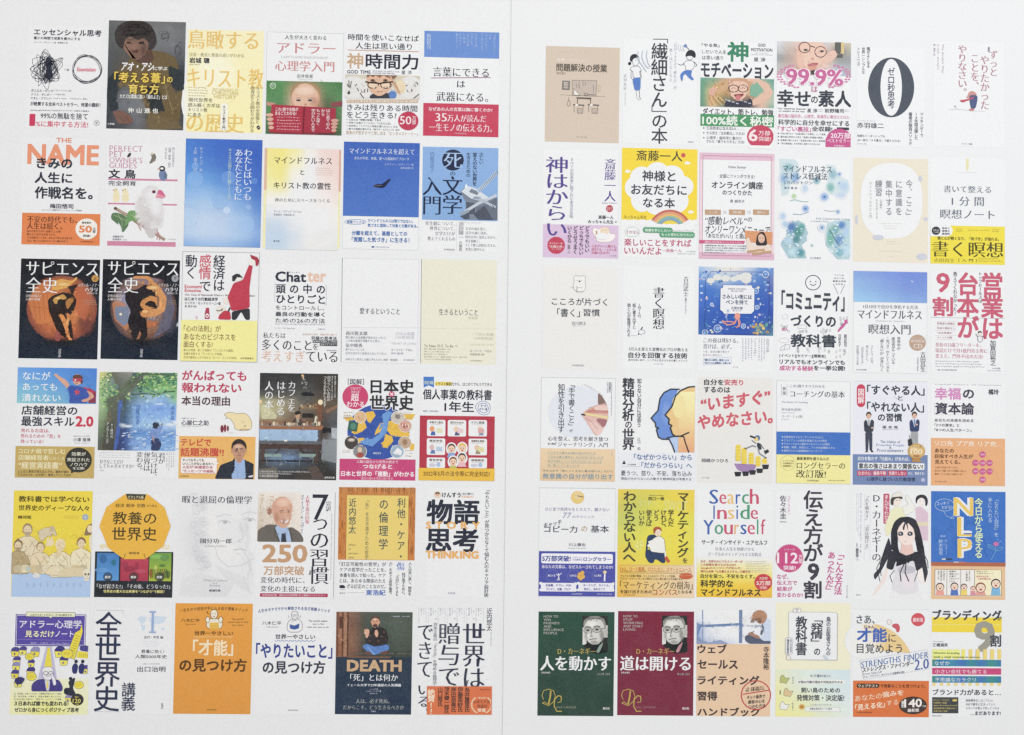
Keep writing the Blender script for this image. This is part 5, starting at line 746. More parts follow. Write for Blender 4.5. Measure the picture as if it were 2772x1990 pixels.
EL(873,810,68,45,3,'8ab09c','bubble');T('s','それなら',815,795,118,32,'b06070',1);RR(968,768,268,48,22,'5aa47c','label');RR(1118,808,318,50,22,'5aa47c','label');T('s','強運を手にしたい!',985,782,235,26,'eaf2ea',2);T('s','もっと幸せになりたい!',1135,820,285,28,'eaf2ea',2)
T('s','楽しいことをすれば',800,868,605,68,'c05878',2);T('s','いいんだよ',800,945,335,66,'c05878',2);T('a','―斎藤一人',1140,962,178,32,'c05878',1);T('c','2022年最新版',1358,982,85,12,'7a9',1);T('c','定価:本体1,400円+税',1282,1002,160,12,'7a9',1)
B('pink framed cover about online lectures with brush lettering and a small portrait at lower right',1482,95,672,955,'f3f2f3',line='d8a4b8')
R(1482,95,672,62,'e4bed0','frame');R(1477,992,676,56,'e0b6ca','frame');R(1482,157,28,835,'ecd4de','frame');R(2126,170,28,825,'ecd4de','frame');R(1512,157,612,830,'f3f2f3','frame')
L([(1510,120),(2126,136),(2124,1030),(1504,1020),(1510,120)],3,'a8788c','frame')
T('s','Online Seminar',1738,212,162,24,'778',1);L([(1738,188),(1880,190)],1.2,'ccd');L([(1738,256),(1880,258)],1.2,'ccd');T('s','全国にファンができる!',1658,288,318,36,'556',1)
T('t','オンライン講座',1588,350,464,68,K2,2);T('t','のつくりかた',1686,432,266,46,K2,2);T('a','原 麻衣子',1755,518,130,30,'556',1)
for x_,t_ in ((1527,'ニーズ'),(1745,'得意'),(1962,'想い')): R(x_,608,145,48,'c3a080','label');T('s',t_,x_+32,622,80,22,'efe6dc',1)
for x_ in (1708,1925): L([(x_-17,618),(x_+17,650)],3,'99a');L([(x_+17,618),(x_-17,650)],3,'99a')
T('t','“感動レベル”',1525,668,375,78,K2,1,sk=.1);T('t','の',1912,680,42,40,K2,1);T('t','オンリーワンメニューで',1525,748,585,76,K2,1,sk=.15);T('s','「あなたがいい」と選ばれる!',1540,822,445,44,K2,1)
P([(1885,798),(2138,812),(2135,930),(1900,900)],'dc9c70','photo');P([(1478,884),(1888,892),(1882,920),(1476,914)],'d05a84','strip');T('c','講師も参加者もメリットたくさん!',1525,892,340,18,'f0dce4',1)
for i in range(3): T('c',['☆集客単価が高い!初心者もオンラインならではのお客様','☆売り込まなくてOK! お客様と両想いになれる集客術','☆満足度UP! 90%の仕事にもつながるアフターフォロー'][i],1525,925+i*21,375,15,'667',1)
T('c','明日香出版社(株)',1525,992,190,12,'889')
P([(1985,930),(1995,850),(2020,812),(2060,810),(2082,860),(2090,930),(2040,945)],'3c3638','hair');P([(2005,850),(2030,822),(2068,850),(2065,900),(2035,915),(2010,895)],'e4bca4','face');P([(1900,870),(1925,860),(1935,900),(1990,935),(2120,935),(2130,985),(1950,1000),(1905,960)],'ead9cc','shirt')
for q in (2025,2050): L([(q-7,868),(q+6,867)],4,'3c3638','face')
L([(2030,896),(2048,895)],4,'b06a68','face')
for x_,y_ in ((1905,980),(1980,970),(1955,1000),(2040,988)): P([(x_,y_),(x_+85,y_-8),(x_+90,y_+12),(x_+4,y_+20)],'c8a07c','label')
C(2080,400,680)
B('white cover washed with blue and green watercolour human profiles and flowers',100,95,640,915,'f1f3f4')
for p_,c_,a_ in (([(100,100),(235,105),(270,140),(280,220),(270,300),(200,330),(180,420),(120,440),(105,300)],'bcd6de',.7),([(520,150),(600,160),(640,260),(720,290),(735,400),(640,450),(560,420),(520,350),(540,250)],'c8dfe4',.7),([(170,720),(210,670),(270,655),(330,690),(345,740),(360,770),(345,800),(350,840),(300,880),(330,940),(345,1000),(180,1000),(160,960),(110,880),(115,850),(160,800)],'8cbac8',.75),([(530,680),(600,660),(740,650),(738,1010),(620,1010),(560,940),(515,880),(520,760)],'a4ccd6',.7)): P(p_,c_,'watercolour',a=a_)
for cx,cy,a_,b_,c_ in ((240,270,60,60,'88aed8'),(180,180,60,50,'8cb8c4'),(140,280,50,60,'90b4d8'),(330,370,40,50,'bcd0e8'),(560,360,50,60,'80b8b4'),(680,350,60,60,'b8d0ec'),(580,240,50,60,'90b8c8'),(660,430,60,40,'c4d4ec'),(210,720,60,70,'4a78b8'),(270,760,60,70,'4a9088'),(300,720,40,50,'5fa49c'),(250,830,50,50,'4e8a94'),(180,840,50,50,'b8d4e8'),(220,940,60,50,'bcdce8'),(290,950,50,50,'4f94a0'),(130,620,40,50,'b4cce8'),(150,690,40,40,'a8c8e4'),(660,700,50,50,'4c80c4'),(600,740,50,60,'68a8a0'),(700,760,40,60,'b4d0ec'),(640,830,60,70,'6494c8'),(560,830,40,80,'6cb0a0'),(700,920,50,70,'c0dcec'),(640,950,50,50,'70b0c0'),(560,800,50,100,'7cb8ac')): S_(cx,cy,a_,b_,c_,'watercolour')
for cx,cy,a_,c_ in ((435,298,44,'90bcc0'),(505,445,50,'90b4e4'),(335,550,42,'90b0e4'),(640,240,30,'b4cce8'),(230,438,28,'b4d4a0'),(483,722,40,'b8cce8'),(628,580,28,'b4c8e4'),(392,882,20,'c0dcd8'),(640,320,22,'c8d8f0')): S_(cx,cy,a_,a_,c_,'flower');EL(cx,cy,a_*.6,a_*.6,3,c_,'flower');E(cx,cy,a_*.25,a_*.25,'5c88b4' if c_!='b4d4a0' else 'c8e0a0','flower')
for i in range(60): E(_r.choice([_r.uniform(160,300),_r.uniform(540,730)]),_r.uniform(680,990),_r.uniform(5,13),_r.uniform(4,10),_r.choice(['d4e8f4','b8d4ec','88b8d8','e4f0f6']),'flower')
L([(545,740),(590,810),(640,890)],4,'2f5c88');L([(195,480),(240,470),(290,485),(360,490)],8,'a4c4c4');L([(220,600),(290,605),(365,580)],8,'a4bcc8');L([(500,565),(560,575),(620,570)],5,'98a8b0')
T('t','マインドフルネス',132,158,440,60,'46566a','m');T('t','ストレス低減法',132,222,398,62,'46566a','m');T('a','J.カバットジン',140,298,260,36,'5a7088',1);T('a','春木 豊 訳',140,352,122,22,'5a7088');T('s','Full Catastrophe Living',432,630,300,24,'a8b4c0',1);T('s','J. Kabat-Zinn',382,656,160,18,'a8b4c0',1);T('c','北大路書房',375,986,98,20,'889')
B('cream cover with a large off-white rounded oval holding grey vertical words',768,90,674,938,'ebe3d0')
P([(1110+280*math.copysign(abs(math.cos(t_))**.8,math.cos(t_)),480+342*math.copysign(abs(math.sin(t_))**.8,math.sin(t_))) for t_ in [k*math.pi/24 for k in range(48)]],'f4f3f0','oval')
for x_,y_,a_,b_ in ((990,810,50,24),(1370,280,18,26),(795,650,14,44),(1420,645,20,18),(1385,985,50,30)): E(x_,y_,a_,b_,'ccd0dc','petal')
V('t','今、ここ」',1240,290,60,362,'8a8c96',1);V('t','に意識を',1148,290,60,325,'8a8c96',1);V('t','集中する',1058,290,60,325,'8a8c96',1);V('t','練習',965,290,62,148,'8a8c96',1);V('c','心を静め、',1005,465,22,105,'b0aeb0');V('c','やわらかくする',968,465,22,178,'b0aeb0');V('c','マインドフルネス入門',908,305,26,335,'b0aeb0')
for i,(x_,y_,w_) in enumerate([(1005,678,200),(1030,700,140),(1045,722,110),(1070,840,80),(1060,862,150),(1005,930,205),(1075,980,60)]): H(x_,y_,w_,12,1,'d4cec0')
B('white cover with grey serif title, a pencil point at top and yellow lower band',1462,80,672,968,'f3f4f5')
P([(1785,98),(1808,98),(1808,190),(1797,213),(1785,190)],'ebe2b0','pencil');L([(1710,222),(1880,226)],2,'d4d4d0');T('t','書いて整える',1582,340,428,62,'667080','m');T('t','1 分 間',1655,440,290,82,'667080','m');T('t','瞑想ノート',1552,555,490,84,'667080','m')
R(1462,700,672,345,'f0de36','band');P([(1462,700),(1640,703),(1665,740),(1655,780),(1620,800),(1462,800)],'f4f4f2','label');E(1512,750,39,38,'3c3f46','badge');T('c','１日１分',1485,735,55,18,'eee',1);T('c','で心が整う',1490,757,48,12,'eee')
for i,t_ in enumerate(['思考と','感情の','整理術']): T('c',t_,1566,718+i*25,70,18,'667',2)
H(1695,728,65,35,2,'9a8c40');H(1800,740,95,14,1,'9a8c40');H(1915,740,85,14,1,'9a8c40');H(2020,735,70,32,2,'9a8c40');T('s','頭と心が軽くなり、「気づき」が溢れる。',1525,800,555,32,'5c5430',2);T('t','書く瞑想',1475,842,645,140,'4f4a2c','m');T('a','吉田昌生',1495,998,185,34,'9a8f4c','m');T('s','［ 入 門 ］',1715,1002,165,28,'5c5430',1);H(1895,993,215,42,3,'a89c48')
C(1450,700,680)
B('pale grey cover with a small outlined bear writing above thin black title',75,68,668,930,'ecebe9')
L([(60,80),(52,990)],1.5,'d4d4d4');P([(350,200),(342,170),(355,153),(378,158),(415,158),(440,152),(452,168),(445,200),(450,240),(455,265),(430,300),(365,300),(335,265)],'f0efed','bear',ol='8a8c90');E(396,206,9,7,'444','bear');E(374,198,3,3,'555','bear');E(416,198,3,3,'555','bear');L([(320,260),(350,262)],2,'889');L([(375,262),(425,265)],2,'889');L([(372,250),(374,290)],4,'667');L([(365,285),(370,303),(430,303)],2,'889')
T('t','こころが片づく',145,352,502,68,K2,1);T('t','「書く」',195,450,205,76,K2,1);T('t','習慣',430,455,150,66,K2,1);T('a','古川武士',325,568,132,30,'667',1);T('c','習慣化コンサルタント',335,604,112,8,'99a');T('c','日本実業出版社',330,955,108,18,'99a')
B('plain white cover with black vertical title and a hand holding a pen',790,68,640,920,'f0f0f1')
V('t','書く瞑想',1062,258,102,380,'33363e','m');V('a','古川武士',1335,160,44,182,'445','m');V('c','習慣化コンサルタント',1346,352,18,150,'889');V('s','1日15分、',922,405,30,150,'445',1);V('s','紙に書き出すと',876,405,30,232,'445',1);V('s','頭と心が整理される',828,405,30,300,'445',1)
L([(965,618),(925,690)],10,'445');L([(860,695),(915,698)],2,'778');P([(925,660),(945,640),(990,655),(985,675),(940,690)],'eeeeef','hand',ol='778');T('s','5万人を変えた習慣化のプロが教える',842,800,530,32,'3f424c',1);T('t','自分を回復する技術',838,845,532,52,'33363e',2);T('s','自分を深く知り、シンプルに生きるための書くメソッド',838,905,532,20,'556',1);T('c','ダイヤモンド社',1065,945,84,12,'778')
B('cover of an ornate blue undersea picture with an orange octopus and framed white plaque',1468,72,682,945,'f3f3f5')
GR(1473,72,676,614,['a8c4e8 c8d4e4 e8e4dc e8e4dc c4d0e4 7ca4dc 6c94d4','6c98d8 88acdc b8ccdc 98b4dc 7c9cd4 5480c8 7484bc','4c7ccc 4c7ccc 5c88d0 5480cc 4878c8 406cc0 5870b8','4878cc 4070c8 3c6cc4 3c6cc4 3c6cc4 3a64bc 4864b8','3c68c0 3862bc 3862bc 3862bc 3660bc 345cb8 3858b0','3c64b4 3860b8 3860b8 345cb4 345cb4 3860b4 40609c','4470b0 3c68bc 385cb4 3458b0 3458b0 5c7ca0 5c8ca0'],n='sea_print')
for i in range(190):
    x_=_r.uniform(1480,2140);y_=_r.uniform(80,680)
    if 1660<x_<1985 and 235<y_<500: continue
    E(x_,y_,_r.uniform(3,16),_r.uniform(3,12),_r.choice(['a8c4e8','6c98dc','d8e0e4','3058b0','88a8d8','2c50a4','c8b8d0','5c80c0','e0dcc8','4c90b8']),'bubble')
for i in range(26): x_=_r.uniform(1960,2140);E(x_,_r.uniform(590,680),_r.uniform(8,18),_r.uniform(8,16),_r.choice(['d8b868','e0c880','4c8c90','c0a060','6aa0a0']),'coral')
for x_,y_,rr in ((1715,180,40),(1580,200,36),(1790,185,34),(1900,190,48),(1900,160,50),(1840,170,40),(1640,170,40)): E(x_,y_,rr,rr*.7,'dfdfdc','foam')
for x_,y_,rr in ((2075,145,28),(1988,292,24),(1642,632,32),(1530,668,24),(1520,170,20),(1590,415,14),(2000,440,18),(1875,610,20)): EL(x_,y_,rr,rr,5,'e4ecf4','jellyfish');E(x_,y_,rr*.6,rr*.6,'8ab0e0','jellyfish')
L([(1585,118),(2045,122),(2065,150),(2110,165),(2105,640),(2090,668)],3,'2c4a9c');L([(1585,118),(1550,165),(1532,170),(1528,640),(1545,680),(2090,684)],3,'2c4a9c')
P([(1690,238),(1950,242),(1955,262),(1975,275),(1972,472),(1945,500),(1700,500),(1685,478),(1664,465),(1668,270),(1690,262)],'ececf0','plaque',ol='4c6cb0')
T('c','SAMISHII YORUNIWA',1736,268,165,12,'556',1);T('c','PEN WO MOTE',1762,288,112,12,'556',1);T('t','さみしい夜には',1686,322,265,42,'3c4a70',2);T('t','ペンを持て',1716,372,198,42,'3c4a70',2);T('a','古賀史健',1764,434,104,26,'3c4a70',1);T('c','絵 ならの',1778,464,76,14,'667')
E(1820,520,26,30,'e8a090','octopus')
for l in ([(1815,540),(1790,590),(1740,600),(1690,580)],[(1825,545),(1835,600),(1810,625)],[(1810,545),(1800,580),(1760,570),(1700,570),(1680,560)],[(1830,540),(1845,580),(1830,620)]): L(l,10,'e89c8c','octopus')
L([(1738,475),(1722,530),(1730,570)],3,'c8d8ec');E(1735,472,12,12,'a8c0d8','flower')
T('s','この夜は明ける。',1515,715,315,44,'4a5070','m');T('s','書けば、必ず。',1512,770,258,44,'4a5070','m');T('c','一生、自分の頭で考えて',1510,828,240,24,'889','m');T('c','生きたいあなたへ',1510,860,176,22,'889','m');P([(1512,905),(1765,888),(1768,945),(1515,962)],'e6eaf2','label',ol='b8c4d8')
T('c','『嫌われる勇気』著者による',1522,905,222,20,'3c5490',2);T('c','「自分との人間関係」を築く本',1522,932,238,20,'3c5490',2);T('c','ポプラ社',1782,975,45,12,'667');V('s','ブレイディみかこ',1970,720,24,160,'7a7f90','m');V('s','内田洋太郎',2082,722,26,125,'8a8f9c','m');HV(1860,720,105,225,4,'b8bcc8');HV(2008,720,70,230,3,'b8bcc8')
C(2080,700,680)
B('white cover with a round smiley over chunky black title and tiny doodles',80,115,640,905,'f3f4f4')
EL(403,218,68,66,7,'4a505c','smiley');E(378,208,5,6,K2,'smiley');E(428,208,5,6,K2,'smiley');L([(378,228),(390,240),(405,243),(420,238),(430,228)],6,'4a505c','smiley')
for i,t_ in enumerate(['ファンを','はぐくみ','事業を成長','させる']): T('c',t_,[596,592,580,606][i],142+i*27,[86,90,120,66][i],16,'556',1)
L([(585,228),(628,320)],3,'556');L([(690,232),(650,318)],3,'556')
T('t','「コミュニティ」',118,285,570,185,'424854',4);T('t','づくりの',200,508,410,108,'424854',4);T('t','教科書',200,680,412,118,'424854',3);V('a','藤田祐司',682,684,26,114,'556',1);V('a','河原あず',630,684,26,114,'556',1)
P([(622,655),(660,600),(690,575),(682,562),(712,545),(718,590),(705,585),(680,620),(630,665)],'c8609c','arrow')
_r.seed(5)
for i in range(46):
    x_,y_=_r.choice([(_r.uniform(95,220),_r.uniform(580,690)),(_r.uniform(260,350),_r.uniform(640,670)),(_r.uniform(450,560),_r.uniform(620,670)),(_r.uniform(260,370),_r.uniform(800,850)),(_r.uniform(440,550),_r.uniform(800,850)),(_r.uniform(610,710),_r.uniform(820,890)),(_r.uniform(640,710),_r.uniform(530,600))]);EL(x_,y_,7,7,2,'8a8c94','doodle');L([(x_-8,y_+14),(x_+8,y_+13)],3,'a0a2a8','doodle')
T('c','30人',120,620,55,35,'cc6ca0',2);EL(140,740,46,22,2,'a8909c','doodle');L([(155,775),(115,800),(105,830),(190,815),(195,780),(155,775),(140,825)],3,'8a8c94','doodle');L([(122,510),(170,505),(175,540),(125,548),(122,510)],2,'aab','doodle');L([(265,600),(340,600),(342,630),(268,632),(265,600)],2,'8a8c94','doodle')
T('s','[イベント][セミナー][懇親会]',100,860,415,34,'4a4c58',2);T('t','リアルでもオンラインでも',100,910,590,42,K2,3);T('t','成功する秘訣',100,965,305,46,'cc5c96',3);T('t','を一挙公開!',410,965,282,46,K2,3)
B('white cover with a gradient blue sky block holding a tiny crescent moon',768,112,665,915,'f2f3f4',line='dcdee0')
GR(768,112,665,278,['88a8e0 84a0e0 7c98e0 7490dc 7890dc','94bce8 8cb0e4 84a4e0 7c98dc 7c98dc','a0cdf0 98c4ec 90b8e8 88ace4 84a8e0'],n='sky_print')
E(1300,204,11,11,'e8ecf6','moon');E(1304,200,10,10,'7f9cde','moon');T('s','1日10分で自分を浄化する方法',855,415,495,34,'778','m');T('t','マインドフルネス',806,460,578,80,'4f5462','m');T('c','Mindfulness for Beginners',970,555,260,18,'c8ccd0');T('t','瞑想入門',905,592,378,88,'5c606c','m')
E(1346,760,75,73,'bda08c','badge');T('c','聞くだけで心が整う',1300,712,92,14,'efe4da');T('s','瞑想音源',1288,732,120,26,'efe4da',1);T('s','CD',1308,770,80,40,'f0e8e0','m')
V('s','世界中の',1162,708,30,118,'556','m');V('s','成功者がやっている',1112,708,30,245,'556','m');V('s','“気づき”のトレーニングで',1062,705,30,322,'556','m');V('s','「動じない心」が身につく',1010,705,30,315,'556','m')
for i,(t_,y_,h_) in enumerate([('ストレス、不安、',782,180),('迷いをなくし、',782,160),('「自分を変える」',778,190),('が実現できる本',782,180)]): V('c',t_,922-i*43,y_,24,h_,'99a','m')
V('a','吉田昌生',1372,842,46,182,'556','m');V('c','Yoshida Masao',1342,892,16,125,'99a');T('c','WAVE出版',790,996,95,14,'889')
B('white cover with huge dusty-red vertical title and a tiny suited cartoon man',1470,115,660,910,'f3f3f4')
V('t','営業は',1926,130,188,600,'cb5f78',3);V('t','台本が',1708,130,185,588,'cb5f78',3);T('t','9',1515,128,122,178,'cb5f78',2);T('t','割',1482,345,185,175,'cb5f78',3);V('s','トップセールスは',1895,120,34,282,'556','m');V('s','教えてくれなかった!',1668,120,36,398,'556','m');L([(1462,532),(2132,542)],2,'889')
for i,t_ in enumerate(['営業歴も業種も','性格も関係なし!','“台本営業®”','メソッド公開!']): T('s',t_,1522,576+i*42,[162,168,142,138][i],20,'b08090',1);L([(1508,566+i*42),(1698,568+i*42)],1.5,'c8a0a8')
L([(1508,732),(1698,734)],1.5,'c8a0a8')
for i,t_ in enumerate(['茶髪の23歳フリーターを、','電話だけで月1億円売る男に','変えた、門外不出の方法!']): T('s',t_,1508,758+i*51,[412,470,430][i],38,'c47088','m')
H(1508,918,470,70,3,'a8a8b0');T('c','― 東証一部上場企業 営業部 部長',1510,998,190,14,'889',1);V('a','加賀田裕之',2002,738,50,228,'4a4c58',1);T('c','PHP出版',2022,984,72,16,'889');T('c','定価 本体1,500円(税別)',1975,1008,122,10,'99a')
E(1908,670,18,16,'333840','man');E(1908,680,14,13,'f0e6dc','man');P([(1885,700),(1930,700),(1935,735),(1922,755),(1895,755),(1888,730)],'e8e8ec','man',ol='333840');L([(1870,680),(1888,705)],4,'333840','man');L([(1930,702),(1955,715)],4,'333840','man')
C(1450,1000,680)
B('cover of a hand holding a pencil inside a pale disc above a peach lower band',52,72,668,930,'f2f3f3',line='b8babc')
E(385,385,270,235,'e4e7f0','disc');P([(562,212),(600,240),(628,290),(645,320),(562,320)],'8a7068','sleeve');P([(430,390),(470,355),(530,330),(600,312),(640,305),(655,380),(655,450),(620,525),(560,600),(530,590),(480,510),(440,450),(415,415)],'e2bcb4','hand')
P([(440,385),(520,345),(600,350),(655,365),(655,405),(560,395),(470,400)],'d0948a','hand');P([(560,440),(650,455),(625,520),(590,515),(545,460)],'a87478','hand');S_(560,530,40,60,'f0d8d2','hand');P([(520,330),(600,318),(645,330),(655,372),(600,372),(530,368)],'ecccc4','hand');P([(470,470),(520,470),(600,520),(600,570),(555,600),(520,560)],'e8c8c0','hand');L([(480,350),(560,322),(640,318)],4,'c48c84','hand');L([(450,440),(500,470),(560,540)],4,'c89088','hand');L([(470,378),(560,372),(655,380)],4,'b87c74','hand');L([(440,400),(655,436)],22,'ecd8a0','pencil');L([(412,405),(448,412)],13,'3a3838','pencil')
V('t','「手で書くこと」',298,110,58,430,K2,1);V('t','が',305,540,30,28,K2,1);V('t','知性を引き出す',205,130,58,440,K2,1);V('a','吉田典生',660,115,20,92,'556',1);V('c','NORIO YOSHIDA',644,115,12,96,'99a');ARC('c','JOURNALING',420,128,190,13,-50,'778',1,up=-1);HV(680,120,16,295,1,'99a')
T('s','心を整え、思考を解き放つ',112,602,542,42,'556','m');T('s','「ジャーナリング」入門',180,655,472,42,'556','m');T('c','書く瞑想',112,664,62,16,'445',2)
R(42,712,676,292,'ecd2ae','band',c2='e4c49a')
for i,(t_,w_) in enumerate([('ビジネスで重大な決断を迫られたとき',430),('人生の大事な選択をしなければいけないとき',500),('自分が何をしていいかわからなくなったとき',485),('深く傷ついてしまったとき',285)]): T('s',t_,110,742+i*38,w_,22,'8fa8a0');L([(108,770+i*38),(108+w_,774+i*38)],2,'9cb4b4')
T('s','手を止めず「思いつくままに書き続ける」だけで',64,904,635,20,'6a8484',1);T('s','無意識の自分が語り出す',64,938,635,50,'6494ac',1);HV(684,740,12,40,1,'99a')
B('white cover of overlapping blue and yellow head profiles in thick outlines',750,72,690,935,'f2f2f3')
P([(1290,180),(1220,178),(1150,215),(1115,280),(1108,345),(1100,375),(1070,400),(1042,440),(1072,475),(1088,520),(1090,570),(1108,615),(1140,630),(1205,635),(1225,680),(1255,750),(1380,750),(1340,620),(1240,600),(1230,300)],'6d92d8','profile')
GRP([(1240,600),(1330,605),(1345,660),(1380,750),(1255,750),(1225,680),(1205,630)],'b8cef0','profile');S_(1180,400,50,120,'86a6e0','profile')
P([(1440,155),(1370,165),(1310,190),(1260,240),(1240,310),(1230,340),(1170,415),(1205,450),(1205,500),(1225,530),(1235,590),(1270,605),(1340,605),(1355,660),(1382,750),(1438,750)],'ecc88c','profile')
GR(1290,200,146,548,['f4ecb0 f6f0b8','f4e4a8 f4e8ac','f0d498 f2d89c','ecc08c eabc88','e8b080 e4a880'],n='profile');E(1290,330,60,110,'f2e2a4','profile')
L([(1300,180),(1220,178),(1160,208),(1122,262),(1108,345),(1105,370),(1042,440),(1080,485),(1084,520),(1108,530),(1090,545),(1108,612),(1140,630),(1205,632),(1235,690),(1256,750)],11,'33363e','profile')
L([(1438,155),(1380,160),(1310,190),(1262,240),(1230,335),(1168,412),(1205,450),(1200,490),(1228,508),(1215,530),(1235,585),(1262,605),(1310,602),(1385,568)],12,'33363e','profile');L([(1180,620),(1262,602),(1335,606),(1350,660),(1382,750)],10,'33363e','profile')
V('t','精神分析',788,78,102,385,'3f4049',3);V('t','の',808,470,60,62,'3f4049',2);V('t','世界',785,535,105,190,'3f4049',3);V('s','知らない自分に出会う',918,82,38,440,'4a4b54',2);V('a','庄司 備',918,615,30,115,'778','m')
R(750,752,690,255,'e9ebf0','band');T('s','「なぜかつらい」から',888,762,522,55,'5674a8',2);T('s','「だからつらい」へ',955,836,455,55,'5674a8',2);T('s','憂うつ、怒り、不安、落ち込み',770,912,640,48,'4a4b54',1);T('s','理由の分からない心の動きを精神科医が考察する',770,972,635,26,'556',1);P([(780,855),(798,820),(815,855)],'334','emblem');T('c','幻冬舎新書',830,852,75,14,'556');H(775,872,168,12,1,'aab')
B('light grey cover with tilted red brush lettering and a briefcase man stepping over coin stacks',1465,70,680,950,'e9e7e4')
T('s','自分を',1520,88,178,54,'3f424c',3);T('s','安売り',1703,90,172,54,'cc5a6c',3);T('s','するのは',1518,155,238,54,'3f424c',3);T('t','“いますぐ”',1490,195,628,130,'d2606e',4,ro=-.14,y2=62);T('t','やめなさい。',1462,385,680,130,'d2606e',4,ro=-.10,y2=30)
T('a','岡崎かつひろ',1500,804,238,36,'556',2);T('c','きずな出版',1500,970,66,16,'aaa')
P([(1790,850),(1995,860),(1980,900),(1950,940),(1850,920),(1820,905)],'a484b4','shadow_print')
for x_,y_,h_ in ((1828,690,150),(1882,718,140),(1945,762,110),(2008,795,90),(2065,815,50)):
    for k in range(int(h_/14)): E(x_+(-1)**k*2,y_+k*14,25,11,'e8cc40' if k%2 else 'eed858','coins')
for x_,y_ in ((1825,925),(1895,922),(1958,910),(2022,895),(2075,860)): P([(x_-32,y_),(x_+32,y_),(x_+24,y_+40),(x_-22,y_+42)],'35373d','pot')
P([(1995,665),(2020,660),(2045,720),(2020,730),(2000,705)],'3b4250','man');E(2002,620,25,26,'5878a8','man');E(1992,630,18,20,'ecd080','man');L([(1935,602),(1985,620)],16,'33363e','man');L([(1990,700),(1960,690),(1895,715)],12,'888c94','man');L([(2008,715),(2020,760),(2080,800)],12,'888c94','man');L([(1880,708),(1905,722)],6,'222','man');L([(2065,805),(2088,795)],6,'222','man');L([(2025,670),(2060,718)],7,'3b4250','man');L([(1990,670),(1950,640)],7,'3b4250','man');P([(2058,735),(2098,722),(2108,745),(2072,768)],'3a3f48','briefcase')
C(2080,1010,680)
B('cover in three zones, white serif title, strong blue list panel and pale yellow base',75,68,665,925,'f2f3f4',line='c8cacd')
T('s','この1冊ですべてわかる',195,104,312,26,'889','m');T('t','コーチングの基本',195,158,495,58,'5c6068','m');L([(120,102),(120,210)],2,'889');L([(168,102),(168,210)],2,'889');V('s','新版',130,120,28,80,'667');T('c','The Basics of Coaching',120,252,236,22,'aab','m');T('a','鈴木義幸(監修)',120,316,178,28,'99a','m');T('c','Suzuki Yoshiyuki',118,352,120,12,'bbc');T('a','コーチ・エィ(著)',120,378,188,28,'99a','m');T('c','COACH A',118,414,70,10,'bbc')
R(72,528,668,205,'4374c4','panel')
for i,(t_,w_) in enumerate([('目標達成までのコーチングのプロセス',355),('クライアントの成長を促進する3つの視点',388),('テクニックよりも優先すべきマインドの3原則',412),('傾聴、質問、承認など、7つの対話構築スキル',465),('事例でわかる組織開発のコーチング',348)]): E(125,576+i*31,6,6,'d4def0');T('s',t_,138,566+i*31,w_,21,'c4d4ee',1)
R(72,735,666,258,'f1ea9e','band');EL(175,812,68,66,2,'a8a478');T('c','コーチングは',128,784,98,16,'7c7850');T('c','人材開発から',126,806,102,16,'7c7850');T('c','組織開発へ',130,830,90,16,'7c7850')
T('s','最新事例を盛り込んだ',255,756,292,30,'56543e',2);T('t','ロングセラーの',255,802,436,60,'56543e','m');T('t','改訂版!',250,872,268,72,'56543e','m');T('c','日本実業出版社',348,962,108,16,'7c7850',1);T('c','定価 本体2000円(税別)',540,964,148,12,'8c8860')
B('pale lilac cover with two suited men, red capsule and dusty blue lower band',768,75,670,930,'e8e9f2')
L([(765,72),(1438,78)],2,'c0c2c8');RR(798,100,76,208,38,'cb4460','label');V('s','図解',808,138,56,138,'f4e4e6',2)
T('t','「すぐやる人」',890,105,520,92,K2,3);T('t','と',1168,205,46,42,K2,2);T('t','「やれない人」',890,258,515,92,K2,3);T('t','の習慣',988,362,220,74,K2,3);L([(1125,205),(1180,245)],2,'889');T('a','塚 本 亮',1028,474,140,28,'4a4c58',2);T('c','tsukamoto ryo',1028,504,142,12,'889',1)
T('s','The Habits of',1010,608,180,24,'5c7098','m');T('s','Proactive People',975,638,250,28,'5c80b4','m');T('s','&',1090,664,20,18,'5c7098','m');T('s','Procrastinators',982,682,236,28,'5c7098','m')
def suit(x,y,c,cp,sh,tie):
    E(x,y-185,24,28,'3c3433','man');E(x,y-172,19,24,'dbb49c','man');P([(x-14,y-150),(x+14,y-150),(x+6,y-70),(x-6,y-70)],sh,'man');P([(x-22,y-145),(x-45,y-125),(x-42,y-60),(x-38,y-30),(x+38,y-30),(x+42,y-60),(x+48,y-130),(x+22,y-148),(x+2,y-70),(x-2,y-70)],c,'man');P([(x-3,y-140),(x+4,y-140),(x+3,y-85),(x-3,y-85)],tie,'man')
    P([(x-32,y-32),(x+32,y-32),(x+30,y+140),(x+8,y+140),(x,y+10),(x-8,y+140),(x-28,y+140)],cp,'man')
suit(906,562,'3c4250','42485a','e4e6ea','3a4a70');L([(870,470),(930,495)],16,'3c4250','man');E(935,495,10,8,'dbb49c','man');P([(870,715),(892,690),(898,712)],'23262e','man');P([(930,690),(950,712),(925,714)],'23262e','man')
suit(1318,560,'3a4a70','a4a6a8','c8d4e8','4468a8');E(1338,465,10,9,'dbb49c','man');P([(1258,600),(1290,590),(1302,650),(1262,660)],'33363e','bag');L([(1272,560),(1278,598)],4,'33363e','bag')
R(762,732,676,275,'7589b4','band');T('s','自分を動かす「仕組み」があれば、',808,752,465,36,'e8ecf4',2);R(808,808,600,58,'eff0f2','strip');T('s','意志の強さはあまり関係ない!',815,812,580,50,'3c3e48',3)
for x_,w_,t_ in ((802,128,'なまけ心'),(938,132,'優柔不断'),(1080,170,'気乗りしない')): R(x_,880,w_,46,'c44664','strip');T('s',t_,x_+8,886,w_-16,34,'f0e0e4',2)
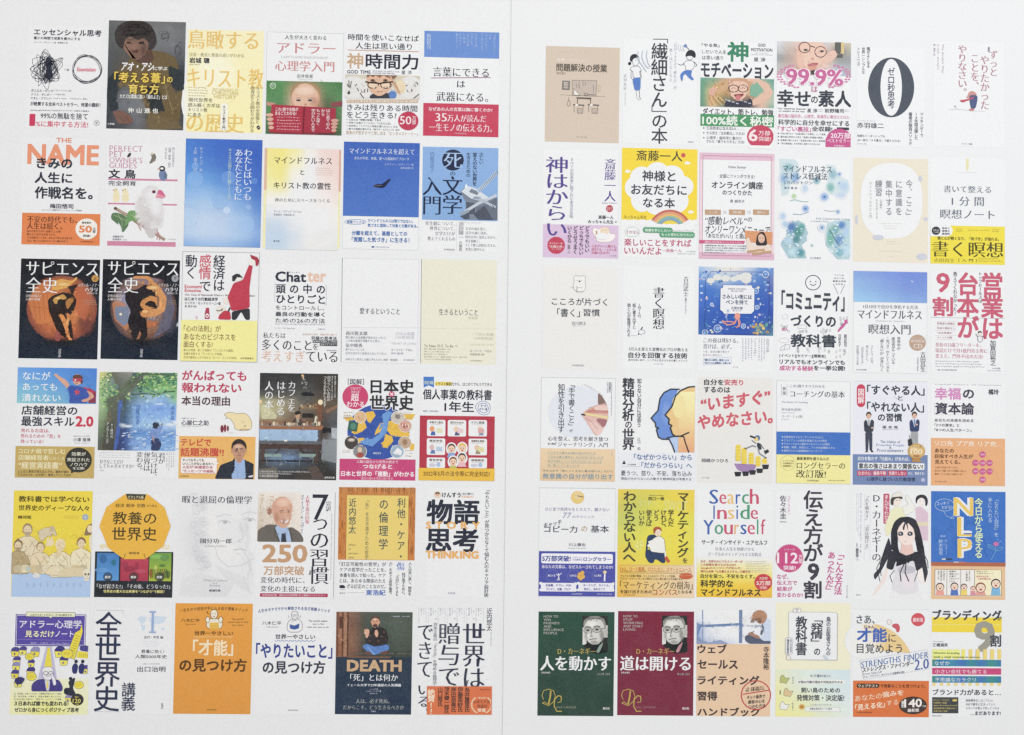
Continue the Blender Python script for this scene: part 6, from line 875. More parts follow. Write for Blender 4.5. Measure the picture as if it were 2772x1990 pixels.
T('s','など、撃退する!',1262,892,145,26,'e4e8f0',2);T('s','心理学に基づいた行動習慣',885,938,440,36,'3a4460',2);E(1395,965,20,18,'b4b8dc','emblem')
E(1335,705,78,70,'c8a05c','medal');E(1335,705,66,58,'d8b878','medal');S_(1310,680,40,30,'e8cf9c','medal');T('s','シリーズ',1295,655,82,20,'6a4a28',1);T('s','100',1280,685,105,46,'f6ead0','m');T('s','突破!!',1305,738,62,20,'a04030',2);P([(1300,765),(1365,765),(1375,805),(1290,800)],'b88a50','medal')
B('white cover with pink and dark blocky title above an orange band of linked pink discs',1468,90,670,925,'f4f4f5')
T('c','Capital theory of happiness',1500,96,600,12,'a8a8b0',1);T('t','幸福',1502,130,235,108,'d48ac0',3);T('t','の',1755,148,102,82,'4a4c5c',3);T('t','資本論',1505,265,352,108,'4a4658',3);T('a','橘玲',1985,145,95,50,'4a4a58',3)
L([(1500,262),(1498,375),(1740,378)],1.5,'ccb8cc')
for i,t_ in enumerate(['あなたの未来を決める','「3つの資本」と','「8つの人生パターン」']): T('s',t_,1500,410+i*44,[352,224,332][i],30,'66606e',2)
R(1468,585,668,428,'e6ad7c','band');T('s','ソロ充 プア充 リア充…',1498,608,610,50,'f6e6d4',2)
for i,(t_,w_) in enumerate([('あなたの',172),('目指すべき人生が',345),('見えてくる。',228)]): T('s',t_,1502,680+i*51,w_,38,'6a4838',2)
for i in range(3): T('c',['この8つの人生パターンから、','あなたの「幸福」のカタチを選択してほしい。','橘玲氏、シリーズこのあとにも書かれています。'][i],1502,842+i*30,[210,285,255][i],18,'7c5840',1)
T('c','ダイヤモンド社',1504,972,102,14,'6a4838',1);L([(1930,680),(1740,990),(2110,1000),(1930,680)],1.5,'eec49c')
for x_,y_,t_ in ((1932,735,'超充'),(1868,810,'リア充'),(1932,812,'充実'),(1995,812,'お金持'),(1868,886,'旧独身'),(1932,888,'ソロ充'),(1995,888,'プア充'),(1932,962,'貧困')): E(x_,y_,28,28,'cf5c94','disc');T('c',t_,x_-20,y_-9,40,18,'f2d8e4',1)
C(1440,1300,680)
B('pale cover with a small gold target icon above a violet promotional band',68,70,686,980,'efeff1',line='d2d4d8')
L([(65,68),(755,74)],2,'c0c2c4');E(412,155,60,58,'e6c878','target')
for rr,c_ in ((32,'f0e2b8'),(24,'e0c070'),(16,'f0e2b8'),(7,'c88850')): E(412,140,rr,rr,c_,'target')
L([(415,142),(466,152)],5,'5a4a48','target');T('s','ひと言で気持ちをとらえて、離さない',120,244,580,32,'9a94b0',1);T('s','77',275,292,72,50,'9aa0b8',1,sk=.2);T('s','のテクニック',365,318,195,24,'9a94b0',1);T('t','キャッチ',108,362,160,50,'445',1,ro=-.22,y2=25)
T('t','コピー力',110,410,300,62,'3c4054',1);T('t','の',445,415,55,50,'b8a468',1);T('t','基本',530,408,165,64,'3c4054',1);L([(108,405),(115,412)],2,'99a');T('a','川上徹也',332,566,152,30,'445',1);T('c','Tetsuya Kawakami',325,608,165,12,'99a')
R(64,640,690,405,'4f56a8','band');RR(85,660,645,90,16,'f2f2f8','label');T('s','5万部突破!',92,678,258,54,'454c9c',3);T('c','このジャンル',362,690,95,16,'454c9c',1);T('c','では異例の',362,710,95,16,'454c9c',1);T('s','ロングセラー',465,692,250,38,'454c9c',3)
T('s','あなたの文章は、なぜスルーされてしまうのか?',90,762,642,34,'e4e0f0',2)
for x_,t_ in ((185,'刺さる'),(378,'つかむ'),(600,'心に残る')): EL(x_,862,58,52,2,'8a90cc');T('c',t_,x_-42,850,68,20,'ecebf6',2)
L([(240,860),(245,905)],8,'ecebf6','icon');L([(215,845),(240,865),(268,835)],5,'ecebf6','icon');L([(242,880),(225,905)],5,'ecebf6','icon');E(240,848,8,8,'ecebf6','icon')
for x_,y_ in ((430,850),(455,835),(460,870),(440,885),(425,870)): E(x_,y_,18,18,'e0b054','icon')
E(657,830,16,15,'ecd8a8','icon');L([(657,845),(655,912)],14,'ecebf6','icon')
for x_,a_,b_ in ((80,'企画書、チラシ、POP、','プレゼン、会議、ブログ'),(420,'ネーミング、タイトル、','見出し、決めゼリフ')):
    RR(x_,925,320,78,12,'eeedf6','label');T('s',a_,x_+42,935,240,24,'4a50a0',2);T('s',b_,x_+48,970,[220,190][x_>100],24,'4a50a0',2)
    for q in ((x_,930),(x_+315,935),(x_,990),(x_+312,992)): E(q[0],q[1],15,13,'f4f2f6','icon')
T('c','日本実業出版社',358,1020,96,12,'dcdcf0');T('c','定価 本体1,500円(税別)',585,1022,138,11,'dcdcf0')
B('yellow-green cover of a red-haired man with jacket over shoulder between vertical brush lines',778,80,690,975,'e6d048')
GR(778,80,690,975,['e8cc48 d8cc50 dcd04c e8d044 ecd048','d0c858 cccc5c dcd44c ecd840 e4cc48','c8cc64 ccd060 e0d84c e8dc44 dcd850','d4d458 dcd850 e8dc44 ecdc40 e0d850','e4cc48 e0d44c ecdc44 ecdc44 e0d44c','e8cc48 e8d048 ecd844 ecd448 e8d048','ecc84c e8c84c ecd044 ecc84c e8c04c','e6b850 e6b850 e6b850 e6b850 e6b850'],n='soft_background')
_r.seed(6)
for i in range(50): x_,y_=_r.uniform(800,1420),_r.uniform(100,680);L([(x_,y_),(x_+_r.uniform(-60,60),y_+_r.uniform(-60,60))],2,_r.choice(['e0e088','e8c858','c8d070']),'soft_background')
T('c','SWOT',1195,185,210,90,'dce098');T('c','STP',965,185,115,45,'d8dc90');T('c','4P',925,545,85,90,'e4e490')
V('t','マーケティング',1315,105,100,590,'4a4a38',2);V('t','を',1360,702,45,48,'4a4a38',2);V('t','わからない人へ',828,98,112,645,'4a4a38',2)
for i,(t_,h_) in enumerate([('学んだ',150),('けれど、',180),('どう',100),('使えば',148),('いいか',142)]): V('s',t_,1230-i*66,268,50,h_,'4a4a38',2)
T('a','西口一希',1050,150,145,32,'4a4a38',2);T('c','NISHIGUCHI KAZUKI',1058,132,128,10,'8a8040')
P([(1040,510),(1060,492),(1110,490),(1130,520),(1100,560),(1050,590),(1030,690),(1025,640)],'344468','jacket');P([(1025,630),(1060,625),(1195,640),(1205,748),(1170,748),(1130,715),(1105,715),(1100,748),(1058,748),(1022,690)],'344468','trousers')
P([(1100,520),(1150,500),(1195,530),(1205,640),(1195,660),(1070,645),(1060,600),(1050,610),(1035,590)],'efeee8','shirt',ol='5a5848');E(1135,465,32,40,'f0dcc8','face');P([(1097,470),(1095,435),(1120,418),(1155,422),(1172,445),(1168,465),(1150,440),(1120,445),(1105,490)],'b05838','hair');L([(1125,470),(1130,470)],4,'554');L([(1145,468),(1150,468)],4,'554');E(1137,488,4,4,'a05848');L([(1050,560),(1090,545),(1110,530)],16,'efeee8','shirt')
P([(1192,700),(1215,682),(1248,735),(1225,746)],'c85c40','notebook');L([(1200,640),(1205,690)],14,'efeee8','shirt')
R(778,760,690,295,'e8b444','band',a=.5);L([(795,768),(1445,774)],2,'b08838');T('s','P&G、ロート製薬、ロクシタン、スマートニュース',795,782,640,36,'c86c34',1);L([(795,836),(1445,842)],3,'7a6434')
T('c','数々の実績を出してきた著者が初めて、これから学ぶあなたにやさしくていねいに書いた一冊です',795,816,650,12,'a87838');T('s','そもそもの定義が曖昧、たくさんあるマーケティング用語、',797,852,500,22,'5a4a30',1);T('s','「〇〇マーケティング」など時代とともに増え続ける方法論や手法',797,878,565,20,'5a4a30',1)
E(1390,866,62,28,'c8603c','badge');T('c','もう、マーケで',1340,854,100,14,'f0c890');T('t','「マーケティングの樹海」',795,908,655,74,'4a4030','m');T('s','を抜け出すための',797,988,285,34,'4a4030',2);T('s','コンパス',1088,982,225,54,'a8502c',1);T('s','となる本',1318,992,128,32,'4a4030',2);T('c','日本実業出版社',825,1030,108,12,'a87838')
B('white to yellow cover with multicoloured Latin serif title in three lines',1490,85,682,968,'f2f2f3')
GR(1488,690,682,365,['f2f2f2 f2f1ee f1f1f0','f1e8a0 f2e8a8 f0e8b8','f2dc58 f2de60 f0e080','f2d02c f2cc34 ecc444','f0c828 eebc30 e8b440'],n='band')
RC=['3f66b0','cc5470','e8c078','3f66b0','4f9c78','cc5470']
def rainbow_word(s,x,y,w,h,cols,ws):
    t0=sum(ws);px=x
    for ch,c_,wi in zip(s,cols,ws):
        q=w*wi/t0;hh={'S':1,'Y':1,'I':1,'h':1.05,'l':1.05,'f':1.05,'d':1.05,'i':1}.get(ch,.68)
        f_={'I':.3,'l':.4,'i':.4,'r':.8,'f':.85}.get(ch,1);T('t',ch,px+2+(q-8)*(1-f_)/2,y+h*(1-hh),(q-8)*f_,h*hh,c_,'m' if f_>.5 else 0);px+=q
rainbow_word('Search',1600,85,455,128,['3f66b0','cc5470','e8c078','3f66b0','4f9c78','cc5470'],[5,4,4,3.4,4,5]);rainbow_word('Inside',1622,228,425,122,['3f66b0','cc5470','e8c078','3f66b0','4f9c78','cc5470'],[2.6,5,3.6,2.4,5,4]);rainbow_word('Yourself',1545,360,572,128,['3f66b0','4f9c78','cc5470','e8b078','3f66b0','cc5470','4f9c78','cc5470'],[5.4,4.6,4.6,3.2,3.4,4,2.2,3])
T('s','サーチ・インサイド・ユアセルフ',1532,538,592,42,K2,2);T('s','仕事と人生を飛躍させる',1655,604,350,32,'889','m');T('s','グーグルのマインドフルネス実践法',1588,650,482,34,'889','m')
for i,(t_,w_) in enumerate([('なぜ、世界中のビジネスリーダーが',380),('この研修を受けたがるのか?',318),('Googleのエンジニアが生んだ、',370),('現代人必修「心を整えるスキル」の磨き方',448)]): T('s',t_,1522,720+i*30,w_,24,'b04450',2)
H(1930,728,215,110,7,'b4b098');T('s','自分を保つ。不安をなくす。',1522,846,488,38,'3f3c30',2);T('t','科学的な',1520,898,298,68,'3f3c30',3);T('t','マインドフルネス',1525,978,540,66,'3f3c30',3);E(2088,922,80,76,'cb4550','badge');T('s','大好評',2050,872,78,26,'f6e4d8',1);T('s','5万部',2025,906,128,42,'f6e4d8',2);T('s','突破!',2055,956,66,26,'f6e4d8',1)
C(2085,1310,680)
B('white cover with enormous dark vertical title, pink badge and slanting magenta words',50,60,645,985,'f3f2f4')
V('t','伝え方が',305,62,168,640,'44434e',2);T('t','9',338,715,105,155,'44434e',3);T('t','割',302,875,162,160,'44434e',3);V('a','佐々木圭一',88,105,58,265,'4f4e5a',1);V('c','コピーライター',158,108,20,172,'cc6ca0',1)
STAR(173,672,128,130,48,'cb4e84','badge');T('s','シリーズ',125,580,95,22,'f2dce6',1);T('s','112',60,618,190,98,'f6e6ee',2);V('s','万部',256,640,34,76,'f6e6ee',2);T('s','突破!',118,735,112,42,'f6e6ee',2)
for i,(t_,w_) in enumerate([('なぜ、',105),('伝え方で',182),('結果が',140),('変わるのか?',235)]): T('s',t_,60,815+i*55,w_,44,'c85a92',2)
V('s','「こんな方法',600,600,70,400,'c85a92',2,sl=.06);V('s','あったんだ」',522,612,66,382,'c85a92',2,sl=.06);V('c','ダイヤモンド社',685,915,16,115,'99a')
B('comic style cover of a long-haired girl in black blouse with two pale figures behind',750,70,676,975,'f3f3f5')
V('t','D・カーネギーの',918,88,84,610,'4a4a56','m');V('s','「人を動かす」「道は開ける」',858,85,32,530,'667','m');L([(850,85),(848,690)],1.5,'bbc');L([(902,85),(900,690)],1.5,'bbc');V('c','Essentials of Dale Carnegie\'s',808,85,20,425,'a4b4cc');V('c','How to Win Friends and Influence People &',790,85,11,380,'bcc4d0');V('c','How to Stop Worrying and Start Living',774,85,11,340,'bcc4d0');V('a','藤屋伸二',772,580,26,110,'556',2);V('c','まんが 日野',808,540,14,80,'889');V('c','監修',776,535,14,36,'889')
RR(1022,88,54,272,10,'c2506c','label');V('s','まんがでわかる',1030,98,38,255,'f2e0e4',2);T('c','宝島社',772,995,44,14,'889')
P([(1085,240),(1130,205),(1190,210),(1230,290),(1150,330),(1090,440),(1055,480),(1030,400)],'e8e6c0','youth');P([(1190,205),(1250,190),(1215,130),(1230,90),(1310,215),(1295,250),(1210,285)],'eeeee8','youth',ol='cfccc4');P([(1090,120),(1110,90),(1160,70),(1195,90),(1190,120)],'ebe8e0','youth',ol='c8c4bc');E(1140,155,44,44,'f2e6da','youth');P([(1085,160),(1092,120),(1190,112),(1195,140),(1140,125),(1110,150),(1112,190),(1090,190)],'4f4a4a','youth');L([(1130,150),(1145,148)],4,'554');L([(1160,145),(1172,150)],4,'554')
P([(1310,215),(1360,200),(1425,260),(1425,520),(1360,500),(1320,400)],'d8bccc','kimono',a=.9);R(1325,345,98,34,'ddd4b8','kimono');E(1365,150,42,52,'f4ece8','woman');P([(1310,160),(1315,115),(1350,95),(1400,100),(1424,140),(1420,190),(1400,205),(1398,140),(1360,120),(1325,150),(1322,185)],'3c3c42','woman');E(1352,155,5,3,'444');E(1388,155,5,3,'444');E(1370,183,5,3,'b88')
P([(1120,920),(1110,840),(1130,770),(1300,760),(1340,850),(1345,940),(1385,1040),(1075,1040),(1095,930)],'ececee','girl');P([(1110,740),(1160,650),(1290,650),(1310,760),(1330,900),(1340,960),(1300,990),(1180,1000),(1110,960),(1095,900),(1130,830)],'dddbe0','girl');S_(1240,880,70,100,'e8dde4','girl');E(1230,775,80,36,'c2c0c8','girl')
P([(1070,760),(1040,880),(960,985),(915,1020),(935,980),(1010,860),(1040,760)],'f2e2dc','girl');P([(1330,770),(1400,720),(1424,800),(1415,900),(1370,905),(1330,860)],'f4ece8','girl')
P([(1070,480),(1040,560),(1010,650),(985,760),(930,820),(945,870),(1000,790),(1080,640),(1100,600)],'3a3c46','hair');P([(1350,480),(1385,560),(1400,680),(1424,800),(1395,900),(1380,800),(1340,600)],'3a3c46','hair')
P([(1080,610),(1120,600),(1170,620),(1230,650),(1290,615),(1340,610),(1390,680),(1405,730),(1320,790),(1295,690),(1200,720),(1170,690),(1130,700),(1105,780),(1045,760),(1060,680)],'35363e','blouse')
P([(1140,700),(1200,655),(1240,690),(1280,660),(1245,720),(1230,690),(1220,720),(1135,745)],'2c2d34','ribbon');L([(1215,710),(1170,800),(1180,880)],8,'2c2d34','ribbon');L([(1225,710),(1215,800),(1250,880)],8,'2c2d34','ribbon')
P([(1180,540),(1280,540),(1290,600),(1300,620),(1235,645),(1160,615),(1180,600)],'ecc8c0','girl')
P([(1090,590),(1090,420),(1120,340),(1170,300),(1250,295),(1310,320),(1345,400),(1375,520),(1385,620),(1330,620),(1300,470),(1250,420),(1150,440),(1150,560),(1170,640)],'33343c','hair')
P([(1145,420),(1185,345),(1260,345),(1310,430),(1300,500),(1265,545),(1225,560),(1180,535),(1150,490)],'f4e2da','face');P([(1140,470),(1150,400),(1200,340),(1215,335),(1190,400),(1205,425),(1220,350),(1245,430),(1235,345),(1290,400),(1310,490),(1320,430),(1290,330),(1200,310),(1130,380)],'33343c','hair')
for x_ in (1175,1260): E(x_,452,24,17,'3c3e4a','eye');E(x_-4,448,7,6,'e8e8ee','eye');E(x_+3,460,9,6,'7a7c88','eye');L([(x_-24,436),(x_,430),(x_+22,438)],4,'3a3a42','eye')
L([(1205,522),(1228,522)],4,'b87c74','mouth')
for l in ([(1050,600),(990,700),(1000,830)],[(1020,640),(960,760),(990,880)],[(1120,780),(1080,830),(1100,890)],[(1300,700),(1330,790),(1300,880)],[(1390,640),(1420,700),(1424,760)]): L(l,5,'3a3c46','hair')
B('cover of a chalk lettered blue board on wood with a comic strip beneath',1452,65,670,975,'e2bd92')
R(1452,65,672,640,'3f74c4','board');R(1452,705,672,35,'b0694c','ledge');P([(1548,670),(1640,672),(1645,690),(1545,688)],'3c4a70','eraser');R(1548,672,36,14,'c8ccd4','eraser');L([(1655,706),(1700,706)],6,'e8e0e0','chalk');L([(1705,706),(1760,707)],5,'e08080','chalk')
TEX(1455,70,660,630,60,60,.05,'board')
T('t','N',1655,125,175,160,'ecc860','m',g='e8ecf0');T('t','L',1685,300,130,170,'ecc860','m',g='e8ecf0');T('t','P',1688,495,130,168,'ecc860','m',g='e8ecf0');V('t','今日から使える',1842,130,72,540,'d8e8b8',2);V('s','「なりたい自分」を',2020,118,40,360,'b4ccec',1);V('s','手に入れる',1965,125,38,225,'b4ccec',1)
EL(1570,190,85,55,4,'c4d8ec');L([(1560,245),(1590,290),(1640,308)],3,'c4d8ec');L([(1625,310),(1655,312),(1645,290),(1625,310)],3,'c4d8ec');T('s','スッキリ',1500,165,110,32,'c8dcf0',1,ro=-.1);T('s','わかる!',1545,200,90,28,'c8dcf0',1,ro=-.1)
V('a','鈴木信市',1518,500,38,145,'b4ccec',1);T('c','監修',1535,462,48,18,'b4ccec',1);V('c','米国NLP協会認定トレーナー',1580,500,16,145,'a4c0e8');V('c','マスター',1560,500,14,80,'a4c0e8')
E(2036,542,26,20,'c474b0','flower');L([(2035,560),(2025,620),(1990,685)],3,'88c8d8','flower');L([(2028,600),(1970,570),(1960,545),(2000,555),(2028,600)],3,'88c8d8','flower');L([(2028,605),(2070,570),(2095,575),(2075,600),(2028,605)],3,'88c8d8','flower');L([(2050,510),(2060,498)],3,'b4ccec');L([(2060,525),(2085,515)],3,'b4ccec')
R(1487,772,600,238,'f0ece8','comic_strip');L([(1487,772),(2088,778),(2086,1010),(1487,1005),(1487,772)],3,'5a4a40','comic_strip')
for x_ in (1595,1720,1845): L([(x_,774),(x_-2,1008)],3,'5a4a40','comic_strip')
P([(1847,776),(2086,778),(2084,1008),(1847,1007)],'f4ecc8','comic_strip');V('c','がんばりたい',1560,782,18,90,'554');V('c','自分を変えたい',1535,782,18,100,'554');V('c','なかった',1510,782,18,80,'554')
for i,t_ in enumerate(['目標を','達成したい','仕事で','スキルアップ','したい!']): T('c',t_,1615,782+i*22,[62,88,60,92,50][i],16,'554',1)
V('c','うまくいかない',1790,782,16,100,'554');V('c','人間関係',1765,782,16,100,'554');T('c','自分をかえる!',1862,826,110,18,'c05060',2);T('c','人生が変わる!',1872,848,120,18,'c05060',2);T('c','自分らしさが',1862,782,95,14,'554');T('c','人生をひらいて',1862,800,150,14,'554')
for x_,y_,rr,hc,bc in ((1532,930,38,'6a4a40','e8a090'),(1662,925,36,'4a4048','5878c0'),(1748,930,30,'4a4048','e8d060'),(1830,945,24,'b07060','d890a0'),(1898,935,46,'8a4a44','e0a098'),(2035,900,44,'33353c','7cb4d8')):
    P([(x_-rr,1005),(x_-rr*.8,y_+rr*.7),(x_+rr*.8,y_+rr*.7),(x_+rr,1005)],bc,'comic_figure');E(x_,y_,rr,rr,hc,'comic_figure');E(x_,y_+4,rr*.84,rr*.82,'f2dac4','comic_figure');E(x_-rr*.35,y_-2,3,4,'433','comic_figure');E(x_+rr*.35,y_-2,3,4,'433','comic_figure');E(x_,y_+rr*.4,rr*.28,rr*.2,'b85850','comic_figure')
C(1440,1630,680)
def portrait(x,y,bc,sh):
    R(x,y,228,262,'2f3330','photo');R(x+2,y+105,35,155,'dcdad6','photo');R(x+195,y+85,32,110,'c8c6c2','photo')
    P([(x+5,y+275),(x+30,y+248),(x+90,y+255),(x+150,y+230),(x+195,y+190),(x+228,y+240),(x+230,y+330),(x+120,y+345),(x+60,y+300)],'262a2a','man');P([(x+120,y+330),(x+150,y+270),(x+190,y+232),(x+175,y+280),(x+150,y+335)],sh,'man')
    E(x+208,y+150,22,36,'b8b6b2','man');P([(x+8,y+100),(x+10,y+40),(x+60,y+5),(x+140,y+0),(x+195,y+25),(x+215,y+90),(x+200,y+130),(x+18,y+140)],'94928e','hair')
    P([(x+12,y+110),(x+30,y+50),(x+90,y+28),(x+160,y+30),(x+195,y+80),(x+202,y+150),(x+188,y+200),(x+150,y+250),(x+95,y+262),(x+50,y+235),(x+25,y+190)],'d2d0cb','face');S_(x+90,y+75,70,35,'e8e6e2','face');S_(x+175,y+170,28,70,'8c8a86','face');S_(x+30,y+180,18,50,'a8a6a2','face');S_(x+60,y+165,22,40,'ecebe8','face');S_(x+110,y+240,50,20,'98968f','face')
    for i in range(6): L([(x+20+i*26,y+45-i%2*12),(x+50+i*24,y+14),(x+70+i*22,y+26)],4,'5c5a56','hair')
    for q,yy in ((48,128),(130,122)): E(x+q,y+yy,26,17,'a8a5a0','face');E(x+q,y+yy,14,7,'2a2a28','face');EL(x+q,y+yy+2,36,25,4,'5a5a58','glasses');L([(x+q-28,y+yy-26),(x+q,y+yy-34),(x+q+30,y+yy-24)],7,'6a6864','face')
    L([(x+82,y+125),(x+96,y+123)],4,'5a5a58','glasses');L([(x+165,y+118),(x+205,y+108)],4,'5a5a58','glasses');L([(x+88,y+135),(x+72,y+182),(x+92,y+186)],6,'84827e','face');L([(x+60,y+215),(x+90,y+208),(x+130,y+206)],6,'54524f','face');L([(x+75,y+228),(x+120,y+224)],4,'98968f','face')
for k,(x0,bc,c2,lab,t1,tt,pn) in enumerate([(60,'2c5042','31483f','dark green cover with a grey portrait of a man in glasses and white serif title',['HOW TO','WIN','FRIENDS','AND','INFLUENCE','PEOPLE'],'人を動かす','山口博【訳】'),(778,'802c42','7c3044','dark crimson cover with a grey portrait of a man in glasses and white serif title',['HOW TO','STOP','WORRYING','AND START','LIVING'],'道は開ける','香山晶【訳】')]):
    B(lab,x0,85-k*4,686,940,bc,c2=c2);d=x0-60
    for i,t_ in enumerate(t1): T('s',t_,106+d,118+i*30-k*2,[[130,64,142,68,182,122],[130,84,176,178,110]][k][i],22,'b4b0ac','m')
    portrait(456+d,124-k*2,bc,['8a9c90','c08a94'][k]);T('a','D・カーネギー',232+[0,712][k],412,342,58,'c8ac58','m');T('t',tt,[75,796][k],484,640,134,'f0eeee','m2');T('c','【完全版】',88+d,628,75,16,'d8d4d0',2);T('a',pn,[590,1310][k],638,112,22,'9c9c98')
    # gold monogram
    g='bca650';L([(105+d,880),(90+d,840),(105+d,800),(150+d,785),(195+d,800),(212+d,850),(195+d,900),(150+d,935),(95+d,912),(110+d,900),(150+d,925)],6,g,'monogram');L([(170+d,800),(165+d,850),(150+d,920)],14,g,'monogram');L([(265+d,880),(262+d,850),(235+d,845),(205+d,880),(200+d,940),(225+d,985),(270+d,985)],9,g,'monogram');L([(230+d,905),(262+d,900),(268+d,870)],6,g,'monogram')
    T('c','DALE CARNEGIE',218+d,938,180,20,'8a9078' if not k else 'a87078','m');T('c','創元社',640+d,948,62,22,'e4e2de',2)
B('peach cover with a curly-haired person bent over by a bright window above black words',1488,68,668,960,'e4c4a4')
GR(1488,68,670,308,['f0f0f3 f3f3f4 f4f3f4 f3f3f4 f2f2f4 eceef2','e4e8f0 f2f2f4 f4f4f4 f3f3f4 f0f0f3 e8ecf2','a8b8d4 e8ecf2 f2f2f4 f2f2f4 eef0f4 dce4f0','98acd0 e4e8f0 f2f2f4 f0f0f4 eef0f4 d8e0ee','6c84ac b8c4dc c4cce0 e8ecf2 e4e8f0 ccd4e4'],n='photo')
L([(1540,70),(1542,378)],11,'8c9cbc','window');R(1870,70,30,300,'7488ac','window');L([(1490,212),(1600,214),(1870,200),(1905,212)],22,'6c84b0','window');L([(1900,212),(2080,216)],9,'8a9ab8','window');P([(1488,180),(1530,210),(1500,300),(1488,330)],'5c7cb0','window',a=.7);P([(1488,300),(1530,350),(1600,365),(1700,340),(1780,378),(1488,378)],'7c90b8','window',a=.8)
P([(2080,190),(2100,140),(2158,160),(2158,376),(2050,370),(2060,320),(2100,300)],'c8d4e8','person');P([(2080,190),(2095,230),(2075,300),(2060,290)],'5c6478','person');P([(1985,130),(2000,90),(2050,68),(2110,85),(2125,130),(2105,180),(2075,200),(2040,165),(2000,150),(1985,185),(1975,150)],'b4886c','hair');P([(2010,150),(2060,140),(2080,185),(2055,195),(2025,175)],'8a6454','face')
for i in range(6): L([(1985+i*6,150),(1972+i*6,185)],3,'7a5444','hair')
P([(1925,300),(1980,290),(2060,330),(2090,350),(2158,350),(2158,376),(1960,376),(1920,345)],'586074','person');P([(1940,285),(1985,265),(2010,285),(2060,310),(2050,335),(1990,310)],'a8806c','person');L([(1975,275),(2008,262)],4,'444','pen')
TEX(1490,72,660,300,60,24,.10)
for i,(t_,w_,h_,y_) in enumerate([('ウェブ',265,82,380),('セールス',365,82,520),('ライティング',560,85,662),('習得',180,84,805),('ハンドブック',560,80,950)]): T('t',t_,1494,y_,w_,h_,'4a3f40',4)
V('a','寺本隆裕',2090,402,50,208,'4a4040',2);RING(2022,840,132,130,'c04848',10,0);L([(1902,832),(2142,795)],9,'c04848','stamp');T('c','一生、お金に困らない!',1928,770,165,20,'5a4440',2,ro=-.1);T('c','独立・起業の最強スキル',1930,790,170,20,'5a4440',2,ro=-.1)
for i,(t_,x_,w_) in enumerate([('ネット販売で',1940,165),('顧客の心を',1952,150),('つかむ方法',1955,152)]): T('s',t_,x_,840+i*42,w_,34,'4a3f40',2,ro=-.08,y2=4)
C(2085,1630,680)
B('cream bird care cover with a white card of vertical title over a pale green and blue base',50,5,674,1025,'f0edd0')
GR(50,608,672,425,['e6ecca e0eae0 d4e2e4 d0dfe4','ecebb4 e2ead8 d6e4e0 d4e2e6','f0eca8 e8ebbc dce6d8 d8e4e4','f0ec9c eeeba8 e4ead0 dce6e0'],n='panel')
P([(175,90),(600,95),(612,108),(610,520),(598,530),(180,524),(165,515),(168,100)],'c4c4bc','card_shadow');P([(172,88),(592,93),(604,104),(602,512),(592,522),(176,518),(164,508),(165,98)],'f4f4f4','card',ol='b4b4b0')
V('t','教科書',232,128,98,350,K2,2);V('t','「発情」',368,120,104,280,K2,2);V('t','の',395,418,55,60,K2,2);V('s','鳥のお医者さんの',505,132,40,350,'5a5e68',2);RR(136,322,62,150,12,'f4f4f2','label',ol='99a');V('a','海老沢和荘',148,332,22,132,'556',2);V('c','横浜小鳥の病院院長',178,335,14,120,'889')
E(225,75,20,20,'f0efec','bird');E(255,72,22,20,'f0efec','bird');EL(225,75,20,20,2,'778','bird');EL(255,72,22,20,2,'778','bird');E(252,64,5,3,'444','bird');E(232,68,3,3,'444','bird');P([(470,480),(490,470),(520,505),(535,522),(495,520)],'c4d0dc','bird');P([(145,480),(170,478),(190,515),(160,526),(142,510)],'ece8e0','bird',ol='a89c88')
for x_,y_,c_ in ((130,700,'b8bc74'),(165,820,'d8c090'),(130,940,'e8e8e4')): P([(x_-45,y_+30),(x_-40,y_-30),(x_-15,y_-48),(x_+5,y_-10),(x_+50,y_-22),(x_+20,y_+20),(x_+15,y_+38),(x_-10,y_+25)],c_,'bird',ol='8a8c80')
for i,t_ in enumerate(['毛引き','過産卵','吐き戻し']): V('c',t_,[197,82,195][i],[672,795,905][i],15,[66,40,75][i],'667')
T('s','もう迷わない!',360,652,182,26,'667',2);RR(235,698,440,40,20,'eef0ea','label');T('s','お悩み行動の理由や対処法がわかる',252,708,400,24,'556',2);T('t','飼い鳥のための',278,770,352,48,K2,2);T('t','発情対策・決定版!',238,835,430,56,K2,2)
E(284,945,26,25,'d8a858','badge');T('c','特典',270,936,28,18,'8a6030');T('c','すぐに使えるおとりはずし式',360,918,190,16,'889',1);P([(315,945),(632,950),(622,968),(634,990),(315,982)],'eef0ec','label',ol='c4c8c0');T('c','対処お役立ちシート付き',355,952,200,20,'556',1)
B('white cover with blue bold words over a golden half disc above an orange band',745,62,688,975,'f3f3f5')
L([(742,62),(1432,70)],1.5,'c8ccd0');P([(830,196)]+[(860+440*math.sin(t_*math.pi/24),628-440*math.cos(t_*math.pi/24)) for t_ in range(0,10)]+[(1000,440),(830,330)],'e6c88c','disc');S_(860,350,190,170,'f0eee8','disc');P([(1100,200),(1150,190),(1172,220),(1165,270),(1140,275),(1135,240),(1100,225)],'c85a64','person');E(1075,185,22,26,'f0e8e0','person',);EL(1075,180,22,22,2,'888','person')
E(1334,158,62,60,'d05560','badge');T('s','最新版',1286,140,94,38,'f6dce0',2);T('t','さあ、',778,118,165,76,K2,1);T('t','才能',782,232,272,128,'4668b8',4);T('c','じゃん',850,210,90,26,'3c3f4a',3);T('t','に',1066,290,68,70,K2,1);T('t','目覚めよう',780,372,410,90,K2,1)
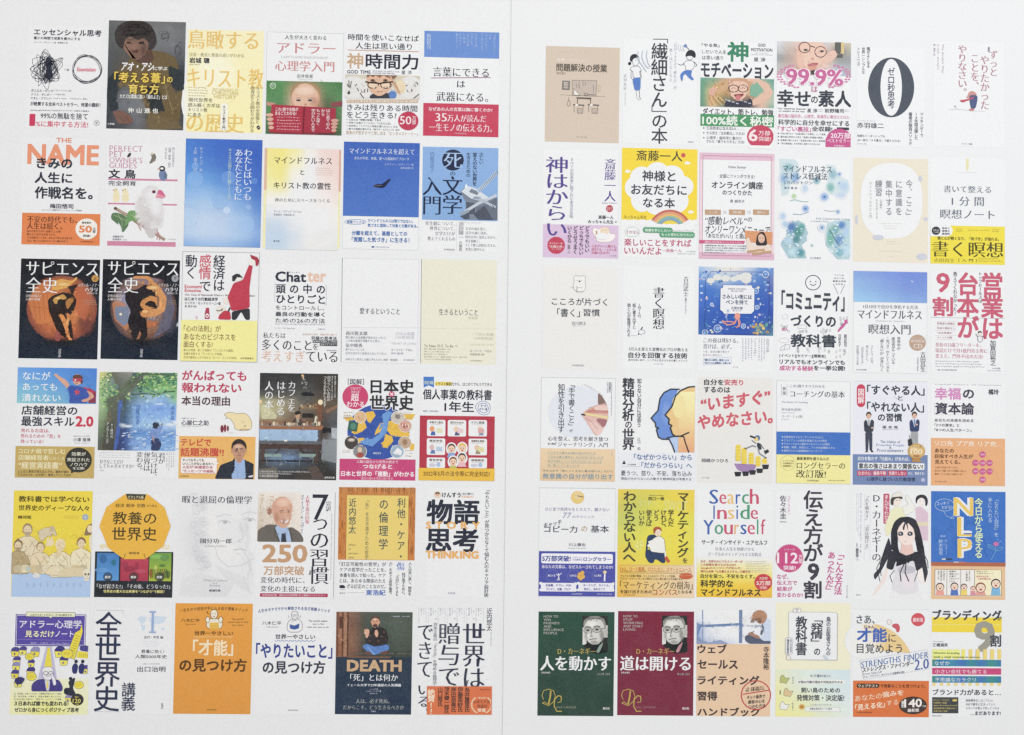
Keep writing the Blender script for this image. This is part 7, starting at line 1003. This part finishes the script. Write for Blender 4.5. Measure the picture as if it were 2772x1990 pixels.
P([(808,525),(1420,430),(1430,600),(845,697)],'f3f3f6','label',ol='c4c8d0');T('s','STRENGTHS FINDER',820,540,605,56,'5c78b0','m',ro=-.16,y2=-2);T('s','ストレングス・ファインダー',832,588,460,46,K2,2,ro=-.14);T('s','2.0',1300,515,130,92,'4660a8','m',ro=-.12,y2=6);T('c','From GALLUP',838,640,170,18,'99a','m',ro=-.13);T('a','ジム・クリフトン ギャラップ 古屋博子[訳]',842,665,365,22,'556',1,ro=-.13)
R(748,708,684,328,'d9743c','band');RR(780,735,205,38,16,'4a3a30','label');T('s','ウェブテスト',792,740,180,28,'f0dcc8',2);T('s','で得意なことを見つけよう。',992,740,408,32,'5a3626',2)
T('s','あなたの',762,846,245,52,'f4d8bc',1,ro=-.12);T('s','強みを',1012,810,190,52,'f6e0c8',2,ro=-.12);T('s','「見える化」',765,925,270,56,'f6e4cc',3,ro=-.12);T('s','する',1050,890,105,46,'f4d8bc',1,ro=-.12);E(1288,932,126,80,'4a3c38','badge')
T('s','140',1208,872,160,76,'f4f0ec',2,ro=-.04,y2=4);V('c','累計',1182,890,28,62,'f0ece6',2);T('c','万部!',1372,930,36,16,'f0ece6',1);T('s','最新版',1238,962,104,30,'f0ece6',2,ro=-.04);T('c','日本経済新聞出版',780,988,138,14,'7a4028')
B('white cover with yellow stripe, large grey nine and blue, magenta and teal ribbons',1460,70,625,960,'f3f3f4')
R(1460,135,630,135,'f2d834','stripe');R(1460,198,630,4,'f6ec9c','stripe');T('t','ブランディング',1465,68,622,95,K2,4);T('t','が',2052,128,36,36,K2,2);T('t','9',1840,170,186,280,'9c9a8e',3);T('t','割',1982,292,100,110,K2,2);T('a','乙幡満男',1468,370,132,32,'556',2);T('c','Otohata Mitsuo',1468,350,98,10,'99a')
for i in range(10): R(1465+i*65,425,34,92,'efd878' if i>4 else 'e8e070','stripe');R(1465+i*65,730,30,25,'ecd888','stripe')
R(1462,430,250,75,'e6e88a','stripe');T('s','Effective branding',1475,448,232,24,'6a8a4c',2);T('s','leads a small company to success.',1475,484,420,22,'7c8a50',2)
GR(1462,518,622,60,['3c8c84 3c7cb0 3c8ca8 4474b8 3c8c94 4478b4 3c908c 3c7ca8','3c8c84 3c7cb0 3c8ca8 4474b8 3c8c94 4478b4 3c908c 3c7ca8'],n='ribbon');T('s','なぜか',1482,532,138,36,'dce8ec',1)
R(1462,594,622,58,'c8487c','ribbon');T('s','小さい会社でも勝てる',1485,606,468,38,'f0dce6',1);GR(1462,666,622,60,['3c8c84 3c7cb0 3c8ca8 4474b8 3c8c94 4478b4 3c908c 3c7ca8','3c8c84 3c7cb0 3c8ca8 4474b8 3c8c94 4478b4 3c908c 3c7ca8'],n='ribbon');T('s','不思議なカラクリ',1485,680,368,38,'dce8ec',1)
T('t','ブランド力があると…',1466,785,615,55,K2,2);R(1462,858,236,145,'45484c','label');P([(1645,895),(1645,872),(1656,884),(1665,870),(1675,884),(1686,872),(1684,895)],'e0c860','crown')
for i,(t_,w_) in enumerate([('ＭＵＦＧ、ヤマモなど',140),('PB開発に貢献',118),('Japan Branding Awards',215),('最高賞受賞の実績を持つ',205),('著者が説く秘策',125)]): T('c',t_,1474,875+i*25,w_,16,'c8b870',1)
for i,(t_,w_) in enumerate([('価格競争をしなくていい',245),('SNSで勝手に広まっていく',265),('スタッフが喜んで売ってくれる',300)]): T('s',t_,1765,875+i*35,w_,24,'667',1);L([(1710,868+i*35),(2080,866+i*35)],1,'d0d0d4')
T('s','…まだあります!',1808,985,272,36,K2,3);T('c','青春出版社',1462,1020,88,12,'889')
# ---------- glyph outlines from Blender's built-in font ----------
OFF={0:0,'m':-.012,'g':0}
BOLD={0:[(0,0)],1:[(-.011,-.008),(.011,.008)],2:[(-.019,-.017),(.019,-.017),(-.019,.017),(.019,.017)],3:[(-.026,-.023),(.026,-.023),(-.026,.023),(.026,.023)],4:[(-.031,-.027),(.031,-.027),(-.031,.027),(.031,.027),(0,0)],5:[(-.044,-.036),(.044,-.036),(-.044,.036),(.044,.036),(0,0)],
 'm':[(-.024,0),(.024,0)],'m2':[(-.03,-.006),(.03,-.006),(0,0),(-.015,.006),(.015,.006)],'g':[(-.075,-.07),(.075,-.07),(-.075,.07),(.075,.07),(0,.09),(0,-.09)]}
def wk(b,small): return (1 if b in (0,1) else 2) if small and b not in('m','m2','g') else (1 if small and b=='m' else b)
need={}
for cv in COV:
    for pr in cv['prims']:
        d=pr['d']
        if d:
            d['small']=d['h']<26 if d['m'] in 'h' else d['w']<24
            d['wk']=wk(d['b'],d['small'])
            for ch in d['s']:
                if ch!=' ': need.setdefault((ch,'m' if d['wk']=='m' else 0),None)
tmp=bpy.data.collections.new('glyphs'); S.collection.children.link(tmp); tob={}
for (ch,b) in need:
    f=bpy.data.curves.new('g','FONT'); f.body=ch; f.size=1; f.resolution_u=2; f.offset=OFF[b]; f.fill_mode='FRONT' if hasattr(f,'fill_mode') else f.fill_mode
    o=bpy.data.objects.new('g',f); tmp.objects.link(o); tob[(ch,b)]=o
dg=bpy.context.evaluated_depsgraph_get(); dg.update(); GL={}
for kx,o in tob.items():
    m=o.evaluated_get(dg).to_mesh(); n=len(m.vertices); v=np.empty(n*3); m.vertices.foreach_get('co',v); v=v.reshape(-1,3)[:,:2]
    fs=[tuple(p.vertices) for p in m.polygons]; GL[kx]=(v.copy(),fs); o.evaluated_get(dg).to_mesh_clear()
cvs=[o.data for o in tob.values()]
for o in list(tob.values()): bpy.data.objects.remove(o)
for c in cvs: bpy.data.curves.remove(c)
bpy.data.collections.remove(tmp)
EM=1.0
_k=GL.get(('の',0)) or GL.get(('の',1)) 
kj=[GL[g] for g in GL if 0x4e00<=ord(g[0])<0x9fff and len(GL[g][0])]
WID=float(np.median([g[0][:,0].max()+g[0][:,0].min() for g in kj]))   # advance of a full-width glyph
YC=float(np.median([(g[0][:,1].max()+g[0][:,1].min())/2 for g in kj])); YH=float(np.median([g[0][:,1].max()-g[0][:,1].min() for g in kj]))
ROT=set('ー―…〜()（）「」『』［］[]【】:：=-–｜~')
def adv(ch,v): 
    if ord(ch)>0x2e7f: return WID
    return (v[:,0].max()+max(0,v[:,0].min())) if len(v) else .3*WID
def compose(d):
    s=d['s']; vs=[];fs=[];n0=0; b=d['wk']
    def put(v,f,dz=0):
        nonlocal n0
        vs.append(np.c_[v,np.full(len(v),dz)]); fs.extend([tuple(i+n0 for i in q) for q in f]); n0+=len(v)
    def glyph(ch): return GL[(ch,'m' if b=='m' else 0)]
    if d['m'] in 'hre':
        x=0
        for ch in s:
            if ch==' ': x+=.35*WID; continue
            v,f=glyph(ch)
            if not len(v): x+=.5*WID; continue
            q=v.copy(); q[:,0]+=x
            for j,(ex,ey) in enumerate(BOLD[b]): put(q+np.array([ex*WID,ey*WID]),f,j*.2)
            x+=adv(ch,v)
        if not vs: return None
        A=np.vstack(vs); X=A[:,:2]
        if d['m']=='e':
            X=X.copy(); X[:,0]=X[:,0]/WID*d['w']*1.0; X[:,1]=d['h']*(.5-(X[:,1]-YC)/YH)
            return X,fs,A[:,2]
        mn,mx=X.min(0),X.max(0); sz=np.maximum(mx-mn,1e-4); Y=(X-mn)/sz
        if len(s)==1 and sz[1]<.3*WID: pass
        if d['m']=='h':
            xx=Y[:,0]*d['w']; yy=(1-Y[:,1])*d['h']; xx=xx+d['sk']*(d['h']-yy)
        else: xx=Y[:,1]*d['w']; yy=Y[:,0]*d['h']
        if d['g']: xx=(xx-d['w']/2)*1.03+d['w']/2; yy=(yy-d['h']/2)*1.08+d['h']/2
        return np.c_[xx,yy],fs,A[:,2]
    n=len(s); cell=d['h']/n; sx=d['w']*1.06; sy=min(cell*1.04,d['w']*1.2)
    for i,ch in enumerate(s):
        if ch==' ': continue
        v,f=glyph(ch)
        if not len(v): continue
        q=(v-np.array([WID/2 if ord(ch)>0x2e7f else (v[:,0].max()+v[:,0].min())/2,YC]))/YH*.97
        if ch in ROT: q=np.c_[q[:,1],-q[:,0]]
        if ch in '、。': q=q+np.array([.62,.6])
        r=np.c_[d['w']/2+q[:,0]*sx*.97,(i+.5)*cell-q[:,1]*sy]
        for j,(ex,ey) in enumerate(BOLD[b]): put(r+np.array([ex*sx,ey*sy]),f,j*.2)
    if not vs: return None
    A=np.vstack(vs); return A[:,:2],fs,A[:,2]
def place(pr):
    d=pr['d']; r=compose(d)
    if r is None: return False
    X,fs,dz=r; u0,v0=U_(d,d['x'],d['y']); a,b=slopes(u0,v0); a+=d['ro']; b-=d.get('sl',0)
    sc=d['SC']; pr['p']=np.c_[u0+(X[:,0]+b*X[:,1])*sc, v0+(X[:,1]+a*X[:,0])*sc]; pr['t']=fs; pr['c']=[pr['c']]*len(X); pr['dz']=dz; return True
def U_(d,x,y): return d['O'][0]+x*d['SC'],d['O'][1]+y*d['SC']
# ---------- build ----------
def link(name,me,parent=None):
    o=bpy.data.objects.new(name,me); S.collection.objects.link(o)
    if parent: o.parent=parent
    return o
STEP=.000022
def mesh_from(name,items,base):
    Vv=[];F=[];Cc=[];MI_=[];n=0
    for pr in items:
        p=pr['p']; z=np.full(len(p),base+pr['z']*STEP)
        if 'dz' in pr: z=z+pr['dz']*STEP*.5
        Vv.append(np.c_[p2w(p,base),z]); F+= [tuple(i+n for i in q) for q in pr['t']]; Cc+=list(pr['c']); MI_+=[0]*len(pr['t']); n+=len(p)
    me=bpy.data.meshes.new(name); me.from_pydata(np.vstack(Vv).tolist(),[],F); me.materials.append(MI)
    at=me.attributes.new('ink','FLOAT_COLOR','POINT'); at.data.foreach_set('color',np.array(Cc,dtype=np.float32).ravel())
    me.polygons.foreach_set('material_index',MI_); me.update()
    # every printed face looks up
    nz=np.empty(len(me.polygons)*3); me.polygons.foreach_get('normal',nz)
    if (nz.reshape(-1,3)[:,2]<0).any():
        fl=nz.reshape(-1,3)[:,2]<0; F=[tuple(reversed(q)) if fl[i] else q for i,q in enumerate(F)]
        me2=bpy.data.meshes.new(name); me2.from_pydata(np.vstack(Vv).tolist(),[],F); me2.materials.append(MI)
        at=me2.attributes.new('ink','FLOAT_COLOR','POINT'); at.data.foreach_set('color',np.array(Cc,dtype=np.float32).ravel()); me2.polygons.foreach_set('material_index',MI_); me2.update(); bpy.data.meshes.remove(me); me=me2
    return me
def sheet(label,quad,z):
    w=p2w(quad,z); me=bpy.data.meshes.new('printed_sheet'); t=.0001
    v=[(x,y,z) for x,y in w]+[(x,y,z-t) for x,y in w]
    me.from_pydata(v,[],[(0,3,2,1),(4,5,6,7),(0,1,5,4),(1,2,6,5),(2,3,7,6),(3,0,4,7)]); me.materials.append(MP); me.update()
    me.name='paper'; o=link('printed_sheet',None); pp=link('paper',me,o); o['label']=label; o['category']='paper sheet'; o['group']='two printed sheets laid side by side'; return o
SH=[sheet('left white sheet printed with thirty-six colour book covers, tucked under its neighbour',[(-55,-60),(1440,-25),(1415,2060),(-95,2040)],.0002),
    sheet('right white sheet of thirty-six faded book covers, its edge overlapping the other',[(1385.5,-60),(2860,-35),(2870,2060),(1359.5,2050)],.00062)]
tb=bpy.data.meshes.new('table_top'); tb.from_pydata([(-.7,-.5,0),(.7,-.5,0),(.7,.5,0),(-.7,.5,0)],[],[(0,1,2,3)])
mt=bpy.data.materials.new('table_laminate'); mt.use_nodes=True; mt.node_tree.nodes['Principled BSDF'].inputs[0].default_value=(.55,.53,.5,1)
_n=mt.node_tree.nodes.new('ShaderNodeTexNoise'); _n.inputs['Scale'].default_value=60; _c=mt.node_tree.nodes.new('ShaderNodeValToRGB'); _c.color_ramp.elements[0].color=(.5,.48,.45,1); _c.color_ramp.elements[1].color=(.6,.58,.55,1)
mt.node_tree.links.new(_n.outputs[0],_c.inputs[0]); mt.node_tree.links.new(_c.outputs[0],mt.node_tree.nodes['Principled BSDF'].inputs[0])
tb.materials.append(mt); to=link('table_top',tb); to['kind']='structure'
def paper_gain(u,v):
    # how bright the bare sheet looks beside this cover in the photograph: the ink's own colour is what was seen divided by that
    x,y=u/PW,v/PH; s=(.77*(1-x)**2+2*.92*x*(1-x)+.86*x*x)*(1-y)+(.73*(1-x)**2+2*.84*x*(1-x)+.79*x*x)*y
    return .86/s
def bake_soft(kept):
    # a thin ink film over other inks: mix it with whatever is printed below each of its corners
    tri=[]
    for pr in kept:
        if pr['soft']:
            c=np.array(pr['c'],float)
            for i,(x,y) in enumerate(pr['p']):
                if c[i,3]>.99: continue
                under=None
                for P0,P1,P2,c0,c1,c2,bb in reversed(tri):
                    if bb[0]<=x<=bb[2] and bb[1]<=y<=bb[3]:
                        d=(P1[1]-P2[1])*(P0[0]-P2[0])+(P2[0]-P1[0])*(P0[1]-P2[1])
                        if abs(d)<1e-9: continue
                        a=((P1[1]-P2[1])*(x-P2[0])+(P2[0]-P1[0])*(y-P2[1]))/d; b=((P2[1]-P0[1])*(x-P2[0])+(P0[0]-P2[0])*(y-P2[1]))/d
                        if a>=-.001 and b>=-.001 and a+b<=1.001: under=a*c0+b*c1+(1-a-b)*c2; break
                if under is None: under=np.array(hexc('eeeff1'))
                if len(pr['p'])==7: c[i,:3]=np.clip(under[:3]*(1+c[i,:3]),0,.85)
                else: c[i,:3]=c[i,:3]*c[i,3]+under[:3]*(1-c[i,3])
            tex=len(pr['p'])==7; c[:,3]=1; pr['c']=[tuple(q) for q in c]; pr['soft']=False
        else: tex=False
        if not tex and pr['d'] is None and pr['name'] not in('small_print','outline','grass_print'):
            p=pr['p']; C_=np.array(pr['c'],float)
            for f in pr['t']:
                if len(f)>4: ctr=p[list(f)].mean(0); cc=C_[list(f)].mean(0); tt=[((ctr,p[f[k]],p[f[(k+1)%len(f)]]),(cc,C_[f[k]],C_[f[(k+1)%len(f)]])) for k in range(len(f))]
                else: tt=[((p[f[0]],p[f[k]],p[f[k+1]]),(C_[f[0]],C_[f[k]],C_[f[k+1]])) for k in range(1,len(f)-1)]
                for (a,b,c),(ca,cb,cc2) in tt: tri.append((a,b,c,ca,cb,cc2,(min(a[0],b[0],c[0]),min(a[1],b[1],c[1]),max(a[0],b[0],c[0]),max(a[1],b[1],c[1]))))
NT=0
JOIN={'drawing','foliage','grass_print','scribble','sea','coins','laurel','doodle','soft_background','watercolour','wood_print','block','food','coral','foam','sea_print','bullet','hair','outline','face'}
for cv in COV:
    kept=[]
    for pr in cv['prims']:
        if pr['d'] is not None and not place(pr): continue
        kept.append(pr)
    bb=[]; cu,cv_=cv['prims'][0]['p'].mean(0); gain=paper_gain(cu,cv_)
    for pr in kept: pr['c']=pr['c'] if pr['soft'] and len(pr['c'])==7 else [q if max(q[:3])>.8 else (min(.85,q[0]*gain),min(.85,q[1]*gain),min(.85,q[2]*gain),q[3]) for q in pr['c']]
    for pr in kept:
        p=pr['p']; b=(p[:,0].min(),p[:,1].min(),p[:,0].max(),p[:,1].max()); z=0
        for q,zq,sf in bb:
            if b[0]<q[2] and q[0]<b[2] and b[1]<q[3] and q[1]<b[3]: z=max(z,zq+1)
        pr['z']=z+1; bb.append((b,z+1,pr['soft']))
    bake_soft(kept)
    # squeeze very deep stacks so that the print stays a print
    mz=max(pr['z'] for pr in kept)
    if mz>14:
        for pr in kept: pr['z']=1+(pr['z']-1)*13.0/(mz-1) if mz<200 else pr['z']*14/mz
    side=0 if cv['u']<1370 else 1; base=SH[side]['zz'] if 'zz' in SH[side] else (.0002,.00062)[side]
    groups={}
    for pr in kept: groups.setdefault(pr['name'],[]).append(pr)
    bo=link('book_cover',mesh_from('book_cover',groups.pop('_base'),base),SH[side]); bo['label']=cv['label']
    fin=[]
    for nm,it in groups.items():
        if nm in JOIN: fin.append((nm,it)); continue
        mg={'title':26,'subtitle':16,'author_name':30,'small_print':60}.get(nm,1.5)*.3
        par=list(range(len(it)))
        def fd(i):
            while par[i]!=i: i=par[i]
            return i
        bx=[(q['p'][:,0].min()-mg,q['p'][:,1].min()-mg,q['p'][:,0].max()+mg,q['p'][:,1].max()+mg) for q in it]
        for i in range(len(it)):
            for j in range(i):
                if bx[i][0]<bx[j][2] and bx[j][0]<bx[i][2] and bx[i][1]<bx[j][3] and bx[j][1]<bx[i][3]: par[fd(i)]=fd(j)
        cl={}
        for i,q in enumerate(it): cl.setdefault(fd(i),[]).append(q)
        fin+=[(nm,c_) for c_ in cl.values()]
    for nm,it in fin:
        me=mesh_from(nm,it,base); link(nm,me,bo); NT+=sum(len(q['t']) for q in it)
print('covers',len(COV),'glyphs',len(GL),'faces',NT,'objects',len(S.objects))
